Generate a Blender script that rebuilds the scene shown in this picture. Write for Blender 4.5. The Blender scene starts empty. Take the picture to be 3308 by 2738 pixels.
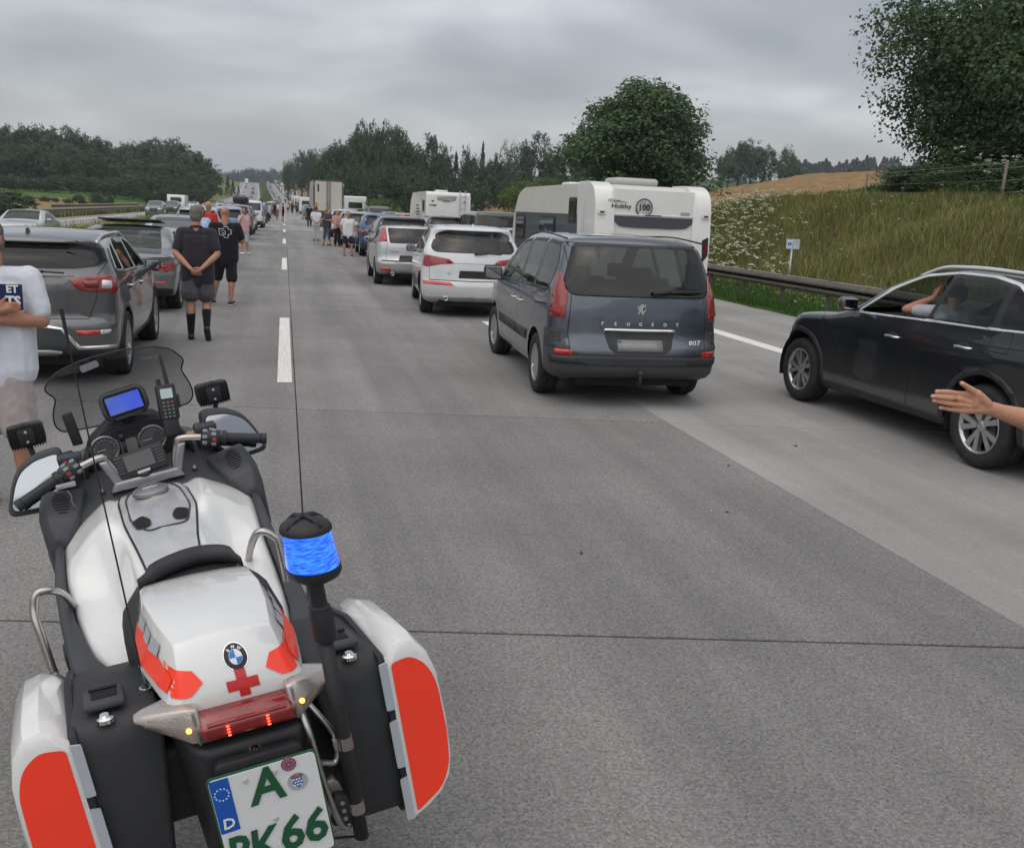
import bpy, bmesh, math, random
import numpy as np
from mathutils import Vector, Matrix
R = math.radians
random.seed(7); RNG = np.random.default_rng(7)
S = bpy.context.scene
COL = S.collection
# ---------------------------------------------------------------- camera
YAW, PITCH, ROLL, CAMH = .24274, .22171, .04657, 1.934
cf = Vector((math.sin(YAW)*math.cos(PITCH), math.cos(YAW)*math.cos(PITCH), -math.sin(PITCH)))
cr = Vector((math.cos(YAW), -math.sin(YAW), 0))
cu = cr.cross(cf)
cr2 = math.cos(ROLL)*cr + math.sin(ROLL)*cu
cu2 = -math.sin(ROLL)*cr + math.cos(ROLL)*cu
cam_data = bpy.data.cameras.new('camera'); cam = bpy.data.objects.new('camera', cam_data); COL.objects.link(cam)
M3 = Matrix((cr2, cu2, -cf)).transposed()
cam.matrix_world = Matrix.Translation((0, 0, CAMH)) @ M3.to_4x4()
cam_data.sensor_width = 36; cam_data.lens = 32.94
cam_data.clip_start = .05; cam_data.clip_end = 12000
S.camera = cam
# ---------------------------------------------------------------- world: overcast sky
SUN_EL, SUN_AZ = R(68), R(215)
w = bpy.data.worlds.new('World'); S.world = w; w.use_nodes = True
nt = w.node_tree; nt.nodes.clear()
def wn(t, **k):
    n = nt.nodes.new(t)
    for a, b in k.items(): setattr(n, a, b)
    return n
out = wn('ShaderNodeOutputWorld'); bg = wn('ShaderNodeBackground')
sky = wn('ShaderNodeTexSky', sky_type='NISHITA', sun_disc=False, dust_density=6, altitude=500, sun_elevation=SUN_EL, sun_rotation=SUN_AZ)
bg2 = wn('ShaderNodeBackground'); add = wn('ShaderNodeAddShader')
nt.links.new(sky.outputs[0], bg.inputs[0]); bg.inputs[1].default_value = .05
tc = wn('ShaderNodeTexCoord'); sep = wn('ShaderNodeSeparateXYZ'); nt.links.new(tc.outputs['Generated'], sep.inputs[0])
# flatten directions onto a cloud layer: p = dir.xy / (z + .12)
zz = wn('ShaderNodeMath', operation='MAXIMUM'); nt.links.new(sep.outputs[2], zz.inputs[0]); zz.inputs[1].default_value = 0
za = wn('ShaderNodeMath', operation='ADD'); nt.links.new(zz.outputs[0], za.inputs[0]); za.inputs[1].default_value = .26
inv = wn('ShaderNodeMath', operation='DIVIDE'); inv.inputs[0].default_value = 1; nt.links.new(za.outputs[0], inv.inputs[1])
sc = wn('ShaderNodeVectorMath', operation='SCALE'); nt.links.new(tc.outputs['Generated'], sc.inputs[0]); nt.links.new(inv.outputs[0], sc.inputs['Scale'])
mp = wn('ShaderNodeMapping'); nt.links.new(sc.outputs[0], mp.inputs[0]); mp.inputs['Rotation'].default_value = (0, 0, R(25)); mp.inputs['Scale'].default_value = (1.15, 1.35, 0); mp.inputs['Location'].default_value = (3.1, .7, 0)
n1 = wn('ShaderNodeTexNoise'); nt.links.new(mp.outputs[0], n1.inputs[0]); n1.inputs['Scale'].default_value = 1.35; n1.inputs['Detail'].default_value = 5; n1.inputs['Roughness'].default_value = .45; n1.inputs['Distortion'].default_value = .25
cr_ = wn('ShaderNodeValToRGB'); nt.links.new(n1.outputs[0], cr_.inputs[0])
e = cr_.color_ramp.elements; e[0].position = .34; e[0].color = (.20, .197, .189, 1); e[1].position = .66; e[1].color = (.53, .527, .513, 1)
m_ = e = cr_.color_ramp.elements.new(.5); m_.color = (.32, .317, .307, 1)
hz = wn('ShaderNodeMapRange'); nt.links.new(sep.outputs[2], hz.inputs[0]); hz.inputs[1].default_value = -.02; hz.inputs[2].default_value = .2; hz.inputs[3].default_value = .62; hz.inputs[4].default_value = 0
hz.interpolation_type = 'SMOOTHSTEP'
mx = wn('ShaderNodeMix', data_type='RGBA'); nt.links.new(hz.outputs[0], mx.inputs[0]); nt.links.new(cr_.outputs[0], mx.inputs[6]); mx.inputs[7].default_value = (.45, .447, .43, 1)
nt.links.new(mx.outputs[2], bg2.inputs[0]); bg2.inputs[1].default_value = 1.0
nt.links.new(bg.outputs[0], add.inputs[0]); nt.links.new(bg2.outputs[0], add.inputs[1]); nt.links.new(add.outputs[0], out.inputs[0])
sun_d = bpy.data.lights.new('sun', 'SUN'); sun = bpy.data.objects.new('sun', sun_d); COL.objects.link(sun)
sun_d.energy = 1.5; sun_d.angle = R(115); sun_d.color = (1, .97, .93)
_d = Vector((math.sin(SUN_AZ)*math.cos(SUN_EL), math.cos(SUN_AZ)*math.cos(SUN_EL), math.sin(SUN_EL)))
sun.rotation_euler = _d.to_track_quat('Z', 'Y').to_euler(); sun.location = (0, 0, 60)
S.view_settings.view_transform = 'Standard'; S.view_settings.look = 'None'; S.view_settings.gamma = 1; S.view_settings.exposure = .15
S.view_settings.use_curve_mapping = False
# ---------------------------------------------------------------- helpers
def tag(o, label=None, cat=None, group=None, kind=None):
    if label: o['label'] = label
    if cat: o['category'] = cat
    if group: o['group'] = group
    if kind: o['kind'] = kind
    return o
def empty(name, loc=(0, 0, 0), rz=0, label=None, cat=None, group=None):
    o = bpy.data.objects.new(name, None); COL.objects.link(o); o.location = loc; o.rotation_euler = (0, 0, rz)
    o.empty_display_size = .2
    return tag(o, label, cat, group)
def link(name, me, parent=None):
    o = bpy.data.objects.new(name, me); COL.objects.link(o)
    if parent is not None: o.parent = parent
    return o
def mesh(name, V, F, mats=None, parent=None, smooth=False, mi=None):
    me = bpy.data.meshes.new(name)
    me.from_pydata([tuple(map(float, v)) for v in V], [], [tuple(f) for f in F]); me.update()
    if mats is not None:
        for m in (mats if isinstance(mats, (list, tuple)) else [mats]): me.materials.append(m)
    if mi is not None: me.polygons.foreach_set('material_index', mi)
    if smooth: me.polygons.foreach_set('use_smooth', [True]*len(me.polygons))
    me.update()
    return link(name, me, parent)
def bmobj(name, bm, mats, parent=None, smooth=False, angle=None):
    me = bpy.data.meshes.new(name)
    bmesh.ops.recalc_face_normals(bm, faces=bm.faces) if len(bm.faces) else None
    bm.to_mesh(me); bm.free()
    for m in (mats if isinstance(mats, (list, tuple)) else [mats]): me.materials.append(m)
    if smooth or angle:
        me.polygons.foreach_set('use_smooth', [True]*len(me.polygons))
        if angle:
            me.set_sharp_from_angle(angle=R(angle))
    return link(name, me, parent)
def nmat(name):
    m = bpy.data.materials.new(name); m.use_nodes = True
    return m, m.node_tree, m.node_tree.nodes['Principled BSDF']
def mat(name, col, rough=.5, metal=0, coat=0, var=0, vs=20, bump=0, bs=200, emit=None, es=1, trans=0, ior=1.45, spec=.5, alpha=1, coatr=.03, flake=0):
    m, t, p = nmat(name)
    c = (*col, 1)
    p.inputs['Base Color'].default_value = c; p.inputs['Roughness'].default_value = rough; p.inputs['Metallic'].default_value = metal
    p.inputs['Coat Weight'].default_value = coat; p.inputs['Coat Roughness'].default_value = coatr
    p.inputs['IOR'].default_value = ior; p.inputs['Specular IOR Level'].default_value = spec
    p.inputs['Transmission Weight'].default_value = trans; p.inputs['Alpha'].default_value = alpha
    if emit: p.inputs['Emission Color'].default_value = (*emit, 1); p.inputs['Emission Strength'].default_value = es
    N = t.nodes; L = t.links
    tcn = None
    if var or bump:
        tcn = N.new('ShaderNodeTexCoord')
    if var:
        n = N.new('ShaderNodeTexNoise'); n.inputs['Scale'].default_value = vs; n.inputs['Detail'].default_value = 5; n.inputs['Roughness'].default_value = .6
        L.new(tcn.outputs['Object'], n.inputs[0])
        r = N.new('ShaderNodeMapRange'); L.new(n.outputs[0], r.inputs[0]); r.inputs[1].default_value = .3; r.inputs[2].default_value = .7
        r.inputs[3].default_value = 1-var; r.inputs[4].default_value = 1+var
        v = N.new('ShaderNodeVectorMath'); v.operation = 'SCALE'; v.inputs[0].default_value = col; L.new(r.outputs[0], v.inputs['Scale'])
        L.new(v.outputs[0], p.inputs['Base Color'])
        r2 = N.new('ShaderNodeMapRange'); L.new(n.outputs[0], r2.inputs[0]); r2.inputs[3].default_value = min(1, rough*(1+var)); r2.inputs[4].default_value = max(0.02, rough*(1-var))
        L.new(r2.outputs[0], p.inputs['Roughness'])
    if bump:
        n = N.new('ShaderNodeTexNoise'); n.inputs['Scale'].default_value = bs; n.inputs['Detail'].default_value = 3
        L.new(tcn.outputs['Object'], n.inputs[0])
        b = N.new('ShaderNodeBump'); b.inputs['Strength'].default_value = bump; b.inputs['Distance'].default_value = .002; L.new(n.outputs[0], b.inputs['Height'])
        L.new(b.outputs[0], p.inputs['Normal'])
    return m
def box(bm, c, s, bev=0, rot=None, seg=2, mi=0):
    r = bmesh.ops.create_cube(bm, size=1)
    vs = r['verts']; bmesh.ops.scale(bm, vec=s, verts=vs)
    fs = list({f for v in vs for f in v.link_faces})
    for f in fs: f.material_index = mi
    if bev:
        es = list({e for v in vs for e in v.link_edges})
        rr = bmesh.ops.bevel(bm, geom=es, offset=bev, segments=seg, affect='EDGES', profile=.5, clamp_overlap=True)
        vs = list({v for f in rr['faces'] for v in f.verts} | {v for v in vs if v.is_valid})
        for f in rr['faces']: f.material_index = mi
    if rot is not None: bmesh.ops.transform(bm, matrix=rot, verts=vs)
    bmesh.ops.translate(bm, vec=c, verts=vs)
    return vs
def tube(bm, pts, r, n=8, cap=True, mi=0, closed=False):
    """sweep a circle along pts; r a number or list"""
    P = [Vector(p) for p in pts]; k = len(P); rs = r if isinstance(r, (list, tuple)) else [r]*k
    rings = []; prev = None
    for i in range(k):
        a = P[i-1] if (i > 0 or closed) else P[i]; b = P[(i+1) % k] if (i < k-1 or closed) else P[i]
        t = (b-a)
        if t.length < 1e-9: t = Vector((0, 0, 1))
        t.normalize()
        if prev is None:
            u = t.orthogonal().normalized()
        else:
            u = prev - t*prev.dot(t)
            u = u.normalized() if u.length > 1e-6 else t.orthogonal().normalized()
        prev = u; v = t.cross(u)
        rings.append([bm.verts.new(P[i] + rs[i]*(math.cos(2*math.pi*j/n)*u + math.sin(2*math.pi*j/n)*v)) for j in range(n)])
    m = k if closed else k-1
    for i in range(m):
        A, B = rings[i], rings[(i+1) % k]
        for j in range(n):
            f = bm.faces.new((A[j], A[(j+1) % n], B[(j+1) % n], B[j])); f.material_index = mi; f.smooth = True
    if cap and not closed:
        for g in (rings[0][::-1], rings[-1]):
            f = bm.faces.new(g); f.material_index = mi
def smoothpath(pts, n=6):
    """Catmull-Rom"""
    P = [Vector(p) for p in pts]; out = []
    for i in range(len(P)-1):
        p0 = P[max(i-1, 0)]; p1 = P[i]; p2 = P[i+1]; p3 = P[min(i+2, len(P)-1)]
        for j in range(n):
            t = j/n
            out.append(.5*((2*p1)+(-p0+p2)*t+(2*p0-5*p1+4*p2-p3)*t*t+(-p0+3*p1-3*p2+p3)*t**3))
    out.append(P[-1]); return out
def lathe(bm, prof, axis='X', n=24, c=(0, 0, 0), mi=0, closed=False, cap=True):
    """prof: list of (radius, along)"""
    rings = []
    for r, a in prof:
        ring = []
        for j in range(n):
            t = 2*math.pi*j/n; x, y = r*math.cos(t), r*math.sin(t)
            p = (a, x, y) if axis == 'X' else (x, a, y) if axis == 'Y' else (x, y, a)
            ring.append(bm.verts.new((p[0]+c[0], p[1]+c[1], p[2]+c[2])))
        rings.append(ring)
    m = len(rings) if closed else len(rings)-1
    for i in range(m):
        A, B = rings[i], rings[(i+1) % len(rings)]
        for j in range(n):
            f = bm.faces.new((A[j], A[(j+1) % n], B[(j+1) % n], B[j])); f.material_index = mi; f.smooth = True
    if not closed and cap:
        for g in (rings[0], rings[-1]):
            if (g[0].co-g[n//2].co).length > 1e-4:
                f = bm.faces.new(g); f.material_index = mi
def prism(bm, poly, d0, d1, plane='YZ', mi=0, bev=0):
    """extrude polygon (list of 2D pts) along the third axis from d0 to d1"""
    def P(a, b, d): return (d, a, b) if plane == 'YZ' else (a, d, b) if plane == 'XZ' else (a, b, d)
    A = [bm.verts.new(P(a, b, d0)) for a, b in poly]; B = [bm.verts.new(P(a, b, d1)) for a, b in poly]
    n = len(poly); fs = [bm.faces.new(A), bm.faces.new(B[::-1])]
    for i in range(n): fs.append(bm.faces.new((A[i], B[i], B[(i+1) % n], A[(i+1) % n])))
    for f in fs: f.material_index = mi
    if bev:
        rim = [e for f in fs[:2] for e in f.edges]
        bmesh.ops.bevel(bm, geom=list(set(rim)), offset=bev, segments=2, affect='EDGES', profile=.5, clamp_overlap=True)
    return fs
def rrect(w_, h_, r, n=4, cx=0, cy=0):
    out = []
    for sx, sy, a0 in ((1, 1, 0), (-1, 1, 90), (-1, -1, 180), (1, -1, 270)):
        for i in range(n+1):
            a = R(a0+90*i/n); out.append((cx+sx*(w_/2-r)+r*math.cos(a), cy+sy*(h_/2-r)+r*math.sin(a)))
    return out
_tc = {}
def text(name, s, size, m, parent, loc, rot, ext=.001, align='CENTER', sx=1, shear=0, bold=0):
    cu_ = bpy.data.curves.new(name, 'FONT'); cu_.body = s; cu_.size = size; cu_.extrude = ext; cu_.align_x = align; cu_.align_y = 'CENTER'
    cu_.shear = shear; cu_.offset = bold; cu_.resolution_u = 2
    o = bpy.data.objects.new('tmp_text', cu_); COL.objects.link(o)
    dg = bpy.context.evaluated_depsgraph_get(); me = bpy.data.meshes.new_from_object(o.evaluated_get(dg))
    bpy.data.objects.remove(o); me.name = name; me.materials.clear(); me.materials.append(m)
    q = link(name, me, parent); q.location = loc; q.rotation_euler = rot; q.scale = (sx, 1, 1)
    return q
def interp(pts, x):
    xs = [p[0] for p in pts]; ys = [p[1] for p in pts]
    return np.interp(x, xs, ys)
def cubic(pts, x):
    """monotone cubic (pchip) interpolation"""
    xs = np.array([p[0] for p in pts], float); ys = np.array([p[1] for p in pts], float); x = np.asarray(x, float)
    h = np.diff(xs); d = np.diff(ys)/h; m = np.zeros(len(xs))
    for i in range(1, len(xs)-1):
        m[i] = 0 if d[i-1]*d[i] <= 0 else 3*(h[i-1]+h[i])/((2*h[i]+h[i-1])/d[i-1]+(h[i]+2*h[i-1])/d[i])
    m[0], m[-1] = d[0], d[-1]
    i = np.clip(np.searchsorted(xs, x)-1, 0, len(h)-1); t = np.clip((x-xs[i])/h[i], 0, 1)
    return (2*t**3-3*t**2+1)*ys[i]+(t**3-2*t**2+t)*h[i]*m[i]+(-2*t**3+3*t**2)*ys[i+1]+(t**3-t**2)*h[i]*m[i+1]
def copy_tree(o, parent=None):
    c = o.copy(); COL.objects.link(c)
    if parent is not None: c.parent = parent
    for ch in o.children: copy_tree(ch, c)
    return c
def sstep(a, b, x):
    t = np.clip((np.asarray(x, float)-a)/(b-a), 0, 1); return t*t*(3-2*t)
# ================================================================ terrain
def zroad(y):
    y = np.asarray(y, float); a = 3.25e-5*np.maximum(0, np.minimum(y, 840)-130)**2
    b = np.maximum(0, y-840); return a + b*.0426*np.exp(-b/70.) - .02*b
def xoff(y):
    b = np.maximum(0, np.asarray(y, float)-380); return -.028*b*(b/(b+90.))
def opp(y):   # inner and outer edge of the opposite carriageway
    t = sstep(150, 650, y); return -9.1-.9*t, -18.8-6.0*t
def oz(y): return -.27*(1-sstep(150, 350, y))
def hash2(x, y, s):
    return (np.sin(x*1.3/s+1.7)*np.cos(y*.9/s-.4)+.5*np.sin(x*2.9/s+y*2.1/s)+.3*np.cos(x*5.1/s-y*4.3/s+2))
def zter(x, y):
    x = np.asarray(x, float); y = np.asarray(y, float)
    u = x-xoff(y); z = zroad(y).copy() if hasattr(zroad(y), 'copy') else zroad(y)
    k = 1.10-.50*sstep(32, 54, y)-.30*sstep(60, 140, y)+.6*sstep(300, 700, y)
    r = sstep(13.2, 19.5, u)*2.55*k + .25*np.clip(u-27, 0, 36)*np.clip((y-40)/92., 1e-6, 1)**.6*(1-.55*sstep(95, 150, y)) + .065*np.clip(u-60, 0, 240) + .02*np.maximum(u-300, 0)
    r += sstep(14, 22, u)*.10*hash2(u, y, 2.2)
    i, o = opp(y)
    fl = sstep(100, 330, y)
    l = -.5*sstep(1.5, 7, o-u)*(1-sstep(200, 500, y)) + fl*2.4*sstep(8, 30, o-u) + .03*np.clip(o-u-60, 0, 300)*sstep(100, 300, y) + sstep(350, 650, y)*5*sstep(4, 18, o-u)
    # the far wood stands on ground that levels out
    med = ((u < -4.4) & (u > i))*(.06*hash2(u*3, y, 2.)+.02)
    inroad = ((u > -4.4) & (u < 10.9)) | ((u < i) & (u > o))
    z = z + oz(y)*sstep(-4.6, -8.8, u)
    z = z + np.where(u > 10.8, r, 0) + np.where(u < o, l, 0) + med + np.where((u > 10.9) | (u < o-.2), .03*hash2(u*2, y, 1.5)-.01, 0)
    return np.where(inroad, z-.09, z)
def gridmesh(name, xs, ys, zf, m, parent=None, flip=False):
    X, Y = np.meshgrid(xs, ys); Z = zf(X, Y); V = np.stack([X, Y, Z], -1).reshape(-1, 3)
    nx, ny = len(xs), len(ys); i = np.arange(nx*ny).reshape(ny, nx)
    F = np.stack([i[:-1, :-1], i[:-1, 1:], i[1:, 1:], i[1:, :-1]], -1).reshape(-1, 4)
    me = fastmesh(name, V, F); me.polygons.foreach_set('use_smooth', np.ones(len(F), bool)); me.materials.append(m)
    return link(name, me, parent)
def fastmesh(name, V, F):
    me = bpy.data.meshes.new(name); V = np.asarray(V, np.float32); F = np.asarray(F, np.int32); k = F.shape[1]
    me.vertices.add(len(V)); me.vertices.foreach_set('co', V.ravel())
    me.loops.add(F.size); me.loops.foreach_set('vertex_index', F.ravel())
    me.polygons.add(len(F)); me.polygons.foreach_set('loop_start', np.arange(0, F.size, k, dtype=np.int32))
    me.polygons.foreach_set('loop_total', np.full(len(F), k, np.int32)); me.update(calc_edges=True); return me
def setcol(me, cols):   # per vertex base tint
    a = me.color_attributes.new('tint', 'FLOAT_COLOR', 'POINT')
    c = np.ones((len(me.vertices), 4), np.float32); c[:, :3] = cols; a.data.foreach_set('color', c.ravel())
# ---- materials of the setting
def ground_mat():
    m, t, p = nmat('ground_cover'); N, L = t.nodes, t.links
    a = N.new('ShaderNodeAttribute'); a.attribute_name = 'tint'
    g = N.new('ShaderNodeNewGeometry')
    n = N.new('ShaderNodeTexNoise'); n.inputs['Scale'].default_value = .9; n.inputs['Detail'].default_value = 8; n.inputs['Roughness'].default_value = .7; L.new(g.outputs['Position'], n.inputs[0])
    r = N.new('ShaderNodeMapRange'); L.new(n.outputs[0], r.inputs[0]); r.inputs[1].default_value = .3; r.inputs[2].default_value = .7; r.inputs[3].default_value = .6; r.inputs[4].default_value = 1.35
    v = N.new('ShaderNodeVectorMath'); v.operation = 'SCALE'; L.new(a.outputs['Color'], v.inputs[0]); L.new(r.outputs[0], v.inputs['Scale'])
    L.new(v.outputs[0], p.inputs['Base Color']); p.inputs['Roughness'].default_value = .95; p.inputs['Specular IOR Level'].default_value = .1
    b = N.new('ShaderNodeBump'); b.inputs['Strength'].default_value = .7; b.inputs['Distance'].default_value = .15; L.new(n.outputs[0], b.inputs['Height']); L.new(b.outputs[0], p.inputs['Normal'])
    return m
GM = ground_mat()
def concrete(name, c1, c2, spk=.5, wear=1.):
    """exposed aggregate concrete: dark pits, light chips, broad stains, tyre tracks along y"""
    m, t, p = nmat(name); N, L = t.nodes, t.links
    g = N.new('ShaderNodeNewGeometry'); P = g.outputs['Position']
    def noise(s, d=3, r=.6, src=P):
        n = N.new('ShaderNodeTexNoise'); n.inputs['Scale'].default_value = s; n.inputs['Detail'].default_value = d; n.inputs['Roughness'].default_value = r; L.new(src, n.inputs[0]); return n.outputs[0]
    def ramp(src, a, b, c, d):
        r = N.new('ShaderNodeMapRange'); L.new(src, r.inputs[0]); r.inputs[1].default_value = a; r.inputs[2].default_value = b; r.inputs[3].default_value = c; r.inputs[4].default_value = d; return r.outputs[0]
    def mul(a, b):
        q = N.new('ShaderNodeMath'); q.operation = 'MULTIPLY'; L.new(a, q.inputs[0]); L.new(b, q.inputs[1]); return q.outputs[0]
    big = ramp(noise(.35, 5, .6), .3, .7, .86, 1.12)
    fine = noise(80, 4, .75); f = ramp(fine, .3, .7, 1-spk*.75, 1+spk*.75)
    vo = N.new('ShaderNodeTexVoronoi'); vo.inputs['Scale'].default_value = 105; L.new(P, vo.inputs[0])
    bw = N.new('ShaderNodeSeparateColor'); L.new(vo.outputs['Color'], bw.inputs[0])
    chip = ramp(bw.outputs[0], 0, 1, 1-spk*.6, 1+spk*.6)
    pit = ramp(noise(58, 3, .6), .34, .46, 1-.75*spk, 1.)
    # wheel tracks and stains
    mpn = N.new('ShaderNodeMapping'); mpn.inputs['Scale'].default_value = (1.0, .05, 1); L.new(P, mpn.inputs[0])
    trk = ramp(noise(1.4, 4, .6, mpn.outputs[0]), .35, .65, 1-.20*wear, 1+.12*wear); oi = N.new('ShaderNodeObjectInfo')
    trk = mul(trk, ramp(oi.outputs['Random'], 0, 1, .93, 1.07))
    v = mul(mul(mul(big, f), mul(chip, pit)), trk)
    mixc = N.new('ShaderNodeMix'); mixc.data_type = 'RGBA'; L.new(ramp(noise(.8, 4), .35, .65, 0, 1), mixc.inputs[0]); mixc.inputs[6].default_value = (*c1, 1); mixc.inputs[7].default_value = (*c2, 1)
    sc_ = N.new('ShaderNodeVectorMath'); sc_.operation = 'SCALE'; L.new(mixc.outputs[2], sc_.inputs[0]); L.new(v, sc_.inputs['Scale'])
    L.new(sc_.outputs[0], p.inputs['Base Color']); p.inputs['Roughness'].default_value = .85; p.inputs['Specular IOR Level'].default_value = .25
    b = N.new('ShaderNodeBump'); b.inputs['Strength'].default_value = .5*min(1, spk*2); b.inputs['Distance'].default_value = .004; L.new(mul(f, pit), b.inputs['Height']); L.new(b.outputs[0], p.inputs['Normal'])
    return m
CONC = concrete('aggregate_concrete', (.226, .222, .216), (.204, .201, .195), .40)
CONCL = concrete('pale_smooth_concrete', (.285, .281, .273), (.260, .256, .248), .17, .8)
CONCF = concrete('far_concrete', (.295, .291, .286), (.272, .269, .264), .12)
JOINT = mat('joint_filler', (.035, .033, .03), .95)
def paint_mat():
    m, t, p = nmat('road_paint'); N, L = t.nodes, t.links
    g = N.new('ShaderNodeNewGeometry')
    n = N.new('ShaderNodeTexNoise'); n.inputs['Scale'].default_value = 45; n.inputs['Detail'].default_value = 5; n.inputs['Roughness'].default_value = .7; L.new(g.outputs['Position'], n.inputs[0])
    mpn = N.new('ShaderNodeMapping'); mpn.inputs['Scale'].default_value = (18, .5, 1); L.new(g.outputs['Position'], mpn.inputs[0])
    n2 = N.new('ShaderNodeTexNoise'); n2.inputs['Scale'].default_value = 3; L.new(mpn.outputs[0], n2.inputs[0])
    r = N.new('ShaderNodeValToRGB'); L.new(n.outputs[0], r.inputs[0]); r.color_ramp.elements[0].position = .3; r.color_ramp.elements[0].color = (.42, .41, .38, 1); r.color_ramp.elements[1].position = .52; r.color_ramp.elements[1].color = (.74, .73, .69, 1)
    q = N.new('ShaderNodeMapRange'); L.new(n2.outputs[0], q.inputs[0]); q.inputs[1].default_value = .35; q.inputs[2].default_value = .65; q.inputs[3].default_value = .86; q.inputs[4].default_value = 1.05
    v = N.new('ShaderNodeVectorMath'); v.operation = 'SCALE'; L.new(r.outputs[0], v.inputs[0]); L.new(q.outputs[0], v.inputs['Scale']); L.new(v.outputs[0], p.inputs['Base Color'])
    p.inputs['Roughness'].default_value = .7
    return m
PAINT = paint_mat()
# ---- terrain sheet
gx = np.unique(np.round(np.concatenate([np.linspace(-900, -130, 34), np.linspace(-130, -30, 50), np.linspace(-30, -4, 53), np.linspace(-4, 11, 16), np.linspace(11, 30, 77), np.linspace(30, 80, 60), np.linspace(80, 300, 50), np.linspace(300, 1100, 24)]), 3))
gy = np.unique(np.round(np.concatenate([np.linspace(-60, 5, 20), np.linspace(5, 60, 150), np.linspace(60, 160, 110), np.linspace(160, 420, 110), np.linspace(420, 1000, 120), np.linspace(1000, 5000, 50)]), 3))
ground = gridmesh('ground', gx, gy, zter, GM); tag(ground, kind='structure')
me = ground.data; co = np.empty(len(me.vertices)*3, np.float32); me.vertices.foreach_get('co', co); co = co.reshape(-1, 3)
X, Y = co[:, 0], co[:, 1]; U = X-xoff(Y); _i, _o = opp(Y)
dry = np.array([.12, .115, .045]); grn = np.array([.05, .09, .022]); wheat = np.array([.235, .155, .075]); mead = np.array([.06, .125, .025]); scrub = np.array([.075, .085, .025])
tint = np.tile(scrub, (len(X), 1))
def put(mask, c): tint[mask] = np.array(c)
put(U > 10.8, grn); put(U > 14.0, dry); put((U > 22), [.09, .10, .03])
put((U > 25) & (Y < 60), grn*1.2)
put((U > 22) & (Y < 60), [.075, .115, .03]); wl = (U > 28-.0*Y) & (Y > 50) & (Y < 230); put(wl, wheat)
put((U > 24) & (Y >= 230), mead*.9); put((U > 120) & (Y > 160), [.055, .085, .025]); put((U > 150) & (Y > 230) & (Y < 330), [.11, .15, .03])
put((U > 10.8) & (Y > 110) & (U < 30), [.16, .13, .05]); put((U > 10.8) & (Y > 450) & (U < 60), [.20, .15, .06])
put((U < _i+.3) & (U > -5) | (U < -4.2) & (U > _i), [.085, .10, .022])
L_ = U < _o; put(L_, [.11, .11, .035]); put(L_ & (Y > 110) & (Y < 215) & (U < _o-4), wheat*[1.05, 1.15, 1.1]); put(L_ & (Y >= 215) & (U < _o-14), mead); put(L_ & (Y > 330), [.07, .085, .03])
put(L_ & (Y > 330) & (U > _o-14), [.15, .15, .05])
setcol(me, tint)
# ---- roadways
def ribbon(name, a, b, ys, m, dz=0, oo=0, parent=None, off=True, n=2):
    """sheet between lateral offsets a(y), b(y)"""
    fa = a if callable(a) else (lambda y: np.full_like(y, a)); fb = b if callable(b) else (lambda y: np.full_like(y, b))
    ys = np.asarray(ys, float); A, B = fa(ys)+xoff(ys), fb(ys)+xoff(ys); T = np.linspace(0, 1, n)
    V = np.stack([(A[:, None]*(1-T)+B[:, None]*T), np.repeat(ys[:, None], n, 1), np.repeat((zroad(ys)+dz+oo*oz(ys))[:, None], n, 1)], -1).reshape(-1, 3)
    i = np.arange(len(ys)*n).reshape(len(ys), n); F = np.stack([i[:-1, :-1], i[:-1, 1:], i[1:, 1:], i[1:, :-1]], -1).reshape(-1, 4)
    me = fastmesh(name, V, F); me.materials.append(m); return link(name, me, parent)
NEAR = 68.
yf = np.concatenate([np.arange(NEAR, 300, 10), np.arange(300, 905, 15)])
road = ribbon('road', -4.25, 10.78, np.array([-12., 20, 45, NEAR]), JOINT, -.03); tag(road, kind='structure')
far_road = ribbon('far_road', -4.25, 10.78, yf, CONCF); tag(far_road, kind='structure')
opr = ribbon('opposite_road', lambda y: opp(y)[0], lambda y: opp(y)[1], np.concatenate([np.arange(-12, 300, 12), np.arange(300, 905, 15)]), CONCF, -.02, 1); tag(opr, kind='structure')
# slabs: every concrete slab is a piece of its own, joints skewed
cols_x = [(-4.25, .095, CONC), (.104, 3.627, CONC), (3.635, 7.945, CONCL), (7.955, 10.78, CONCL)]
yj = lambda k: 4.17+4.9*k
def slab_mesh(xa, xb, m):
    bm = bmesh.new(); g = .011; y0, y1 = g, 4.9-g; s = -.2
    top = [(xa, y0+s*xa), (xb, y0+s*xb), (xb, y1+s*xb), (xa, y1+s*xa)]
    b = .006
    cx = (xa+xb)/2
    def ring(z, d): return [bm.verts.new((x+(d if x < cx else -d), y+(d if i < 2 else -d), z)) for i, (x, y) in enumerate(top)]
    r0, r1, r2 = ring(0, b), ring(-b*.7, 0), ring(-.028, 0)
    bm.faces.new(r0)
    for A, B in ((r1, r0), (r2, r1)):
        for i in range(4): bm.faces.new((A[i], A[(i+1) % 4], B[(i+1) % 4], B[i]))
    me = bpy.data.meshes.new('slab'); bmesh.ops.recalc_face_normals(bm, faces=bm.faces); bm.to_mesh(me); bm.free(); me.materials.append(m); return me
for xa, xb, m in cols_x:
    sm = slab_mesh(xa, xb, m)
    for k in range(-3, 13):
        o = link('slab', sm, road); o.location = (0, yj(k), random.uniform(-.0012, .0012))
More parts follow.
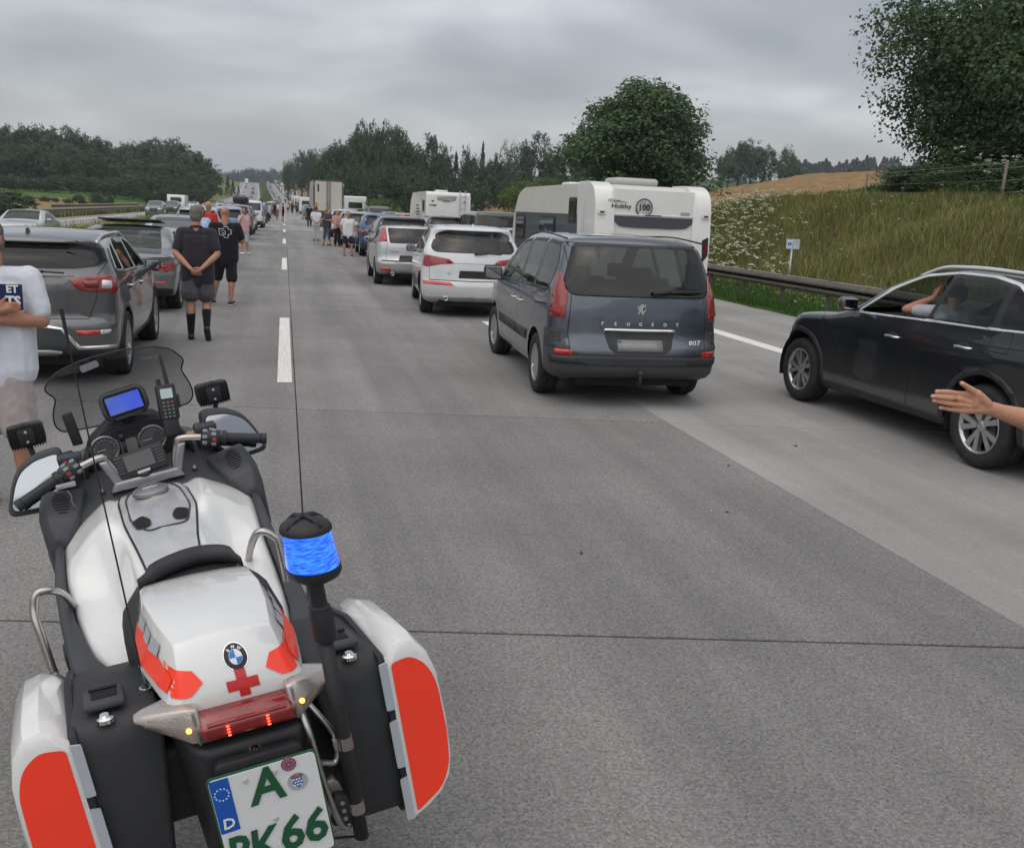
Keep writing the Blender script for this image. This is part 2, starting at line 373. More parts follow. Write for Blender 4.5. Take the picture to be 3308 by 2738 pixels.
# markings: dashes left of the joint (6 m on, 12 m off), shoulder line, left line, opposite lines
def stripe(name, x0, x1, y0, y1, parent, dz=.005, st=10):
    ys = np.linspace(y0, y1, max(2, int((y1-y0)/st)+1)); o = ribbon(name, x0, x1, ys, PAINT, dz, 0, parent); return o
marks = empty('road_markings'); tag(marks, kind='structure')
for k in range(-1, 34): stripe('lane_dash', -.09, .068, 10.41+18*k, 16.46+18*k, marks)
for k in range(0, 34): stripe('lane_dash', 3.42, 3.60, 10.41+18*k, 16.46+18*k, marks)
stripe('edge_line', 7.43, 7.73, -8, 880, marks); stripe('edge_line', -3.98, -3.83, -8, 880, marks)
o1 = ribbon('edge_line', lambda y: opp(y)[0]-.5, lambda y: opp(y)[0]-.7, np.arange(-12, 880, 12), PAINT, -.012, 1, marks)
o2 = ribbon('edge_line', lambda y: opp(y)[1]+1.9+2*sstep(150, 650, y), lambda y: opp(y)[1]+2.2+2*sstep(150, 650, y), np.arange(-12, 880, 12), PAINT, -.012, 1, marks)
for k in range(0, 40): ribbon('lane_dash', lambda y: (opp(y)[0]-4.1-.4*sstep(150, 650, y)), lambda y: (opp(y)[0]-4.28-.4*sstep(150, 650, y)), np.array([20+18*k, 26+18*k]), PAINT, -.012, 1, marks)
# ================================================================ trees and plants
def leafmat(name, c, hue=.25, tr=.3, ob=.18):
    m, t, p = nmat(name); N, L = t.nodes, t.links; N.remove(p)
    a = N.new('ShaderNodeAttribute'); a.attribute_name = 'tint'
    oi = N.new('ShaderNodeObjectInfo')
    r = N.new('ShaderNodeMapRange'); L.new(oi.outputs['Random'], r.inputs[0]); r.inputs[3].default_value = 1-ob; r.inputs[4].default_value = 1+ob
    v = N.new('ShaderNodeVectorMath'); v.operation = 'MULTIPLY'; L.new(a.outputs['Color'], v.inputs[0]); v.inputs[1].default_value = c
    v2 = N.new('ShaderNodeVectorMath'); v2.operation = 'SCALE'; L.new(v.outputs[0], v2.inputs[0]); L.new(r.outputs[0], v2.inputs['Scale'])
    d = N.new('ShaderNodeBsdfPrincipled'); d.inputs['Roughness'].default_value = .55; d.inputs['Specular IOR Level'].default_value = .3; L.new(v2.outputs[0], d.inputs['Base Color'])
    tl = N.new('ShaderNodeBsdfTranslucent'); L.new(v2.outputs[0], tl.inputs[0]); mx = N.new('ShaderNodeMixShader'); mx.inputs[0].default_value = tr
    L.new(d.outputs[0], mx.inputs[1]); L.new(tl.outputs[0], mx.inputs[2]); L.new(mx.outputs[0], N['Material Output'].inputs[0]); return m
LEAF = leafmat('dark_foliage', (.062, .102, .050)); LEAFN = leafmat('maple_foliage', (.058, .104, .040)); LEAFL = leafmat('light_foliage', (.10, .155, .038)); NEEDLE = leafmat('conifer_foliage', (.026, .046, .03), ob=.1)
BARK = mat('bark', (.09, .075, .06), .95, var=.3, vs=12, bump=.6, bs=30)
def leaves(P, Nn, size, rng, aspect=.62, jit=.75):
    """kite shaped leaves at P facing roughly Nn"""
    n = len(P); size = np.broadcast_to(size, (n,))
    nn = Nn + jit*rng.normal(size=(n, 3)); nn /= np.linalg.norm(nn, axis=1)[:, None]+1e-9
    a = rng.normal(size=(n, 3)); a -= nn*(a*nn).sum(1)[:, None]; a /= np.linalg.norm(a, axis=1)[:, None]+1e-9; b = np.cross(nn, a)
    s = (size*rng.uniform(.7, 1.3, n))[:, None]
    V = np.stack([P-a*s, P+b*s*aspect-a*s*.15, P+a*s, P-b*s*aspect-a*s*.15], 1).reshape(-1, 3)
    return V, np.arange(4*n).reshape(n, 4)
def sph(n, rng):
    v = rng.normal(size=(n, 3)); return v/np.linalg.norm(v, axis=1)[:, None]
def crown_pts(kind, nc, per, rng):
    if kind == 'conifer':
        z = rng.uniform(.08, 1, nc)**.9; th = rng.uniform(0, 2*math.pi, nc); r = .5*(1.03-z)**.85*rng.uniform(.5, 1.05, nc)*(1-.25*((z*9) % 1))
        c = np.stack([r*np.cos(th), r*np.sin(th), z-.05*r], 1); cr_ = .05+.05*(1-z)
        ctr = np.zeros((nc, 3)); ctr[:, 2] = z
    else:
        env = dict(broad=(.60, .5, .40), bushy=(.5, .5, .5), birch=(.6, .42, .40), mid=(.56, .5, .45), near=(.44, .5, .58))[kind]
        lob = sph(9, rng)*[.28, .28, .26]+[0, 0, env[0]]; lr = rng.uniform(.20, .30, 9)
        k = rng.integers(0, 9, nc); d = sph(nc, rng); d[:, 2] = np.where(rng.random(nc) < .6, np.abs(d[:, 2]), d[:, 2])
        c = lob[k]+d*lr[k][:, None]*rng.uniform(.6, 1.05, nc)[:, None]
        # pull inside the envelope
        q = (c-[0, 0, env[0]])/[env[1], env[1], env[2]]; l = np.linalg.norm(q, axis=1); f = np.where(l > 1, 1/l, 1)
        c = (c-[0, 0, env[0]])*f[:, None]+[0, 0, env[0]]
        if kind in ('mid', 'near', 'broad'):
            v_ = c-[0, 0, env[0]]; th = np.arctan2(v_[:, 1], v_[:, 0]); ph = v_[:, 2]/env[2]; a0 = rng.uniform(0, 6, 3)
            g_ = 1-.11*(np.sin(4*th+a0[0]+2*ph)+np.sin(7*th-a0[1]+5*ph)+np.sin(9*ph+a0[2]+3*th)*.8); v_ = v_*np.clip(g_, .6, 1.25)[:, None]
            if kind == 'mid': v_[:, :2] *= (1.06-.42*np.clip(ph, -.6, 1))[:, None]; v_[:, 0] += .05*ph
            c = v_+[0, 0, env[0]]
        lo = sph(nc//3, rng)*[env[1]*.92, env[1]*.92, env[2]*.9]*rng.uniform(.6, 1, nc//3)[:, None]+[0, 0, env[0]]; lo[:, :2] *= (.86 if kind in ('mid', 'near') else 1); c[:nc//3] = lo if kind != 'mid' else lo*[.8, .8, 1]
        cr_ = rng.uniform(.05, .10, nc); ctr = np.tile([0, 0, env[0]-.1], (nc, 1))
    if kind == 'near': c = c[c[:, 2] > .03]; nc = len(c); cr_ = rng.uniform(.05, .09, nc); ctr = np.tile([0, 0, .35], (nc, 1))
    d = sph(nc*per, rng); cc = np.repeat(c, per, 0); rr = np.repeat(cr_, per)
    P = cc+d*rr[:, None]*rng.uniform(.55, 1.1, nc*per)[:, None]*[1, 1, .75]
    Nn = d+.5*(cc-np.repeat(ctr, per, 0))+[0, 0, .35]
    tone = np.repeat(rng.uniform(.72, 1.28, nc), per)*rng.uniform(.8, 1.2, nc*per)
    return P, Nn, tone
def crown_mesh(kind, nc, per, leaf, m, seed, yellow=.12):
    rng = np.random.default_rng(seed); P, Nn, tone = crown_pts(kind, nc, per, rng)
    V, F = leaves(P, Nn, leaf, rng, jit=.6)
    me = fastmesh('crown', V, F); me.materials.append(m)
    t_ = np.repeat(tone, 4); ye = np.repeat(rng.uniform(-yellow, yellow, len(P)), 4)
    setcol(me, np.stack([t_*(1+ye*1.6), t_, t_*(1-ye)], 1)); return me
def trunk_mesh(seed, h=.62, r=.028, nb=7, lean=.02):
    rng = random.Random(seed); bm = bmesh.new()
    tube(bm, [(0, 0, -.05), (lean*.3, 0, h*.25), (lean, lean*.4, h*.6), (lean*.6, 0, h)], [r*1.25, r, r*.75, r*.35], 7)
    for i in range(nb):
        z = h*rng.uniform(.3, .95); a = rng.uniform(0, 6.28); l = rng.uniform(.2, .36)
        p = Vector((lean*z, 0, z)); q = p+Vector((math.cos(a)*l*.5, math.sin(a)*l*.5, l*.35)); s = p+Vector((math.cos(a)*l, math.sin(a)*l, l*.55))
        tube(bm, [p, q, s], [r*.45, r*.3, r*.12], 5)
    me = bpy.data.meshes.new('trunk'); bm.to_mesh(me); bm.free(); me.materials.append(BARK); return me
FAR = {'a': [(crown_mesh('broad', 300, 22, .021, LEAF, s), trunk_mesh(s)) for s in (1, 2, 3, 4)],
       'b': [(crown_mesh('bushy', 220, 20, .026, LEAF, s), trunk_mesh(s, .4, .02)) for s in (5, 6)],
       'c': [(crown_mesh('conifer', 260, 9, .022, NEEDLE, s), trunk_mesh(s, .95, .015, 0)) for s in (7, 8)],
       'd': [(crown_mesh('birch', 150, 14, .017, LEAF, s), trunk_mesh(s, .8, .014)) for s in (9, 10)],
       'e': [(crown_mesh('bushy', 420, 22, .013, LEAFL, s), trunk_mesh(s, .4, .015)) for s in (11, 12)],
       'f': [(crown_mesh('mid', 1500, 30, .0125, LEAFN, s), trunk_mesh(s, .6, .03, 10)) for s in (13,)]}
TREES = [(-90.2,311.8,13.0,8.3,'a'),(-81.6,292.6,13.0,6.9,'a'),(-80.0,299.4,14.5,9.8,'a'),(-79.4,309.1,14.8,9.1,'a'),(-80.5,324.7,16.0,9.3,'a'),(-69.2,292.6,15.3,9.1,'a'),(-65.7,291.2,15.8,9.4,'a'),(-70.1,325.2,16.3,10.1,'a'),(-65.5,322.0,16.7,9.2,'a'),(-56.2,293.9,15.1,7.6,'a'),(-55.9,307.4,14.3,9.4,'a'),(-52.5,305.4,13.7,8.6,'a'),(-52.5,326.2,13.2,10.3,'a'),(-48.9,329.6,13.3,10.4,'a'),(-45.6,328.6,14.4,11.2,'a'),(-38.1,298.4,14.8,10.0,'a'),(-34.0,292.5,15.6,9.9,'a'),(-33.2,322.0,17.2,9.6,'a'),(-30.0,320.8,16.0,11.1,'a'),(-24.6,291.8,13.3,9.7,'a'),(-24.3,329.2,10.8,10.3,'a'),(-76.8,269.3,8.5,7.0,'a'),(-74.9,274.9,9.6,7.2,'a'),(-73.2,282.8,10.9,6.9,'a'),(-66.8,274.4,9.7,7.0,'a'),(-63.6,278.1,10.6,7.4,'a'),(-59.2,276.6,9.6,7.2,'a'),(-54.2,273.1,11.3,8.1,'a'),(-49.3,268.2,9.5,7.0,'a'),(-47.0,278.5,9.2,7.8,'a'),(-42.9,275.9,7.8,7.9,'a'),(-39.5,280.5,9.2,6.8,'a'),(-36.1,284.4,10.0,7.4,'a'),(-30.6,273.4,10.5,7.3,'a'),(-27.0,278.1,10.5,7.4,'a'),(-22.0,268.5,6.9,7.7,'a'),(-68.7,248.8,3.9,5.0,'b'),(-66.4,252.4,4.3,4.9,'b'),(-62.9,250.7,4.2,5.1,'b'),(-58.8,247.9,3.3,4.4,'b'),(-56.2,252.7,3.4,4.4,'b'),(-52.0,248.2,4.3,5.1,'b'),(-48.3,249.7,5.3,5.2,'b'),(-44.8,250.9,4.3,4.3,'b'),(-41.2,249.6,4.9,4.7,'b'),(-37.9,252.0,6.3,5.5,'b'),(-35.8,261.0,7.7,5.7,'b'),(-31.4,261.2,7.5,5.8,'b'),(-27.6,259.2,7.1,5.5,'b'),(-22.8,250.8,7.9,4.7,'b'),(-28.5,420,5.2,3.7,'b'),(-25.8,420,4.1,2.7,'b'),(-22.9,420,8.4,4.2,'c'),(-20.8,420,6.9,3.7,'c'),(-18.6,420,5.2,2.5,'c'),(-80.9,1193.1,8.4,7.2,'c'),(-83.1,1270.4,14.6,6.7,'c'),(-81.1,1285.0,13.5,7.0,'c'),(-70.9,1168.1,11.4,6.2,'c'),(-71.7,1228.7,14.7,6.2,'c'),(-66.5,1187.9,15.6,7.3,'a'),(-62.2,1159.2,14.6,5.4,'c'),(-65.2,1272.5,21.3,5.8,'a'),(-62.1,1270.9,21.7,7.7,'c'),(-57.5,1235.6,24.2,6.3,'a'),(-54.8,1242.7,27.5,6.7,'c'),(-52.9,1266.5,29.3,5.3,'c'),(-45.6,1156.9,23.8,4.9,'a'),(-47.3,1278.2,29.5,5.6,'a'),(-41.4,1197.2,28.2,6.0,'a'),(-38.8,1204.1,27.8,5.6,'a'),(-34.9,1169.1,26.6,4.9,'a'),(-34.0,1235.0,28.6,5.3,'a'),(-31.8,1267.4,30.8,6.4,'c'),(-27.6,1214.7,28.1,6.2,'a'),(-24.3,1197.2,27.1,7.7,'a'),(-21.3,1186.8,27.5,6.5,'c'),(-18.4,1183.7,26.3,5.3,'c'),(-15.9,1206.1,27.0,7.7,'a'),(-13.4,1253.6,32.1,8.1,'a'),(-10.5,1260.1,30.5,7.0,'c'),(-7.4,1257.5,29.4,6.7,'c'),(-4.1,1156.6,24.4,5.1,'c'),(-1.3,1206.4,25.3,7.5,'a'),(1.5,1168.2,22.7,7.3,'a'),(4.8,1292.9,28.7,7.3,'c'),(7.8,1265.1,30.1,6.9,'c'),(10.9,1262.3,29.7,8.2,'c'),(14.1,1280.4,28.9,6.0,'c'),(1.5,396.2,14.5,5.8,'a'),(4.5,415.4,17.8,6.4,'a'),(7.2,417.6,19.2,5.9,'a'),(10.0,417.2,19.2,7.1,'a'),(13.3,448.1,20.8,7.5,'a'),(16.0,437.9,19.9,7.8,'a'),(19.0,447.3,20.2,8.1,'a'),(9.5,218.8,13.2,6.2,'a'),(11.2,213.4,13.7,6.3,'a'),(14.0,228.1,15.2,6.7,'a'),(16.1,224.1,16.7,7.3,'a'),(15.4,190.9,16.1,6.0,'a'),(18.5,204.4,16.7,6.2,'a'),(23.3,229.6,18.9,7.3,'a'),(25.0,223.4,17.5,8.0,'a'),(26.7,218.8,16.4,8.0,'a'),(30.2,228.4,13.9,7.4,'a'),(6.7,179.4,10.0,4.8,'b'),(8.6,169.8,8.3,3.9,'b'),(11.0,179.1,10.2,5.1,'b'),(13.6,182.3,10.3,4.4,'b'),(14.4,166.7,8.5,3.8,'b'),(17.2,172.1,9.1,4.6,'b'),(19.3,171.7,9.3,4.4,'b'),(22.0,176.7,9.2,5.3,'b'),(22.8,167.4,7.9,4.1,'b'),(28.5,192.8,14.3,5.3,'a'),(34.7,212.2,12.6,4.8,'a'),(37.1,212.7,12.2,3.5,'c'),(35.8,192.4,12.0,3.8,'a'),(43.3,213.5,14.0,2.8,'c'),(43.1,199.4,10.0,4.7,'a'),(32.8,209.3,11.0,5.4,'a'),(41.0,208.9,10.9,5.5,'a'),(45.6,197.4,14.6,5.3,'d'),(54.5,206.9,15.2,7.7,'d'),(51.4,206.4,12.6,6.3,'a'),(61.5,210.2,14.3,5.8,'d'),(60.9,196.6,15.0,6.8,'a'),(58.5,208.9,10.6,7.2,'a'),(68.1,214.0,11.0,7.5,'a'),(47.5,206.8,9.4,6.3,'a'),(23.0,152.3,6.3,4.2,'b'),(27.2,163.6,6.3,4.7,'b'),(29.4,162.6,6.5,4.0,'b'),(30.2,152.5,6.0,5.0,'b'),(35.0,164.4,6.8,4.8,'b'),(36.5,159.2,6.3,4.3,'b'),(40.1,164.3,7.3,5.2,'b'),(41.0,157.2,6.0,4.2,'b'),(41.8,150.8,5.7,4.4,'b'),(45.9,157.1,6.0,4.4,'b'),(51.1,165.4,6.6,4.7,'b'),(50.8,155.4,6.8,4.0,'b'),(19.0,72,3.6,5.9,'e'),(9.4,95,3.0,4.5,'e'),(9.5,75,4.0,1.5,'b'),(11.0,62,2.7,1.2,'b'),(21.6,70,2.3,2.9,'b'),(26.6,68,8.8,10.2,'f'),(25.6,74,7.7,6.0,'f'),(145.1,300,14.4,10.2,'a'),(148.9,300,15.9,9.1,'a'),(153.3,300,16.3,10.8,'a'),(158.1,300,14.7,9.2,'a'),(160.5,290,14.4,7.4,'a'),(151.4,270,10.2,7.9,'b'),(165.5,260,8.0,6.3,'b'),(374.4,658.2,16.4,6.7,'c'),(352.4,615.1,16.7,6.3,'c'),(380.6,659.5,17.4,6.7,'c'),(383.8,659.9,16.7,6.7,'c'),(358.4,611.7,16.0,6.3,'c'),(363.2,615.5,16.7,6.3,'c'),(383.7,645.5,17.3,6.6,'c'),(371.1,620.0,17.3,6.4,'c'),(363.4,602.4,15.8,6.2,'c'),(407.8,671.3,17.6,6.9,'c'),(385.9,630.7,16.3,6.5,'c'),(398.4,646.6,17.6,6.7,'c'),(420.8,678.2,18.4,7.0,'c'),(389.9,624.0,17.1,6.5,'c'),(402.0,638.7,17.0,6.7,'c'),(417.0,658.1,18.3,6.9,'c'),(421.9,661.6,19.8,6.9,'c'),(410.7,639.3,17.8,6.7,'c'),(411.9,636.8,18.1,6.7,'c'),(418.2,642.4,19.2,6.8,'c'),(419.5,640.0,19.5,6.7,'c'),(419.5,635.5,18.3,6.7,'c'),(449.7,676.7,19.5,7.2,'c'),(408.7,610.8,17.2,6.5,'c'),(437.7,649.9,18.6,6.9,'c'),(426.1,628.8,19.7,6.7,'c'),(413.5,606.2,18.7,6.5,'c'),(463.2,674.4,20.1,7.2,'c'),(462.8,669.6,20.6,7.2,'c'),(425.0,610.7,18.1,6.6,'c'),(453.9,648.1,19.0,7.0,'c'),(463.4,657.3,19.1,7.1,'c'),(445.1,627.5,18.9,6.8,'c'),(481.6,674.5,20.2,7.3,'c'),(456.2,635.0,18.9,6.9,'c'),(461.9,638.8,19.5,6.9,'c'),(438.8,603.4,19.9,6.6,'c'),(450.8,616.0,20.3,6.7,'c'),(471.1,639.8,21.1,7.0,'c'),(476.6,643.0,20.2,7.0,'c'),(486.1,651.9,21.0,7.1,'c'),(478.0,637.2,20.9,7.0,'c'),(477.3,632.1,20.0,7.0,'c'),(510.2,672.0,22.6,7.4,'c'),(481.0,629.4,20.2,6.9,'c'),(493.8,642.3,21.4,7.1,'c'),(477.9,617.9,20.3,6.8,'c'),(479.7,616.7,21.7,6.8,'c'),(478.7,611.5,19.9,6.8,'c'),(484.7,615.6,20.7,6.9,'c'),(-18.8,75,2.3,3.8,'b'),(-19.0,70,2.3,3.0,'b'),(-44.9,190,0.2,2.6,'b'),(-42.3,190,0.1,2.8,'b'),(-40.5,190,1.0,1.6,'b'),(-38.4,190,1.2,2.4,'b'),(-36.5,190,2.0,2.4,'b'),(-35.8,190,1.0,2.1,'b'),(-33.8,190,2.8,2.5,'b'),(-32.6,190,1.9,2.4,'b'),(-31.2,190,2.5,1.3,'b'),(-23.2,235,4.3,2.9,'b'),(-21.5,235,3.9,3.0,'b'),(-19.4,235,4.6,2.9,'b'),(-18.0,235,4.5,3.4,'b'),(-25.9,235,4.7,2.7,'b'),(-27.6,235,4.0,3.2,'b'),(-30.3,235,3.4,2.7,'b')]
def zone(i, x, y, k):
    if i == 148: return 'broad_tree', 'tall round leafy tree standing behind the large white caravan', 'tree', None
    if i == 149: return 'broad_tree', 'lower leafy tree partly behind the round tree beyond the caravan', 'tree', None
    if i == 143: return 'shrub', 'wide light green shrub left of the round tree behind the caravan', 'shrub', None
    if i == 144: return 'shrub', 'low bright green shrub behind the roofs of the queued cars', 'shrub', None
    if i == 145: return 'shrub', 'pale upright shrub in front of the dark wood left of the motorhome', 'shrub', None
    if i == 146: return 'shrub', 'small shrub beside the dry grass behind the motorhome', 'shrub', None
    if i == 147: return 'shrub', 'dark shrub between the caravan roof and the round tree', 'shrub', None
    if i < 50: return 'broad_tree', 'tall dark tree in the dense wood beyond the opposite carriageway', 'tree', 'trees of the wood left of the motorway'
    if i < 89:
        if y > 1000: return 'crest_tree', 'dark blue distant tree on the ridge where the motorway disappears', 'tree', 'trees on the far ridge'
        if y > 400: return 'tree', 'small dark tree on the slope beside the far opposite carriageway', 'tree', 'trees on the far left slope'
        return 'edge_tree', 'shorter tree at the foot of the left wood', 'tree', 'lower trees along the left wood'
    if i < 143:
        if k == 'c': return 'conifer', 'pointed conifer rising out of the wood right of the motorway', 'tree', 'conifers in the right wood'
        if k == 'd': return 'birch', 'slender open crowned birch above the right wood', 'tree', 'birches above the right wood'
        return 'broad_tree', 'dark leafy tree in the wood right of the motorway', 'tree', 'trees of the right wood'
    if i < 157: return 'field_tree', 'tree of the far grove beyond the brown field', 'tree', 'trees beyond the brown field'
    if i < 207: return 'conifer', 'tiny conifer of the forest line on the horizon above the fields', 'tree', 'conifers on the horizon'
    if i < 209: return 'shrub', 'large dark bush above the roof of the oncoming silver saloon', 'shrub', 'bushes behind the silver saloon'
    return 'shrub', 'bush on the edge of the green meadow below the left wood', 'shrub', 'bushes along the meadow'
def plant_tree(i, x, y, h, wd, k):
    n, lab, cat, grp = zone(i, x, y, k); cm, tm = FAR[k][i % len(FAR[k])]
    if i == 148: wd, h = wd*1.22, h*1.13
    if k in 'be': wd, h = wd, max(h, .8*wd*.5)
    z = float(zter(x, y))-.1
    t = empty(n, (x, y, z), random.uniform(0, 6.28), lab, cat, grp)
    if i in (143, 144): t['group'] = 'light green shrubs'
    if i < 50: wd *= 1.3
    if y > 1000: wd *= 2.1
    if 157 <= i < 207: wd, h = wd*random.uniform(1.5, 2.6), h*random.uniform(.8, 1.15)
    c = link('crown', cm, t); c.scale = (wd, wd, h)
    if k not in 'be':
        b = link('trunk', tm, t); b.scale = (max(wd, h*.7), max(wd, h*.7), h)
for i, q in enumerate(TREES): plant_tree(i, *q)
# the near maple on the embankment at the right
def near_tree(x, y, h, wd):
    z = float(zter(x, y))-.15; t = empty('maple_tree', (x, y, z), 0, 'big dark maple overhanging the grassy embankment beside the wire fence', 'tree')
    rng = np.random.default_rng(21); P, Nn, tone = crown_pts('near', 3300, 52, rng)
    P = P*[wd, wd, h]; V, F = leaves(P, Nn, .078, rng, .8)
    me = fastmesh('crown', V, F); me.materials.append(LEAFN); tt = np.repeat(tone, 4); ye = np.repeat(rng.uniform(-.12, .12, len(P)), 4); setcol(me, np.stack([tt*(1+ye*1.5), tt, tt*(1-ye)], 1))
    link('crown', me, t)
    bm = bmesh.new(); r = random.Random(5)
    tube(bm, smoothpath([(0, 0, -.2), (.1, 0, 1.5), (0, .1, 3.5), (.2, 0, 6.5)], 3), .2, 9)
    for k in range(26):
        a = r.uniform(0, 6.28); z0 = r.uniform(1, 5.5); l = r.uniform(2.2, wd*.47)
        tube(bm, [(0, 0, z0), (math.cos(a)*l*.5, math.sin(a)*l*.5, z0+l*.3), (math.cos(a)*l, math.sin(a)*l, z0+l*.42)], [.09, .06, .02], 6)
    bmobj('trunk', bm, BARK, t)
near_tree(28.2, 31.0, 10.2, 12.8)
for x, y, wd, h, lab in ((22.4, 26.2, 4.6, 1.9, 'elder shrub with cream blossom under the big maple'), (26.3, 29.5, 7., 3.0, 'dark undergrowth between the elder and the maple trunk'), (23.4, 31.5, 5., 2.0, 'small dark bush left of the elder on the embankment')):
    t = empty('shrub', (x, y, float(zter(x, y))-.3), x, lab, 'shrub', None); c = link('crown', FAR['f'][0][0], t); c.scale = (wd, wd, h)
# ---------------------------------------------------------------- grass and flowers
def blades(n, xr, yr, h, col, rng, wid=.012, zf=zter, keep=None, bend=.5, name='grass', label='', dens=None, cv=.25, nearw=True, kind='stuff'):
    x = rng.uniform(*xr, n); y = rng.uniform(*yr, n) if dens is None else yr[0]+(yr[1]-yr[0])*rng.random(n)**dens
    if keep is not None: k = keep(x, y); x, y = x[k], y[k]
    n = len(x); x = x+xoff(y); z = zf(x, y); hh = h*rng.uniform(.45, 1.25, n)
    clump = .75+.35*np.sin(x*1.7+np.sin(y*.8)*2)*np.cos(y*.6+x*.3); hh = hh*clump
    a = rng.uniform(0, 6.28, n); wa = a+1.57+rng.normal(0, .3, n); dist = np.hypot(x, y); w_ = wid*np.maximum(1, dist/26.)*rng.uniform(.7, 1.4, n)
    dx, dy = np.cos(a)*hh*bend*rng.uniform(.2, 1, n), np.sin(a)*hh*bend*rng.uniform(.2, 1, n)
    cx, sx = np.cos(wa)*w_, np.sin(wa)*w_
    B = np.stack([x, y, z-.02], 1); o = np.stack([cx, sx, 0*x], 1); m1 = np.stack([x+dx*.35, y+dy*.35, z+hh*.6], 1); tp = np.stack([x+dx, y+dy, z+hh], 1)
    V = np.stack([B-o, B+o, m1+o*.75, m1-o*.75, tp+o*.15, tp-o*.15], 1).reshape(-1, 3)
    i = np.arange(n)[:, None]*6; F = np.concatenate([i+[0, 1, 2, 3], i+[3, 2, 4, 5]], 0)
    me = fastmesh(name, V, F); me.materials.append(GRASSM)
    c = np.array(col)[None]*(1+cv*rng.normal(size=(n, 1)))*(1+.12*rng.normal(size=(n, 3))); pat = (.8+.4*np.clip(hash2(x, y, 3.)*.4+.5, 0, 1))[:, None]
    setcol(me, np.repeat(np.clip(c*pat, .004, .9), 6, 0)); o_ = link(name, me); tag(o_, label, 'grass', kind=kind); return o_
GRASSM = leafmat('grass_blades', (1, 1, 1), tr=.25, ob=0)
rg = np.random.default_rng(4)
blades(70000, (10.85, 14.2), (9, 75), .20, (.055, .125, .022), rg, .007, label='short green verge grass under the guard rail', dens=1.4)
bank = blades(190000, (13.6, 26), (9, 75), .42, (.225, .195, .075), rg, .0065, label='tall dry straw coloured grass on the embankment', dens=1.35, cv=.3, bend=.9, name='dry_grass')
blades(110000, (13.8, 27), (12, 80), .42, (.13, .18, .045), rg, .008, label='green grass mixed into the embankment', dens=1.2)
blades(26000, (18.5, 30), (12, 60), .42, (.075, .14, .025), rg, .012, label='fresh green grass along the top of the embankment')
blades(30000, (11.2, 30), (75, 150), .7, (.30, .24, .10), rg, .02, label='pale dry grass strip ahead beside the motorhome', name='dry_grass')
blades(75000, (-8.9, -4.45), (14, 150), .42, (.12, .16, .028), rg, .009, label='weedy green grass on the central reservation', dens=1.3)
blades(42000, (-9.0, -6.6), (24, 110), .85, (.15, .17, .035), rg, .008, label='taller weeds along the far edge of the central reservation')
blades(14000, (-8.6, -4.6), (150, 900), .5, (.12, .15, .04), rg, .02, label='grass on the far central reservation', keep=lambda x, y: x > opp(y)[0]+.3)
blades(24000, (-26, -19.2), (60, 200), .45, (.14, .14, .04), rg, .015, label='rough grass behind the far guard rail')
def flowers(name, pts, size, c, n, label, h, stem=(.09, .13, .03)):
    """umbels: dish of small petals on thin stems"""
    rng = np.random.default_rng(n); pts = np.asarray(pts); k = len(pts); z = zter(pts[:, 0], pts[:, 1]); hh = h*rng.uniform(.55, 1.15, k)
    sz = size*rng.uniform(.6, 1.25, k)
    c0 = np.stack([pts[:, 0], pts[:, 1], z+hh], 1); tilt = rng.normal(0, .3, (k, 3)); tilt[:, 2] = 1
    cc = np.repeat(c0, n, 0); a = rng.uniform(0, 6.28, k*n); r = np.sqrt(rng.random(k*n)); s_ = np.repeat(sz, n)
    P = cc+np.stack([np.cos(a)*r*s_, np.sin(a)*r*s_, .35*s_*(1-r*r)+rng.normal(0, .006, k*n)], 1)+np.repeat(tilt*[1, 1, 0], n, 0)*np.stack([0*a, 0*a, 0*a], 1)
    P[:, 2] += (np.cos(a)*np.repeat(tilt[:, 0], n)+np.sin(a)*np.repeat(tilt[:, 1], n))*r*s_*.6
    V, F = leaves(P, np.tile([0, 0, 1.], (k*n, 1)), .3*s_, rng, .9, .35)
    V2, F2 = [], []
    B = np.stack([pts[:, 0]+rng.normal(0, .05, k), pts[:, 1], z-.02], 1); w_ = .006*np.maximum(1, np.hypot(pts[:, 0], pts[:, 1])/25.)[:, None]*np.array([[1, 0, 0]])
    V2 = np.stack([B-w_, B+w_, c0+w_*.6, c0-w_*.6], 1).reshape(-1, 3); F2 = np.arange(4*k).reshape(k, 4)+len(V)
    me = fastmesh(name, np.concatenate([V, V2]), np.concatenate([F, F2])); me.materials.append(GRASSM)
    col = np.concatenate([np.repeat(np.array(c)[None]*rng.uniform(.75, 1.1, (k*n, 1)), 4, 0), np.tile(stem, (4*k, 1))]); setcol(me, col); o = link(name, me); tag(o, label, 'flowers', kind='stuff')
def scatter(n, xr, yr, f, rng):
    x = rng.uniform(*xr, n); y = rng.uniform(*yr, n); k = f(x, y); return np.stack([x[k], y[k]], 1)
wf = lambda x, y: (x > 13.5) & (x/y < .56+.03*np.sin(y*2)) & (x/y > .33) & (rg.random(len(x)) < .9-.5*sstep(.5, .57, x/y))
flowers('wild_flowers', scatter(5600, (13.5, 24), (25, 60), wf, rg), .10, (.70, .70, .52), 10, 'white umbel flowers covering the slope behind the guard rail', .62)
flowers('wild_flowers', scatter(160, (13.4, 24), (14, 34), lambda x, y: x > 0, rg), .055, (.6, .6, .45), 9, 'scattered white umbels in the dry grass', .6)
flowers('wild_flowers', scatter(260, (11.2, 14), (14, 40), lambda x, y: y > 0, rg), .05, (.6, .62, .5), 8, 'small white flowers in the verge under the guard rail', .35)
flowers('yellow_flowers', scatter(2000, (-9.0, -6.0), (22, 90), lambda x, y: y > 0, rg), .06, (.46, .42, .08), 9, 'yellow flowering weeds on the central reservation', .85)
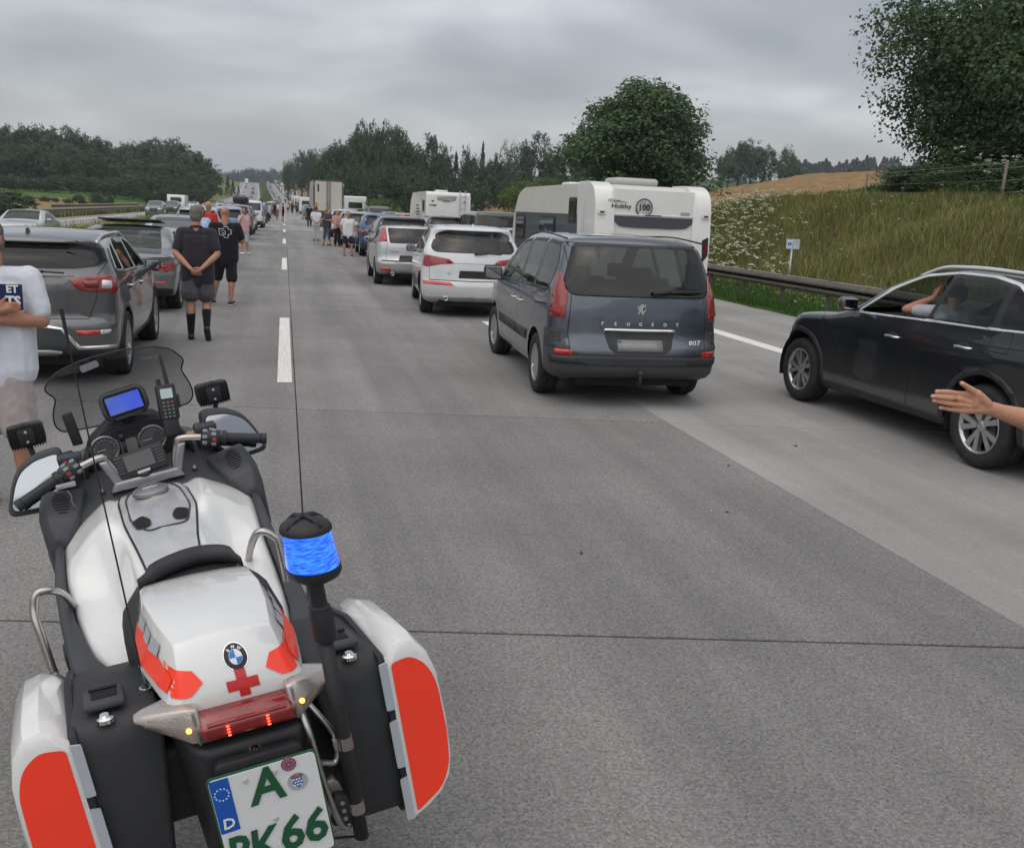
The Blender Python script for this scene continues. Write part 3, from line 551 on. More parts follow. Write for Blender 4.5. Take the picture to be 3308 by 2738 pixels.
flowers('elder_flowers', np.stack([rg.uniform(20.2, 24.5, 46), rg.uniform(24.5, 27.2, 46)], 1), .11, (.66, .68, .5), 16, 'cream elder blossom at the foot of the big maple', 1.5)
# corn row on top of the embankment
def corn():
    rng = np.random.default_rng(9); n = 2200; y = rng.uniform(27, 46, n); x = 22.5+(y-27)*.14+rng.uniform(0, 3.5, n); z = zter(x, y); Vs, Fs, cs = [], [], []
    for k in range(5):
        a = rng.uniform(0, 6.28, n); l = rng.uniform(.3, .5, n); z0 = z+.2+.15*k; w_ = .03
        d = np.stack([np.cos(a), np.sin(a), 0*a], 1); s_ = np.stack([-np.sin(a), np.cos(a), 0*a], 1)*w_; b = np.stack([x, y, z0], 1)
        m = b+d*l[:, None]*.55+[0, 0, .2]; t_ = b+d*l[:, None]*1.15+[0, 0, .12]
        Vs.append(np.stack([b-s_, b+s_, m+s_*1.2, m-s_*1.2, t_+s_*.1, t_-s_*.1], 1).reshape(-1, 3))
    V = np.concatenate(Vs); i = np.arange(n*5)[:, None]*6; F = np.concatenate([i+[0, 1, 2, 3], i+[3, 2, 4, 5]])
    me = fastmesh('corn', V, F); me.materials.append(GRASSM); setcol(me, np.repeat(np.array([[.06, .13, .02]])*rng.uniform(.6, 1.5, (n*5, 1)), 6, 0)); tag(link('corn_plants', me), 'bright green corn growing along the top of the embankment', 'corn', kind='stuff')
corn()
# ---------------------------------------------------------------- guard rails, posts, sign, fence
STEEL = mat('weathered_steel', (.27, .25, .22), .6, .35, var=.18, vs=6); STEELD = mat('dark_steel_post', (.13, .12, .11), .7, .3, var=.2, vs=8)
GALV = mat('galvanised', (.42, .43, .43), .45, .6, var=.12, vs=15)
WPROF = [(0, 0), (.03, .03), (.05, .07), (.045, .10), (.0, .125), (-.0, .165), (.045, .19), (.05, .22), (.03, .26), (0, .29)]
PALE = mat('pale_guard_steel', (.40, .37, .30), .7, .1, var=.15, vs=5)
def guard_rail(name, x0, y0, y1, ztop, face, label, post=2., group=None, zf=None, step=None, cap=True, fx=None, gm=None, pm_=None):
    """W-beam rail on posts; face -1: front towards -x"""
    zf = zf or (lambda x, y: float(zroad(y))); fx = fx or (lambda y: x0+float(xoff(y)))
    t = empty(name, (fx(y0), y0, zf(x0, y0)), 0, label, 'guard rail', group); O = t.location.copy()
    ys = np.arange(y0, y1+.1, step or 4.)
    for a, b in zip(ys[:-1], ys[1:]):
        bm = bmesh.new(); rg_ = []
        for yy in (a+.004, b-.004):
            rg_.append([bm.verts.new((fx(yy)-O.x+face*(p[0]+.06), yy-O.y, zf(x0, yy)-O.z+ztop-.31+p[1])) for p in WPROF])
        for i in range(len(WPROF)-1): bm.faces.new((rg_[0][i], rg_[0][i+1], rg_[1][i+1], rg_[1][i]))
        bmesh.ops.solidify(bm, geom=bm.faces[:], thickness=.004)
        if cap: box(bm, ((fx(a)+fx(b))/2-O.x-face*.04, (a+b)/2-O.y, zf(x0, (a+b)/2)-O.z+ztop-.06), (.14, b-a-.01, .12), rot=Matrix.Rotation(-math.atan2(fx(b)-fx(a), b-a), 4, 'Z') @ Matrix.Rotation(math.atan2(zf(x0, b)-zf(x0, a), b-a), 4, 'X'))
        bmobj('rail_beam', bm, gm or STEEL, t, angle=30)
    bm = bmesh.new(); box(bm, (0, 0, -(ztop-.1)/2), (.06, .12, ztop-.1+.3), .008); pm = bpy.data.meshes.new('post'); bm.to_mesh(pm); bm.free(); pm.materials.append(pm_ or STEELD)
    yy = y0+.4
    while yy < y1:
        o = link('post', pm, t); o.location = (fx(yy)-O.x-face*.03, yy-O.y, zf(x0, yy)-O.z+ztop-.1); yy += post
    return t
guard_rail('guard_rail', 11.75, 8.4, 84.4, .76, -1, 'weathered steel guard rail at the foot of the dry embankment', 2.)
fxo = lambda y: float(opp(y)[1]+xoff(y))-.5
guard_rail('guard_rail', -19.3, 60, 150, .72, 1, 'long steel guard rail along the outer edge of the opposite carriageway', 1.6, zf=lambda x, y: float(zroad(y))-.25, step=6, fx=fxo, gm=PALE, pm_=PALE)
guard_rail('guard_rail', -21.2, 96, 150, 1.0, 1, 'taller guard rail with close posts starting behind the oncoming traffic', 1.5, zf=lambda x, y: float(zroad(y))-.25, step=6, fx=lambda y: fxo(y)-1.6, gm=PALE, pm_=PALE)
WHITE = mat('white_sign', (.72, .74, .76), .4); BLUE = mat('sign_blue', (.03, .14, .42), .4); BLK = mat('black_print', (.02, .02, .022), .5)
t = empty('kilometre_sign', (14.3, 25.0, float(zter(14.3, 25.))), R(-8), 'small white and blue kilometre sign on a post behind the guard rail', 'sign')
bm = bmesh.new(); tube(bm, [(0, 0, -.3), (0, 0, 1.12)], .03, 10); bmobj('post', bm, GALV, t, True)
bm = bmesh.new(); prism(bm, rrect(.40, .28, .015, cx=0, cy=1.2), -.035, -.045, 'XZ'); bmobj('board', bm, WHITE, t)
for cx_, cz, w_, h_, s_ in ((-.1, 1.2, .19, .25, ''), (.1, 1.265, .18, .12, '400'), (.1, 1.135, .18, .12, '1,5')):
    bm = bmesh.new(); prism(bm, rrect(w_, h_, .012, cx=cx_, cy=cz), -.046, -.048, 'XZ'); prism(bm, rrect(w_-.02, h_-.02, .01, cx=cx_, cy=cz), -.0485, -.049, 'XZ', mi=1); bmobj('panel', bm, [BLUE, WHITE], t)
    if s_: text('number', s_, .09, BLK, t, (cx_, -.05, cz), (R(90), 0, 0), .0005)
bm = bmesh.new(); prism(bm, [(-.165, 1.2), (-.145, 1.25), (-.055, 1.25), (-.035, 1.2), (-.055, 1.15), (-.145, 1.15)], -.0495, -.0505, 'XZ'); bmobj('road_emblem', bm, BLUE, t)
text('number', '8', .08, WHITE, t, (-.1, -.052, 1.2), (R(90), 0, 0), .0005)
WOOD = mat('grey_wood', (.16, .14, .115), .9, var=.25, vs=9)
f = empty('wire_fence', (21, 24, 0), 0, 'wire fence on thin posts along the top of the embankment under the maple', 'fence')
fp = [(20.4, 20.2), (20.6, 24.4), (20.4, 31), (20.1, 40), (20, 50), (20.1, 60)]
bm = bmesh.new(); tube(bm, [(0, 0, -.3), (.02, 0, 1.35)], [.05, .045], 8); pm = bpy.data.meshes.new('fence_post'); bm.to_mesh(pm); bm.free(); pm.materials.append(WOOD)
for i, (x, y) in enumerate(fp):
    o = link('fence_post', pm, f); o.location = (x-21, y-24, float(zter(x, y))); o.scale = (1, 1, 1) if i < 2 else (.7, .7, .75)
for hgt in (.45, .8, 1.15, 1.3):
    bm = bmesh.new(); P = [Vector((x-21, y-24, float(zter(x, y))+hgt*(1 if i < 3 else .75))) for i, (x, y) in enumerate([(20.2, 12)]+fp[:3])]; tube(bm, smoothpath(P, 2), .006, 4); bmobj('wire', bm, GALV, f)
# ================================================================ vehicles
from mathutils.bvhtree import BVHTree
def paint(name, c, metal=.35, rough=.32):
    m, t, p = nmat(name); N, L = t.nodes, t.links
    g = N.new('ShaderNodeNewGeometry'); mx = N.new('ShaderNodeMix'); mx.data_type = 'RGBA'; L.new(g.outputs['Backfacing'], mx.inputs[0])
    tcn = N.new('ShaderNodeTexCoord'); n = N.new('ShaderNodeTexNoise'); n.inputs['Scale'].default_value = 2.2; n.inputs['Detail'].default_value = 6; L.new(tcn.outputs['Object'], n.inputs[0])
    r = N.new('ShaderNodeMapRange'); L.new(n.outputs[0], r.inputs[0]); r.inputs[3].default_value = .93; r.inputs[4].default_value = 1.07
    # road film low on the body
    sp = N.new('ShaderNodeSeparateXYZ'); L.new(tcn.outputs['Object'], sp.inputs[0]); dr = N.new('ShaderNodeMapRange'); L.new(sp.outputs[2], dr.inputs[0]); dr.inputs[1].default_value = .2; dr.inputs[2].default_value = .75; dr.inputs[3].default_value = .35; dr.inputs[4].default_value = 0
    v = N.new('ShaderNodeVectorMath'); v.operation = 'SCALE'; v.inputs[0].default_value = c; L.new(r.outputs[0], v.inputs['Scale'])
    m2 = N.new('ShaderNodeMix'); m2.data_type = 'RGBA'; L.new(dr.outputs[0], m2.inputs[0]); L.new(v.outputs[0], m2.inputs[6]); m2.inputs[7].default_value = (.14, .13, .115, 1)
    L.new(m2.outputs[2], mx.inputs[6]); mx.inputs[7].default_value = (.012, .012, .013, 1); L.new(mx.outputs[2], p.inputs['Base Color'])
    p.inputs['Metallic'].default_value = metal; p.inputs['Coat Weight'].default_value = 1; p.inputs['Coat Roughness'].default_value = .04
    rr = N.new('ShaderNodeMapRange'); L.new(n.outputs[0], rr.inputs[0]); rr.inputs[3].default_value = rough*.85; rr.inputs[4].default_value = rough*1.2; L.new(rr.outputs[0], p.inputs['Roughness'])
    return m
def glassmat(name, tint, tr=1.):
    m, t, p = nmat(name); N, L = t.nodes, t.links; N.remove(p)
    a = N.new('ShaderNodeBsdfTransparent'); a.inputs[0].default_value = (*tint, 1); g = N.new('ShaderNodeBsdfGlossy'); g.inputs['Roughness'].default_value = .02
    f = N.new('ShaderNodeLayerWeight'); f.inputs[0].default_value = .5
    pw = N.new('ShaderNodeMath'); pw.operation = 'POWER'; L.new(f.outputs['Facing'], pw.inputs[0]); pw.inputs[1].default_value = 4.5
    q = N.new('ShaderNodeMath'); q.operation = 'MULTIPLY_ADD'; L.new(pw.outputs[0], q.inputs[0]); q.inputs[1].default_value = .85; q.inputs[2].default_value = .055
    mx = N.new('ShaderNodeMixShader'); L.new(q.outputs[0], mx.inputs[0]); L.new(a.outputs[0], mx.inputs[1]); L.new(g.outputs[0], mx.inputs[2]); L.new(mx.outputs[0], N['Material Output'].inputs[0]); return m
GLASS = glassmat('tinted_glass', (.42, .47, .45)); GLASSD = glassmat('privacy_glass', (.10, .11, .115)); SCREEN = glassmat('smoked_screen', (.56, .58, .60)); BRIGHT = mat('bright_trim', (.72, .73, .74), .3, .35); MIRG = mat('mirror_glass', (.42, .44, .46), .03, 1.)
FARG = mat('opaque_dark_glass', (.018, .022, .025), .06, coat=.5)
TRIM = mat('black_trim', (.018, .018, .019), .45, var=.2, vs=8); PLAST = mat('dark_plastic', (.03, .031, .033), .62, var=.25, vs=5, bump=.2, bs=300)
GREYP = mat('grey_bumper_plastic', (.05, .053, .057), .55, var=.15, vs=4); RUB = mat('tyre_rubber', (.018, .018, .018), .85, var=.3, vs=9, bump=.3, bs=80)
ALLOY = mat('alloy', (.48, .49, .5), .3, .85, var=.08, vs=10); CHROME = mat('chrome', (.75, .76, .77), .1, 1.); SILVERP = mat('silver_trim', (.62, .63, .64), .28, .8)
REDL = mat('red_lens', (.26, .01, .009), .15, coat=1, var=.35, vs=40); REDD = mat('dark_red_lens', (.15, .008, .008), .12, coat=1); AMBER = mat('amber_lens', (.62, .12, .01), .15, coat=1); WLENS = mat('clear_lens', (.55, .56, .57), .12, .3, coat=1)
REFL = mat('red_reflector', (.5, .012, .012), .2, coat=1); SEATM = mat('seat_cloth', (.035, .036, .04), .9, var=.2, vs=30); DARK = mat('underbody', (.01, .01, .01), .9); GAP = mat('panel_gap', (.004, .004, .005), .9)
LIGHTIN = mat('cream_headrest', (.36, .33, .27), .9)
def pip(poly, a, b):
    c = np.zeros(len(a), bool); n = len(poly)
    for i in range(n):
        x1, y1 = poly[i]; x2, y2 = poly[(i+1) % n]
        if y1 == y2: continue
        k = ((y1 > b) != (y2 > b)) & (a < (x2-x1)*(b-y1)/(y2-y1)+x1); c ^= k
    return c
def grow(poly, d):
    """offset a polygon outward by d"""
    n = len(poly); A = sum(poly[i][0]*poly[(i+1) % n][1]-poly[(i+1) % n][0]*poly[i][1] for i in range(n)); s = 1 if A > 0 else -1; out = []
    for i in range(n):
        p0, p1, p2 = Vector(poly[i-1]), Vector(poly[i]), Vector(poly[(i+1) % n]); a = (p1-p0).normalized(); b = (p2-p1).normalized()
        na = Vector((a.y, -a.x))*s; nb = Vector((b.y, -b.x))*s; k = na+nb; l = max(.35, 1+na.dot(nb)); out.append(tuple(p1+k*(d/l)))
    return out
def rpoly(pts, r, n=4):
    """round polygon corners"""
    out = []; m = len(pts)
    for i in range(m):
        p0, p1, p2 = Vector(pts[i-1]), Vector(pts[i]), Vector(pts[(i+1) % m]); rr = r[i] if isinstance(r, (list, tuple)) else r
        d0 = min(rr, (p0-p1).length*.45); d2 = min(rr, (p2-p1).length*.45); a = p1+(p0-p1).normalized()*d0; b = p1+(p2-p1).normalized()*d2
        for k in range(n+1):
            t = k/n; out.append(tuple((1-t)**2*a+2*t*(1-t)*p1+t*t*b))
    return out
def circ(cy, cz, r, n=26): return [(cy+r*math.cos(2*math.pi*i/n), cz+r*math.sin(2*math.pi*i/n)) for i in range(n)]
class Shell:
    def __init__(s, L, W, top, rear, front, bot, belt, lean, ws, plan, rk=.12, fk=.3, ra=.2, rb=.06, rc=.16, n=(14, 56, 20), rp=3., crown=.035, bpow=1.):
        s.L, s.W = L, W; s.top_, s.rear_, s.front_, s.bot_, s.belt_, s.lean, s.ws_, s.plan_, s.rk, s.fk, s.rp, s.crown = top, rear, front, bot, belt, lean, ws, plan, rk, fk, rp, crown
        nx, ny, nz = n; A = np.linspace(-1, 1, nx+1); B = np.linspace(-1, 1, ny+1); Cc = np.linspace(-1, 1, nz+1)
        key = {}; V = []; F = []
        def vid(a, b, c):
            k = (round(a, 5), round(b, 5), round(c, 5))
            if k not in key: key[k] = len(V); V.append(k)
            return key[k]
        def sheet(f, U, T, flip):
            for i in range(len(U)-1):
                for j in range(len(T)-1):
                    q = [f(U[i], T[j]), f(U[i+1], T[j]), f(U[i+1], T[j+1]), f(U[i], T[j+1])]; q = [vid(*p) for p in q]; F.append(q[::-1] if flip else q)
        sheet(lambda u, t: (1, u, t), B, Cc, False); sheet(lambda u, t: (-1, u, t), B, Cc, True)
        sheet(lambda u, t: (u, t, 1), A, B, False); sheet(lambda u, t: (u, t, -1), A, B, True)
        sheet(lambda u, t: (u, -1, t), A, Cc, False); sheet(lambda u, t: (u, 1, t), A, Cc, True)
        P = np.array(V, float); r = np.array([ra, rb, rc]); q = np.clip(P, -(1-r), 1-r); d = (P-q)/r; l = np.linalg.norm(d, axis=1); mxx = np.abs(d).max(1); f = np.where(l > 1e-6, mxx/np.maximum(l, 1e-6), 1)
        P = q+d*f[:, None]*r
        a, b, c = P.T; cn = (c+1)/2; y = L*(b+1)/2
        for _ in range(5):
            zt = cubic(top, y)-crown*a**2; zb = cubic(bot, y); z = zb+cn*(zt-zb)
            y0 = cubic(rear, z)+rk*np.abs(a)**rp; y1 = cubic(front, z)-fk*np.abs(a)**2.6; t = (b+1)/2
            y = y0+(y1-y0)*t
        x = a*s.width(y, z)
        bm = bmesh.new(); vs = [bm.verts.new(p) for p in zip(x, y, z)]
        for f in F: bm.faces.new([vs[i] for i in f])
        bmesh.ops.recalc_face_normals(bm, faces=bm.faces[:])
        s.bm = bm; s.lay = bm.faces.layers.int.new('part'); s.names = ['body']; s.info = {'body': None}; bm.normal_update()
        s.tree = BVHTree.FromBMesh(bm)
    def width(s, y, z):
        w_ = s.W*cubic(s.plan_, y)*cubic(s.ws_, z); bl = cubic(s.belt_, y); return w_-np.maximum(0, z-bl)*s.lean
    def hit(s, view, u, v):
        o, d = {'rear': ((u, -3, v), (0, 1, 0)), 'L': ((-3, u, v), (1, 0, 0)), 'R': ((3, u, v), (-1, 0, 0)), 'top': ((u, v, 5), (0, 0, -1)), 'front': ((u, s.L+3, v), (0, -1, 0))}[view]
        return s.tree.ray_cast(Vector(o), Vector(d))[:2]
    def stamp(s, view, poly, part, rng=None, both=True, cutonly=False, over=None, nmin=.3):
        """cut the polygon outline into the shell and give the faces inside to a part"""
        bm = s.bm; xs = [p[0] for p in poly]; ys = [p[1] for p in poly]; m = .09
        ia, ib, nd, sg = {'side': (1, 2, 0, 0), 'L': (1, 2, 0, -1), 'R': (1, 2, 0, 1), 'rear': (0, 2, 1, -1), 'front': (0, 2, 1, 1), 'top': (0, 1, 2, 1)}[view]
        polys = [poly]
        if view in ('rear', 'front', 'top') and both and min(xs) > -.001: polys.append([(-p[0], p[1]) for p in poly])
        if part not in s.names: s.names.append(part)
        pid = s.names.index(part)
        def okf(f):
            c = f.calc_center_median(); nn = f.normal[nd]
            if sg == 0:
                if abs(nn) < nmin: return None
            elif nn*sg < .15 or (c[nd]-(s.L/2 if nd == 1 else 0))*(sg if nd != 2 else 1) < 0: return None
            if rng and not (rng[0] <= c[1] <= rng[1]): return None
            return c
        for pl in polys:
            xs = [p[0] for p in pl]; ys = [p[1] for p in pl]; x0, x1, y0, y1 = min(xs)-m, max(xs)+m, min(ys)-m, max(ys)+m
            cand = []
            for f in bm.faces:
                c = okf(f)
                if c is not None and x0-.05 <= c[ia] <= x1+.05 and y0-.05 <= c[ib] <= y1+.05: cand.append(f)
            n = len(pl)
            for i in range(n):
                p, q = pl[i], pl[(i+1) % n]; dx, dy = q[0]-p[0], q[1]-p[1]; l = math.hypot(dx, dy)
                if l < 1e-6: continue
                fs = []; rest = []; a0, a1, b0, b1 = min(p[0], q[0])-.002, max(p[0], q[0])+.002, min(p[1], q[1])-.002, max(p[1], q[1])+.002
                for f in cand:
                    ua = [v.co[ia] for v in f.verts]; ub = [v.co[ib] for v in f.verts]
                    if max(ua) >= a0 and min(ua) <= a1 and max(ub) >= b0 and min(ub) <= b1: fs.append(f)
                    else: rest.append(f)
                if not fs: continue
                no = [0, 0, 0]; no[ia] = -dy/l; no[ib] = dx/l; co = [0, 0, 0]; co[ia], co[ib] = p
                g = list({v for f in fs for v in f.verts})+list({e for f in fs for e in f.edges})+fs
                r_ = bmesh.ops.bisect_plane(bm, geom=g, dist=1e-5, plane_co=co, plane_no=no)
                nf = [k for k in r_['geom'] if isinstance(k, bmesh.types.BMFace)]
                cand = rest+nf
            if not cutonly and cand:
                C_ = np.array([f.calc_center_median() for f in cand]); k = pip(pl, C_[:, ia], C_[:, ib])
                for f, kk in zip(cand, k):
                    if kk and (over is None or s.names[f[s.lay]] in over): f[s.lay] = pid
    def line(s, view, pts, w_=.006, part='gap', **k):
        for a, b in zip(pts[:-1], pts[1:]):
            d = Vector(b)-Vector(a); n = Vector((-d.y, d.x)).normalized()*w_/2; e = d.normalized()*w_*.4; a_, b_ = Vector(a)-e, Vector(b)+e
            s.stamp(view, [tuple(a_-n), tuple(b_-n), tuple(b_+n), tuple(a_+n)], part, **k)
    def frame(s, view, poly, w_, part, **k):
        """ring of width w_ outside poly: stamp the bigger one first"""
        s.stamp(view, grow(poly, w_), part, **k)
    def build(s, parent, mats, raise_={}, names={}, delete=('void',), arches=()):
        """split into parts; mats: part->material; body keeps gap etc. as extra slots"""
        bm = s.bm; bm.normal_update()
        for v in bm.verts: v.normal_update()
        sub = {}   # key -> faces
        merge = {'gap': 'body'}
        V = [v.co.copy() for v in bm.verts]; Nn = [v.normal.copy() for v in bm.verts]; bm.verts.index_update(); objs = {}
        groups = {}
        for f in bm.faces:
            nm = s.names[f[s.lay]]
            if nm in delete: continue
            base = merge.get(nm, nm); c = f.calc_center_median()
            side = 0
            if base not in ('body',) and base in s.split: side = 1 if c.x > 0 else -1
            groups.setdefault((base, side), []).append((f, nm))
        for (base, side), fl in groups.items():
            idx = {}; vv = []; ff = []; mi = []; slots = []
            for f, nm in fl:
                q = []
                for v in f.verts:
                    if v.index not in idx: idx[v.index] = len(vv); vv.append(v.index)
                    q.append(idx[v.index])
                ff.append(q); mm = mats[nm] if nm in mats else mats['body']
                if mm not in slots: slots.append(mm)
                mi.append(slots.index(mm))
            co = [V[i] for i in vv]; no = [Nn[i] for i in vv]; d = raise_.get(base, 0)
            if d:
                co = [c+n*d for c, n in zip(co, no)]
                # skirt
                ec = {}
                for q in ff:
                    for i in range(len(q)): e = (q[i], q[(i+1) % len(q)]); ec[e] = 1
                bd = [e for e in ec if (e[1], e[0]) not in ec]; nv = {}
                for a, b in bd:
                    for k in (a, b):
                        if k not in nv: nv[k] = len(co); co.append(co[k]-no[k]*(abs(d)*2+.006)); no.append(no[k])
                    ff.append([b, a, nv[a], nv[b]]); mi.append(0)
            nm_ = names.get(base, base)
            me = bpy.data.meshes.new(nm_); me.from_pydata([tuple(c) for c in co], [], ff); 
            for m in slots: me.materials.append(m)
            me.polygons.foreach_set('material_index', mi); me.polygons.foreach_set('use_smooth', [True]*len(ff)); me.update()
            if not d: me.normals_split_custom_set_from_vertices([tuple(n) for n in no])
            o = link(nm_, me, parent if base == 'body' or nm_ in s.toplevelparts else objs.get('body_obj', parent)); objs[(base, side)] = o
            o.parent = parent
        s.objs = objs; bm.free(); return objs
    split = ()
    toplevelparts = ()
def arch(sh, bmw, cy, r, z, wx, depth=.28):
    """dark wheel well behind an opening"""
    for s_ in (-1, 1):
        for i in range(14):
            pass
def wheel_mesh(rad, wid, rim, style, n=32):
    bm = bmesh.new(); h = wid/2; sw = .02
    lathe(bm, [(rim-.004, -h*.8), (rim+.012, -h), (rad-.045, -h*1.03), (rad-.014, -h*.92), (rad, -h*.6), (rad, -h*.05), (rad-.006, 0), (rad, h*.05), (rad, h*.6), (rad-.014, h*.92), (rad-.045, h*1.03), (rim+.012, h), (rim-.004, h*.8)], 'X', n, cap=False)
    t = bpy.data.meshes.new('tyre'); bmesh.ops.recalc_face_normals(bm, faces=bm.faces[:]); bm.to_mesh(t); bm.free(); t.materials.append(RUB)
    bm = bmesh.new()
    lathe(bm, [(rim+.002, -h*.85), (rim+.006, -h*.93), (rim-.012, -h*.93), (rim-.022, -h*.6), (rim-.03, h*.8)], 'X', n, cap=False)  # rim barrel, outer face at -x
    lathe(bm, [(.02, -h*.78), (.035, -h*.76), (.05, -h*.7), (.055, -h*.5)], 'X', 16)
    k = {'five2': 5, 'ten': 10, 'nine': 9, 'far': 5, 'seven': 7}[style]; R_ = rim-.012
    for i in range(k):
        a = 2*math.pi*i/k
        if style == 'five2': specs = [(-.19, .027), (.19, .027)]
        elif style == 'nine': specs = [(0, .046)]
        elif style == 'ten': specs = [(0, .024)]
        else: specs = [(0, .05)]
        for off, w_ in specs:
            d0, d1 = Vector((0, math.cos(a+off*.45), math.sin(a+off*.45))), Vector((0, math.cos(a+off*1.3), math.sin(a+off*1.3)))
            p0, p1 = d0*.045, d1*R_; t1 = (p1-p0).normalized(); s_ = Vector((1, 0, 0)).cross(t1)
            w0 = w_*.62 if style != 'nine' else w_*.45
            q = [p0-s_*w0, p0+s_*w0, p1+s_*w_, p1-s_*w_]; x0, x1 = -h*.76, -h*.84
            A = [bm.verts.new(v+Vector((x0 if j in (0, 1) else x1, 0, 0))) for j, v in enumerate(q)]; B = [bm.verts.new(v+Vector((x0+.035, 0, 0))) for v in q]
            bm.faces.new(A)
            for j in range(4): bm.faces.new((A[j], B[j], B[(j+1) % 4], A[(j+1) % 4]))
    bmesh.ops.recalc_face_normals(bm, faces=bm.faces[:]); r_ = bpy.data.meshes.new('rim'); bm.to_mesh(r_); bm.free(); r_.materials.append(ALLOY)
    bm = bmesh.new(); lathe(bm, [(rim-.03, -h*.25), (.0001, -h*.25)], 'X', 20); lathe(bm, [(rim*.62, -h*.45), (rim*.62, -h*.3), (.0001, -h*.3)], 'X', 20, mi=1)
    b = bpy.data.meshes.new('brake'); bm.to_mesh(b); bm.free(); b.materials.append(DARK); b.materials.append(TRIM)
    return t, r_, b
def wheels(parent, spec, track, ys, rad, steer=0, n=4):
    t, r_, b = spec
    for i, y in enumerate(ys):
        for s_ in (-1, 1):
            w_ = empty('wheel', (s_*track, y, rad), 0); w_.parent = parent
            if s_ > 0: w_.rotation_euler = (0, 0, math.pi)
            if i == 1: w_.rotation_euler.z += steer
            for m in (t, r_, b):
                o = link(m.name.split('.')[0], m, w_)
def wells(parent, ys, r, z, W, body_in=.62, w=.30):
    """wheel-well liners and dark floor"""
    for y in ys:
        for s_ in (-1, 1):
            bm = bmesh.new(); n = 16; A = []; B = []
            for i in range(n+1):
                t = math.pi*(1.18*i/n-.09); yy, zz = y+r*math.cos(t), z+r*math.sin(t)
                A.append(bm.verts.new((s_*(W-.035), yy, zz))); B.append(bm.verts.new((s_*body_in, yy, zz)))
            for i in range(n): bm.faces.new((A[i], A[i+1], B[i+1], B[i]))
            bm.faces.new(B); bmobj('wheel_well', bm, DARK, parent)
def floorbox(parent, W, y0, y1, z0, z1, holes):
    bm = bmesh.new()
    box(bm, (0, (y0+y1)/2, (z0+z1)/2), (2*W*.66, y1-y0, z1-z0)); bmobj('underbody', bm, DARK, parent)
def seats(parent, rows, m=None, hr=True, xs=(-.36, .36), z=.55, bk=.62, mats=None):
    for y in rows:
        for x in xs:
            bm = bmesh.new(); box(bm, (x, y+.26, z), (.46, .5, .16), .05); box(bm, (x, y, z+bk*.5), (.44, .13, bk), .05, rot=Matrix.Rotation(R(8), 4, 'X'))
            if hr: box(bm, (x, y-.07, z+bk+.13), (.25, .09, .17), .04)
            bmobj('seat', bm, mats or SEATM, parent, True)
def mirror(parent, x, y, z, m, s_, w_=.2, h=.15, fold=0):
    e = empty('door_mirror', (s_*x, y, z)); e.parent = parent
    bm = bmesh.new(); box(bm, (s_*w_*.62, 0, 0), (w_, .12, h), .045, seg=3); bmobj('housing', bm, m, e, True)
    bm = bmesh.new(); box(bm, (s_*w_*.62, -.056, 0), (w_-.035, .012, h-.035), .004); bmobj('mirror_glass', bm, MIRG, e)
    bm = bmesh.new(); box(bm, (s_*.03, .01, -h*.38), (.12, .05, .035), .01); bmobj('arm', bm, TRIM, e)
def handle(parent, sh, side, y, z, m, l=.2):
    p, n = sh.hit(side, y, z)
    if p is None: return
    s_ = -1 if side == 'L' else 1
    bm = bmesh.new(); tube(bm, smoothpath([(p.x-s_*.004, y-l/2, z), (p.x+s_*.03, y-l/2+.02, z), (p.x+s_*.036, y, z+.004), (p.x+s_*.03, y+l/2-.02, z), (p.x-s_*.004, y+l/2, z)], 4), .0115, 8); bmobj('door_handle', bm, m, parent)
    bm = bmesh.new(); lathe(bm, [(.0001, 0), (.035, .0), (.045, .004)], 'X', 16, (p.x+s_*.0005, y, z-.006)); bmesh.ops.scale(bm, vec=(1, 1.7, 1), verts=bm.verts, space=Matrix.Translation((-p.x, -y, -z))); bmobj('handle_recess', bm, TRIM, parent)
def rear_text(parent, sh, s, x, z, size, m, name='badge', off=.004, sx=1, ext=.002, bold=0, shear=0):
    p, n = sh.hit('rear', x, z)
    if p is None: return
    rx = math.atan2(-n.z, -n.y) if n else 0; rz = math.atan2(n.x, -n.y)
    return text(name, s, size, m, parent, (p.x, p.y-off, p.z), (R(90)+rx*-1*-1 if 0 else R(90)-math.atan2(n.z, -n.y), 0, rz), ext, sx=sx, bold=bold, shear=shear)
def rail_tube(parent, pts, r, m, name='roof_rail', flat=.6, n=8):
    bm = bmesh.new(); tube(bm, smoothpath(pts, 5), r, n); return bmobj(name, bm, m, parent, True)
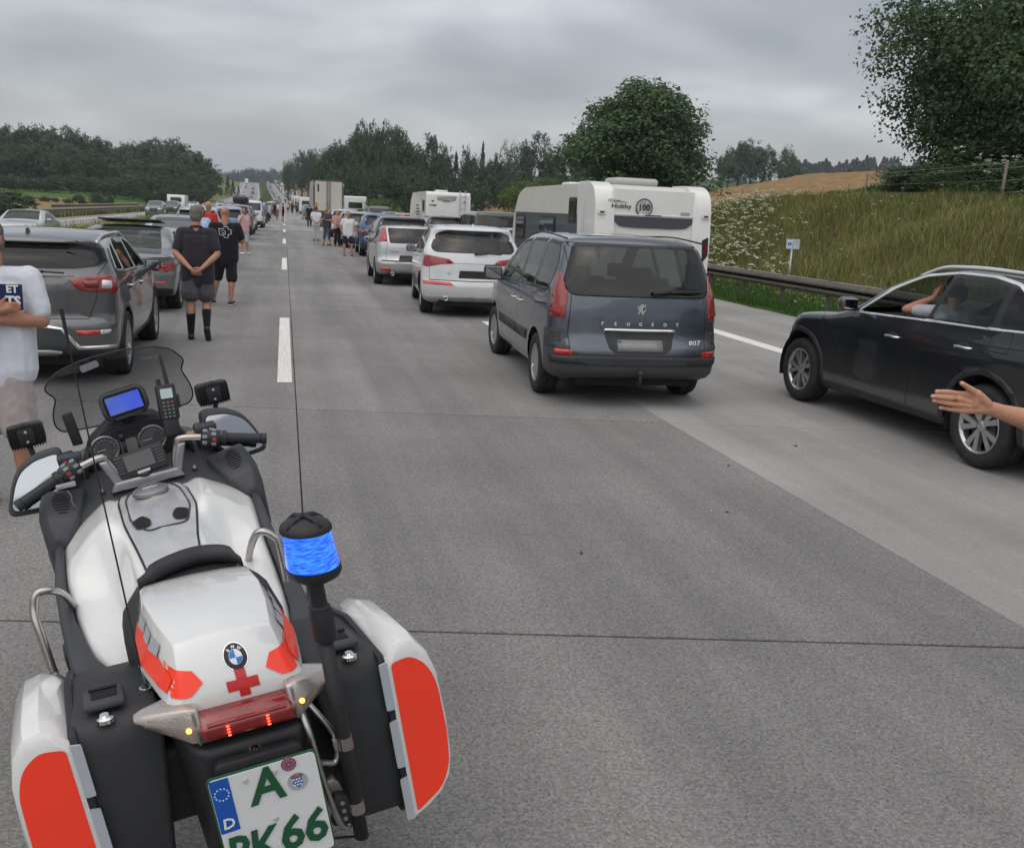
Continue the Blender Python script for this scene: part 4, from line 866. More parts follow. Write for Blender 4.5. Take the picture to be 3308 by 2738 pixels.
# ---------------------------------------------------------------- dark blue-grey people carrier
PLATEG = mat('dull_plate', (.22, .225, .23), .4); LETTER = mat('letter_silver', (.62, .63, .64), .35, .2)
def mpv():
    P = paint('blue_grey_paint', (.07, .085, .11), .55, .3)
    L_, W_ = 4.70, .925
    sh = Shell(L_, W_, top=[(0, 1.60), (.12, 1.665), (.5, 1.73), (1.4, 1.75), (2.3, 1.735), (2.75, 1.66), (3.2, 1.42), (3.75, 1.08), (4.2, .98), (4.7, .80)],
               rear=[(.25, .05), (.40, .0), (.62, 0), (.70, .06), (1.0, .09), (1.2, .13), (1.45, .22), (1.6, .30), (1.72, .42)], front=[(.2, 4.62), (.5, 4.70), (.8, 4.62), (1.0, 4.5)],
               bot=[(0, .34), (.4, .26), (4.2, .22), (4.7, .28)], belt=[(0, 1.18), (4.7, 1.08)], lean=.30,
               ws=[(.2, .93), (.4, .985), (.65, 1.0), (.95, .995), (1.15, .965), (1.8, .955)], plan=[(0, .965), (.5, .99), (1.2, 1), (3.4, .99), (4.2, .95), (4.7, .86)], rk=.17, fk=.4, ra=.16, rb=.05, rc=.11, rp=3.2)
    sh.split = ('corner_band', 'tail_light', 'bumper_reflector', 'side_window', 'quarter_window', 'front_window', 'front_door', 'rear_door', 'corner_bumper', 'door_moulding')
    ry, fy, rr, wr = .93, 3.75, .335, .395
    for y in (ry, fy): sh.stamp('side', circ(y, rr, wr), 'void')
    # bumper
    sh.stamp('side', [(-.1, .1), (.52, .1), (.50, .78), (.3, .80), (-.1, .80)], 'bumper', over=('body',)); sh.stamp('rear', [(-1, .1), (1, .1), (1, .54), (-1, .54)], 'bumper', over=('body', 'bumper'))
    sh.stamp('rear', [(0.74, .50), (1, .50), (1, .80), (.80, .80), (.74, .6)], 'bumper', over=('body', 'bumper'))
    sh.stamp('rear', [(-1, .46), (1, .46), (1, .535), (-1, .535)], 'bumper_band'); sh.stamp('side', [(-.1, .64), (.44, .60), (.46, .74), (-.1, .78)], 'corner_band', over=('bumper', 'body'), nmin=.72); sh.stamp('rear', [(.805, .67), (1, .67), (1, .785), (.805, .785)], 'corner_band', over=('bumper', 'body'))
    sh.stamp('rear', [(.70, .545), (.86, .545), (.86, .60), (.70, .60)], 'bumper_reflector')
    # doors, mouldings
    fd = [(2.02, .36), (3.28, .36), (3.32, .75), (3.2, 1.08), (2.05, 1.12)]; rd = [(1.02, .95), (1.28, .72), (1.38, .5), (1.42, .36), (1.99, .36), (2.02, 1.12), (1.0, 1.16)]
    sh.stamp('side', fd, 'front_door', over=('body',)); sh.stamp('side', rd, 'rear_door', over=('body',))
    sh.stamp('side', [(1.42, .53), (1.98, .53), (1.98, .64), (1.36, .64)], 'door_moulding'); sh.stamp('side', [(2.03, .53), (3.24, .53), (3.26, .64), (2.03, .64)], 'door_moulding')
    sh.line('side', fd+fd[:1]); sh.line('side', rd+rd[:1]); sh.line('side', [(.5, 1.02), (1.02, 1.0)], .014)
    # glazing
    fw = rpoly([(2.12, 1.15), (3.34, 1.10), (2.98, 1.36), (2.6, 1.57), (2.16, 1.62)], .05); rw = rpoly([(1.30, 1.17), (2.02, 1.155), (2.06, 1.625), (1.34, 1.64)], .05); qw = rpoly([(.55, 1.185), (1.2, 1.175), (1.22, 1.64), (.66, 1.62), (.50, 1.42)], .06)
    for w_, n_ in ((fw, 'front_window'), (rw, 'side_window'), (qw, 'quarter_window')): sh.frame('side', w_, .035, 'window_frame'); sh.stamp('side', w_, n_)
    gw = rpoly([(-.70, 1.17), (.70, 1.17), (.76, 1.25), (.64, 1.635), (-.64, 1.635), (-.76, 1.25)], .05); sh.frame('rear', gw, .03, 'window_frame'); sh.stamp('rear', gw, 'rear_window')
    sh.stamp('top', [(-.68, 2.85), (.68, 2.85), (.78, 3.68), (-.78, 3.68)], 'windscreen')
    tl = rpoly([(.80, .92), (.96, .90), (.96, 1.15), (.93, 1.25), (.84, 1.37), (.79, 1.36), (.765, 1.2), (.77, 1.05)], .03)
    sh.stamp('rear', tl, 'tail_light'); TLC = [(.8, 1.045), (.8, 1.05)]; sh.stamp('side', [(-.1, .9), (.21, .91), (.24, 1.1), (.25, 1.25), (.24, 1.34), (.1, 1.37), (-.1, 1.37)], 'tail_light', over=('body', 'bumper'), nmin=.6)
    sh.stamp('rear', rpoly([(.72, .56), (.735, .80), (.70, 1.12), (-.70, 1.12), (-.735, .80), (-.72, .56)], .05), 'tailgate', over=('body', 'bumper'))
    pl = rpoly([(.72, .56), (.74, .80), (.71, 1.12), (.74, 1.66), (-.74, 1.66), (-.71, 1.12), (-.74, .80), (-.72, .56)], .04); sh.line('rear', pl+pl[:1], .007, both=False, over=('body', 'tailgate', 'bumper'))
    rc_ = rpoly([(-.38, .80), (.38, .80), (.33, .62), (.26, .58), (-.26, .58), (-.33, .62)], .03)
    sh.stamp('rear', rc_, 'plate_recess'); sh.stamp('rear', [(-.38, .80), (.38, .80), (.37, .825), (-.37, .825)], 'chrome_strip'); sh.stamp('rear', rpoly([(-.24, .605), (.24, .605), (.24, .715), (-.24, .715)], .01), 'number_plate')
    t = empty('people_carrier', (3.53, 8.93, 0), R(-3), 'dark blue-grey people carrier seen from behind, its front turned towards the right lane', 'car')
    b = sh.hit  # keep hit before build
    for s, x in zip('PEUGEOT', (-.40, -.265, -.13, .0, .13, .265, .40)): rear_text(t, sh, s, x, .875, .047, LETTER, 'letter', .006, 1, .002, .0015)
    rear_text(t, sh, '807', .60, .69, .075, LETTER, 'number', sx=1.3, shear=.25)
    # small rearing lion emblem
    p, n = sh.hit('rear', 0, 1.03); bm = bmesh.new()
    for a in ([(-.012, .04), (.012, .055), (.03, .045), (.03, .02), (.01, -.005), (.03, -.03), (.032, -.055), (.015, -.055), (.01, -.035), (-.012, -.03), (-.02, -.055), (-.035, -.055), (-.028, -.03), (-.01, -.005), (-.035, -.012), (-.042, .0), (-.02, .008), (-.045, .018), (-.045, .032), (-.02, .025)],): prism(bm, [(x, z+1.03) for x, z in a], p.y-.012, p.y-.003, 'XZ')
    tube(bm, smoothpath([(.028, p.y-.006, 1.0), (.048, p.y-.006, 1.02), (.04, p.y-.006, 1.05), (.05, p.y-.004, 1.07)], 4), .004, 6); bmobj('lion_emblem', bm, CHROME, t)
    for sd in ('L', 'R'): handle(t, sh, sd, 1.83, .94, SILVERP); handle(t, sh, sd, 2.22, .94, SILVERP)
    M = dict(body=P, bumper=GREYP, bumper_band=PLAST, corner_band=PLAST, bumper_reflector=REFL, front_door=P, rear_door=P, door_moulding=PLAST, front_window=GLASS, side_window=GLASS, quarter_window=GLASSD, rear_window=GLASSD, windscreen=GLASS, window_frame=TRIM, tail_light=REDL, tailgate=P, plate_recess=PLAST, chrome_strip=CHROME, number_plate=PLATEG, gap=GAP)
    M['rear_window'] = glassmat('rear_glass', (.17, .20, .20)); M['quarter_window'] = M['rear_window']
    sh.build(t, M, raise_=dict(bumper_band=.014, corner_band=.004, tail_light=.009, bumper_reflector=.004, door_moulding=.012, chrome_strip=.012, number_plate=.004, window_frame=.001))
    for s_ in (-1, 1):   # lamp segments on each cluster
        pass
    wheels(t, wheel_mesh(.335, .22, .205, 'nine'), .80, (ry, fy), .335, R(4)); wells(t, (ry, fy), wr, rr, .915)
    floorbox(t, W_, .2, 4.4, .22, .42, ())
    seats(t, (1.35, 2.3)); seats(t, (.75,), z=.6, bk=.5)
    bm = bmesh.new(); box(bm, (0, 3.25, .9), (1.5, .5, .3), .08); box(bm, (0, 1.9, .45), (1.5, 2.9, .08)); bmobj('dashboard', bm, SEATM, t)
    for s_ in (-1, 1): mirror(t, .90, 3.12, 1.16, TRIM, s_, .24, .19)
    # wiper, tow ball, exhaust, roof lines, plate stars
    bm = bmesh.new(); tube(bm, [(.12, .10, 1.19), (.30, .085, 1.205)], [.022, .016], 8); tube(bm, [(.28, .09, 1.205), (.62, .135, 1.20)], .009, 6); box(bm, (.42, .105, 1.215), (.46, .02, .022), .005); bmobj('rear_wiper', bm, TRIM, t, True)
    bm = bmesh.new(); tube(bm, smoothpath([(0, .35, .3), (0, .05, .27), (0, -.04, .29), (0, -.05, .36)], 4), .016, 8); bmesh.ops.create_uvsphere(bm, u_segments=12, v_segments=8, radius=.027, matrix=Matrix.Translation((0, -.05, .385))); bmobj('tow_ball', bm, PLAST, t, True)
    for s_ in (-1, 1): rail_tube(t, [(s_*.73, .45, 1.70), (s_*.74, 1.4, 1.735), (s_*.73, 2.4, 1.71)], .009, TRIM, 'roof_strip')
    bm = bmesh.new(); box(bm, (-.22, .045, .66), (.035, .006, .1)); bmobj('plate_band', bm, BLUE, t)
    return t
mpv()
# ---------------------------------------------------------------- shared recipe for the other cars
WS0 = [(.2, .93), (.35, .975), (.6, 1.0), (.8, .995), (1.0, .97), (1.9, .96)]
PLAN0 = [(0, .95), (.12, .99), (.4, 1), (.75, 1), (.9, .965), (1., .87)]
NOHERO = (8, 30, 12)
def scaled(pts, L): return [(a*L, b) for a, b in pts]
def make_car(name, loc, rz, label, group, c, P, hero=True, glass=None):
    """c: recipe; P: paint"""
    L_, W_ = c['L'], c['W']
    sh = Shell(L_, W_, c['top'], c['rear'], c.get('front', [(.2, L_-.1), (.5, L_), (.8, L_-.08), (1.0, L_-.25)]), c.get('bot', [(0, .33), (.5, .24), (L_-.5, .22), (L_, .28)]), c['belt'], c.get('lean', .36), c.get('ws', WS0), scaled(c.get('plan', PLAN0), L_), rk=c.get('rk', .16), fk=c.get('fk', .42), ra=c.get('ra', .17), rb=.05, rc=c.get('rc', .13), rp=c.get('rp', 2.8), crown=c.get('crown', .03), n=(14, 54, 20) if hero else NOHERO)
    sh.split = ('pillar', 'chrome_frame', 'chrome_strip', 'diffuser', 'window_frame', 'open_window', 'tail_light', 'reflector', 'side_window', 'rear_door', 'front_door', 'inner_light', 'headlight', 'cladding', 'reverse_light', 'corner_band')
    ry, fy, rad, wr = c['wheels']; gl = glass or (GLASS if hero else FARG)
    if c.get('clad'): 
        for y in (ry, fy): sh.stamp('side', circ(y, rad, wr+c['clad'], 22 if hero else 14), 'cladding')
        sh.stamp('side', [(ry, .1), (fy, .1), (fy, c.get('sill', .36)), (ry, c.get('sill', .36))], 'cladding', over=('body',))
    for y in (ry, fy): sh.stamp('side', circ(y, rad, wr, 24 if hero else 14), 'void')
    for v, pl, part in c.get('pre', ()): sh.stamp(v, pl, part, over=('body', 'bumper', 'chrome_frame'))
    if hero:
        for pl, nm in c.get('doors', ()): sh.stamp('side', pl, nm, over=('body',)); sh.line('side', pl+pl[:1], .006, over=('body', 'front_door', 'rear_door', 'cladding'))
    for pl in c['glass']:
        if c.get('frame'): sh.stamp('side', grow(pl, c['frame'][0]), c['frame'][1])
    for pl in c['glass']:
        if hero: sh.stamp('side', grow(pl, .008), 'window_frame')
        sh.stamp('side', pl, 'side_window')
    if c.get('rwin'):
        if hero: sh.stamp('rear' if not c.get('rtop') else 'top', grow(c['rwin'], .02), 'window_frame')
        sh.stamp('rear' if not c.get('rtop') else 'top', c['rwin'], 'rear_window')
    sh.stamp('top', c['wscreen'], 'windscreen', rng=(L_*.4, L_))
    for v, pl, part, *o in c.get('stamps', ()): sh.stamp(v, pl, part, **(o[0] if o else {}))
    for v, pl, *o in c.get('lines', ()) if hero else (): sh.line(v, pl, .007, **(o[0] if o else {}))
    t = empty(name, loc, rz, label, c.get('cat', 'car'), group); t['W'] = W_
    if hero:
        for y, z in c.get('handles', ()):
            for sd in 'LR': handle(t, sh, sd, y, z, c.get('hmat', P), .19)
    rl = c.get('rails')
    if rl:
        ys_ = np.linspace(rl[1][0][0], rl[1][-1][0], 7); pts_ = []
        for k_, yy in enumerate(ys_):
            p_, n_ = sh.hit('top', rl[0], float(yy)); pts_.append((float(yy), p_.z+(-.005 if k_ in (0, 6) else .032)))
        rl = (*rl[:3], pts_)
    for a in c.get('texts', ()) : rear_text(t, sh, *a)
    M = dict(body=P, bumper=GREYP, cladding=c.get('cladm', PLAST), window_frame=TRIM, side_window=gl, rear_window=c.get('rg', gl), windscreen=gl, tail_light=REDL, inner_light=REDD, reflector=REFL, reverse_light=WLENS, gap=GAP, front_door=P, rear_door=P, chrome_frame=SILVERP, sunroof=FARG, plate_recess=TRIM, number_plate=WHITE, chrome_strip=CHROME, diffuser=TRIM, skid=SILVERP, headlight=WLENS, grille=TRIM, black=TRIM, tailgate=P, corner_band=PLAST, spoiler=TRIM, pillar=TRIM)
    M.update(c.get('mats', {}))
    M['open_window'] = gl
    sh.build(t, M, raise_=dict(dict(tail_light=.008, reflector=.004, inner_light=.012, reverse_light=.012, number_plate=.005, chrome_strip=.01, skid=.012, chrome_frame=.003, cladding=.004, headlight=.004), **c.get('raise', {})), delete=('void', 'open_window'))
    T, B = c['track'], c.get('wstyle', 'five2')
    wheels(t, c['wm'], T, (ry, fy), rad, c.get('steer', 0)); wells(t, (ry, fy), wr, rad, W_-.01); floorbox(t, W_, .2, L_-.3, .2, .42, ())
    if hero:
        zs = c.get('seatz', .52); seats(t, c.get('seats', (1.3, 2.25)), z=zs, mats=c.get('seatm'))
        bm = bmesh.new(); box(bm, (0, c.get('dash', 3.0), zs+.33), (W_*1.6, .4, .28), .07); bmobj('dashboard', bm, SEATM, t)
        bm = bmesh.new(); tube(bm, [( -.36+.17*math.cos(k*.5236), c.get('dash', 3.0)-.32+.06*math.sin(k*.5236), zs+.38+.17*math.sin(k*.5236)) for k in range(12)], .014, 6, closed=True); bmobj('steering_wheel', bm, TRIM, t)
    mz = c.get('mirror')
    if mz:
        for s_ in (-1, 1): mirror(t, W_-.05, mz[0], mz[1], c.get('mm', P), s_, .19, .14)
    if rl:
        for s_ in (-1, 1): rail_tube(t, [(s_*rl[0], y, z) for y, z in rl[3]], rl[2], c.get('railm', SILVERP), n=6)
    if c.get('wiper'):
        x0, z0, x1 = c['wiper']; y_ = lambda x, z: c['wy']
        bm = bmesh.new(); tube(bm, [(x0, c['wy']-.02, z0), (x0+(x1-x0)*.5, c['wy']-.03, z0+.01)], [.022, .013], 6); tube(bm, [(x0+(x1-x0)*.45, c['wy']-.03, z0+.01), (x1, c['wy']-.01, z0)], .009, 6); bmobj('rear_wiper', bm, TRIM, t, True)
    if c.get('fin'):
        y, z = c['fin']; bm = bmesh.new(); prism(bm, [(y-.07, z-.01), (y-.05, z+.045), (y-.02, z+.05), (y+.09, z-.01)], -.013, .013, 'YZ', bev=.004); bmobj('fin_antenna', bm, c.get('finm', TRIM), t)
    if c.get('exh'):
        for x, z in c['exh']:
            bm = bmesh.new(); lathe(bm, [(.028, .3), (.032, -.0), (.042, .0), (.042, .3)], 'Y', 14, (x, .06, z)); bmobj('exhaust', bm, CHROME, t)
    return t
WM_FIVE = wheel_mesh(.355, .235, .235, 'five2'); WM_TEN = wheel_mesh(.36, .235, .25, 'ten'); WM_SEV = wheel_mesh(.33, .21, .215, 'seven')
def sym(p): return p+[(-x, z) for x, z in p[::-1]]
# black SUV at the right edge
BLACKP = paint('black_paint', (.006, .008, .011), .1, .3)
q5 = dict(L=4.66, W=.945, wheels=(.95, 3.80, .36, .435), wm=WM_FIVE, track=.80, top=[(0, 1.2), (.15, 1.42), (.45, 1.565), (.9, 1.615), (1.6, 1.64), (2.1, 1.60), (2.5, 1.47), (3.0, 1.19), (3.3, 1.09), (3.9, 1.02), (4.35, .93), (4.66, .72)],
  rear=[(.25, .08), (.5, 0), (.9, .05), (1.2, .15), (1.45, .35)], belt=[(0, 1.22), (1.0, 1.20), (2.7, 1.12), (3.2, 1.04), (4.66, .9)], lean=.42, ws=[(.2, .91), (.3, .955), (.42, .985), (.6, .985), (.78, .985), (.9, 1.0), (1.0, .99), (1.15, .955), (1.7, .95)], plan=[(0, .95), (.12, .99), (.22, 1.01), (.4, .985), (.72, .985), (.83, 1.01), (.93, .97), (1., .86)], fk=.55, clad=.055, sill=.33,
  doors=[([(1.93, .34), (3.10, .34), (3.12, .7), (2.86, 1.14), (1.86, 1.17)], 'front_door'), ([(1.02, .95), (1.32, .72), (1.42, .5), (1.46, .34), (1.91, .34), (1.84, 1.18), (.98, 1.22)], 'rear_door')],
  glass=[rpoly([(1.82, 1.165), (2.78, 1.13), (2.45, 1.36), (2.1, 1.515), (1.75, 1.565)], .04), rpoly([(.98, 1.19), (1.74, 1.17), (1.67, 1.57), (1.25, 1.57), (1.0, 1.54)], .04), rpoly([(.60, 1.21), (.90, 1.195), (.92, 1.52), (.78, 1.47), (.66, 1.36)], .04)],
  wscreen=[(-.66, 2.12), (.66, 2.12), (.76, 3.1), (-.76, 3.1)], handles=[(2.2, .95), (1.22, .99)], hmat=CHROME, mirror=(2.86, 1.19), rails=(.62, [(.55, 1.57), (.9, 1.64), (1.5, 1.67), (2.1, 1.645), (2.3, 1.58)], .017), seats=(1.25, 2.2), seatz=.62, dash=2.95,
  stamps=[('front', rpoly([(.45, .72), (.90, .74), (.92, .86), (.5, .82)], .02), 'headlight'), ('front', rpoly([(-.36, .45), (.36, .45), (.42, .8), (-.42, .8)], .03), 'grille')],
  lines=[('side', [(.3, 1.06), (1.2, 1.03)],), ('side', rpoly([(.73, 1.0), (.95, 1.0), (.95, 1.17), (.73, 1.17), (.73, 1.0)], .01), {'over': ('body',)}), ('side', [(0, .66), (.5, .64)], {'over': ('body',)}), ('side', [(3.12, .7), (3.35, .95), (3.5, 1.06)], {'over': ('body',)})],
  mats=dict(cladding=TRIM, window_frame=SILVERP))
q5['glass'][0] = rpoly([(1.80, 1.165), (2.80, 1.13), (2.45, 1.37), (2.1, 1.515), (1.73, 1.565)], .05)
q5['pre'] = [('side', rpoly([(.57, 1.185), (1.0, 1.165), (1.8, 1.14), (2.90, 1.10), (2.50, 1.385), (2.12, 1.545), (1.7, 1.60), (1.25, 1.60), (.9, 1.555), (.70, 1.46), (.60, 1.33)], .04), 'chrome_frame'), ('side', rpoly([(.585, 1.205), (1.0, 1.187), (1.8, 1.163), (2.84, 1.125), (2.46, 1.37), (2.11, 1.525), (1.7, 1.58), (1.25, 1.58), (.91, 1.535), (.72, 1.445), (.62, 1.32)], .04), 'pillar')]; q5['mats'] = dict(cladding=TRIM, window_frame=TRIM, chrome_frame=BRIGHT); q5['railm'] = BRIGHT
q5['stamps'].append(('side', q5['glass'][0], 'open_window', dict(over=('side_window',))))
t = make_car('suv', (6.58, 5.62, 0), R(.6), 'black SUV at the right edge with chrome window line and five double spoke wheels', None, q5, BLACKP, glass=glassmat('suv_glass', (.36, .42, .40)))
t2 = None
# grey crossover, left lane
GREYC = paint('graphite_grey_paint', (.115, .12, .125), .55, .28)
kia = dict(L=4.36, W=.90, wheels=(.87, 3.57, .335, .40), wm=WM_TEN, track=.78, top=[(0, 1.28), (.10, 1.42), (.22, 1.465), (.6, 1.51), (1.3, 1.545), (2.1, 1.52), (2.6, 1.38), (3.1, 1.08), (3.6, 1.0), (4.1, .9), (4.36, .7)],
  rear=[(.25, .10), (.36, .0), (.62, -.01), (.68, .05), (.95, .05), (1.10, .07), (1.15, .12), (1.27, .16), (1.38, .25), (1.45, .12)], belt=[(0, 1.12), (4.36, 1.0)], lean=.42, ws=[(.2, .90), (.35, .965), (.6, 1.0), (.85, .99), (1.0, 1.0), (1.1, .965), (1.7, .95)], clad=.045, sill=.34, rk=.20, rp=2.6,
  doors=[([(1.9, .35), (3.0, .35), (3.02, .7), (2.8, 1.06), (1.9, 1.08)], 'front_door'), ([(1.0, .9), (1.25, .7), (1.35, .5), (1.38, .35), (1.88, .35), (1.88, 1.08), (.95, 1.1)], 'rear_door')],
  glass=[rpoly([(1.95, 1.10), (2.78, 1.07), (2.3, 1.36), (1.92, 1.43)], .04), rpoly([(1.05, 1.13), (1.87, 1.105), (1.84, 1.44), (1.4, 1.46), (1.1, 1.42)], .04), rpoly([(.62, 1.16), (.98, 1.14), (1.02, 1.41), (.82, 1.36)], .03)],
  wscreen=[(-.62, 2.2), (.62, 2.2), (.72, 3.0), (-.72, 3.0)], rwin=rpoly([(-.70, 1.22), (-.5, 1.195), (.5, 1.195), (.70, 1.22), (.80, 1.28), (.70, 1.37), (.4, 1.415), (-.4, 1.415), (-.70, 1.37), (-.80, 1.28)], .03), handles=[(2.1, .92), (1.2, .95)], hmat=CHROME, mirror=(2.75, 1.07), mm=TRIM,
  rails=(.68, [(.42, 1.44), (.62, 1.535), (1.1, 1.575), (1.9, 1.57), (2.25, 1.48)], .02), wiper=(0.05, 1.14, .42), wy=.09, fin=(.62, 1.505), frame=(.02, 'chrome_frame'), seats=(1.3, 2.2),
  pre=[('rear', [(-1, .1), (1, .1), (1, .37), (.52, .37), (.37, .58), (.22, .60), (-.22, .60), (-.37, .58), (-.52, .37), (-1, .37)], 'bumper'), ('side', [(-.1, .1), (.5, .1), (.46, .37), (-.1, .37)], 'bumper')],
  stamps=[('rear', rpoly([(.45, 1.075), (.60, 1.095), (.80, 1.115), (.95, 1.05), (.96, .945), (.60, .96), (.53, .975)], .02), 'tail_light'), ('side', rpoly([(-.1, .94), (.33, .955), (.34, 1.0), (.22, 1.10), (-.1, 1.12)], .02), 'tail_light', {'over': ('body', 'rear_door'), 'nmin': .6}),
    ('rear', rpoly([(.60, .99), (.72, .985), (.72, 1.07), (.58, 1.06)], .015), 'inner_light'), ('rear', rpoly([(.745, .985), (.83, .98), (.83, 1.06), (.745, 1.07)], .015), 'reverse_light'),
    ('rear', rpoly([(.53, .525), (.72, .525), (.72, .57), (.50, .57)], .008), 'reflector'), ('rear', rpoly([(.725, .525), (.80, .53), (.82, .57), (.725, .57)], .008), 'reverse_light'),
    ('rear', rpoly([(-.38, .35), (-.30, .29), (.30, .29), (.38, .35), (.26, .37), (-.26, .37)], .02), 'skid'),
    ('rear', rpoly([(-.24, .60), (.24, .60), (.24, .7), (.27, .74), (-.27, .74), (-.24, .7)], .02), 'plate_recess'), 
    ('rear', [(.52, .37), (1, .37), (1, .405), (.54, .405), (.385, .60), (.24, .625), (0, .625), (0, .60), (.22, .60), (.365, .58)], 'chrome_strip', {'over': ('body', 'bumper')})],
  lines=[('rear', rpoly([(.62, .68), (.70, .9), (.70, 1.1), (.80, 1.27)], .02), {'over': ('body',)}), ('rear', [(-.62, .68), (-.70, .9), (-.70, 1.1), (-.80, 1.27)], {'both': False, 'over': ('body',)}), ('rear', [(-.62, .68), (.62, .68)], {'over': ('body',)}), ('rear', [(-.5, 1.105), (.5, 1.105)], {'over': ('body',)}), ('top', [(-.6, .28), (.6, .28)], {'over': ('body',)})])
kia['rg'] = glassmat('crossover_rear_glass', (.035, .04, .04))
t = make_car('crossover', (-2.565, 10.15, 0), R(1.0), 'graphite grey crossover nearest in the left lane, behind the man with folded arms', None, kia, GREYC, glass=glassmat('crossover_glass', (.12, .135, .14)))
bm = bmesh.new(); lathe(bm, [(.0001, 0), (.06, 0), (.066, .004), (.066, .012)], 'Y', 24, (0, 0, 0)); bmesh.ops.scale(bm, vec=(1, -1, .58), verts=bm.verts)
o = bmobj('badge', bm, TRIM, t, True); o.location = (.118, .052, 1.0)
bm = bmesh.new(); tube(bm, [(.064*math.cos(k*.2618), 0, .037*math.sin(k*.2618)) for k in range(24)], .004, 5, closed=True); o2 = bmobj('badge_ring', bm, CHROME, o, True); o2.location = (0, -.012, 0)
text('badge_letters', 'KIA', .056, WHITE, o, (0, -.013, 0), (R(90), 0, 0), .001, sx=1.1, bold=.001)
# grey saloon with tilted roof glass
SAL = paint('mid_grey_paint', (.17, .18, .19), .55, .3)
a5 = dict(L=4.75, W=.93, wheels=(1.0, 3.8, .34, .385), wm=WM_FIVE, track=.80, top=[(0, .93), (.10, .985), (.45, 1.01), (.75, 1.04), (1.15, 1.24), (1.5, 1.36), (1.9, 1.40), (2.4, 1.39), (2.8, 1.26), (3.35, .99), (3.9, .92), (4.4, .83), (4.75, .6)],
  rear=[(.25, .12), (.4, .0), (.62, 0), (.8, .03), (.95, .02), (1.0, .05)], belt=[(0, .96), (.6, .99), (2.5, .97), (4.75, .85)], lean=.48, ws=[(.2, .91), (.35, .97), (.6, 1.0), (.78, .99), (.92, .955), (1.5, .95)], rc=.11,
  doors=[([(1.95, .3), (3.05, .3), (3.1, .65), (2.95, .95), (1.95, .97)], 'front_door'), ([(1.1, .9), (1.38, .7), (1.42, .5), (1.44, .3), (1.93, .3), (1.93, .97), (1.05, .98)], 'rear_door')],
  glass=[rpoly([(2.0, .99), (2.95, .97), (2.55, 1.2), (2.0, 1.31)], .04), rpoly([(1.05, 1.02), (1.93, .995), (1.93, 1.315), (1.5, 1.28), (1.25, 1.17)], .05)], frame=(.018, 'chrome_frame'),
  wscreen=[(-.58, 2.45), (.58, 2.45), (.70, 3.25), (-.70, 3.25)], rwin=rpoly([(-.62, .80), (.62, .80), (.53, 1.42), (-.53, 1.42)], .05), rtop=True, handles=[(2.15, .86), (1.25, .88)], mirror=(2.85, 1.0), seats=(1.45, 2.3), seatz=.42, dash=3.1,
  pre=[('rear', rpoly([(.34, .24), (.9, .24), (.9, .40), (.7, .43), (.42, .42)], .02), 'diffuser')],
  stamps=[('rear', rpoly([(.40, .80), (.95, .86), (.96, .74), (.80, .70), (.46, .71)], .02), 'tail_light'), ('side', rpoly([(-.1, .73), (.30, .76), (.26, .84), (-.1, .87)], .02), 'tail_light', {'over': ('body',), 'nmin': .6}), ('rear', rpoly([(.52, .745), (.78, .75), (.78, .80), (.52, .785)], .01), 'inner_light'), ('rear', rpoly([(.50, .505), (.76, .50), (.80, .53), (.50, .53)], .006), 'reflector'), ('rear', rpoly([(-.27, .56), (.27, .56), (.27, .68), (-.27, .68)], .02), 'plate_recess'), ('top', rpoly([(-.50, 1.62), (.50, 1.62), (.50, 2.38), (-.50, 2.38)], .05), 'black')],
  lines=[('rear', [(-.80, .70), (-.6, .66), (.6, .66), (.80, .70)], {'over': ('body',)}), ('rear', [(-.85, .93), (.85, .93)], {'over': ('body',)})], exh=[(.55, .32), (-.55, .32)])
t = make_car('saloon', (-2.72, 16.7, 0), R(-.5), 'grey saloon with its dark glass roof panel tilted open, behind the graphite crossover', None, a5, SAL)
bm = bmesh.new(); box(bm, (0, 0, 0), (1.04, .72, .022), .01, rot=Matrix.Rotation(R(-5), 4, 'X')); o = bmobj('roof_panel', bm, TRIM, t, True); o.location = (0, 2.0, 1.47)
bm = bmesh.new(); box(bm, (0, -.0, 0), (1.06, .03, .03), .01); o = bmobj('panel_edge', bm, GREYP, t, True); o.location = (0, 1.64, 1.505)
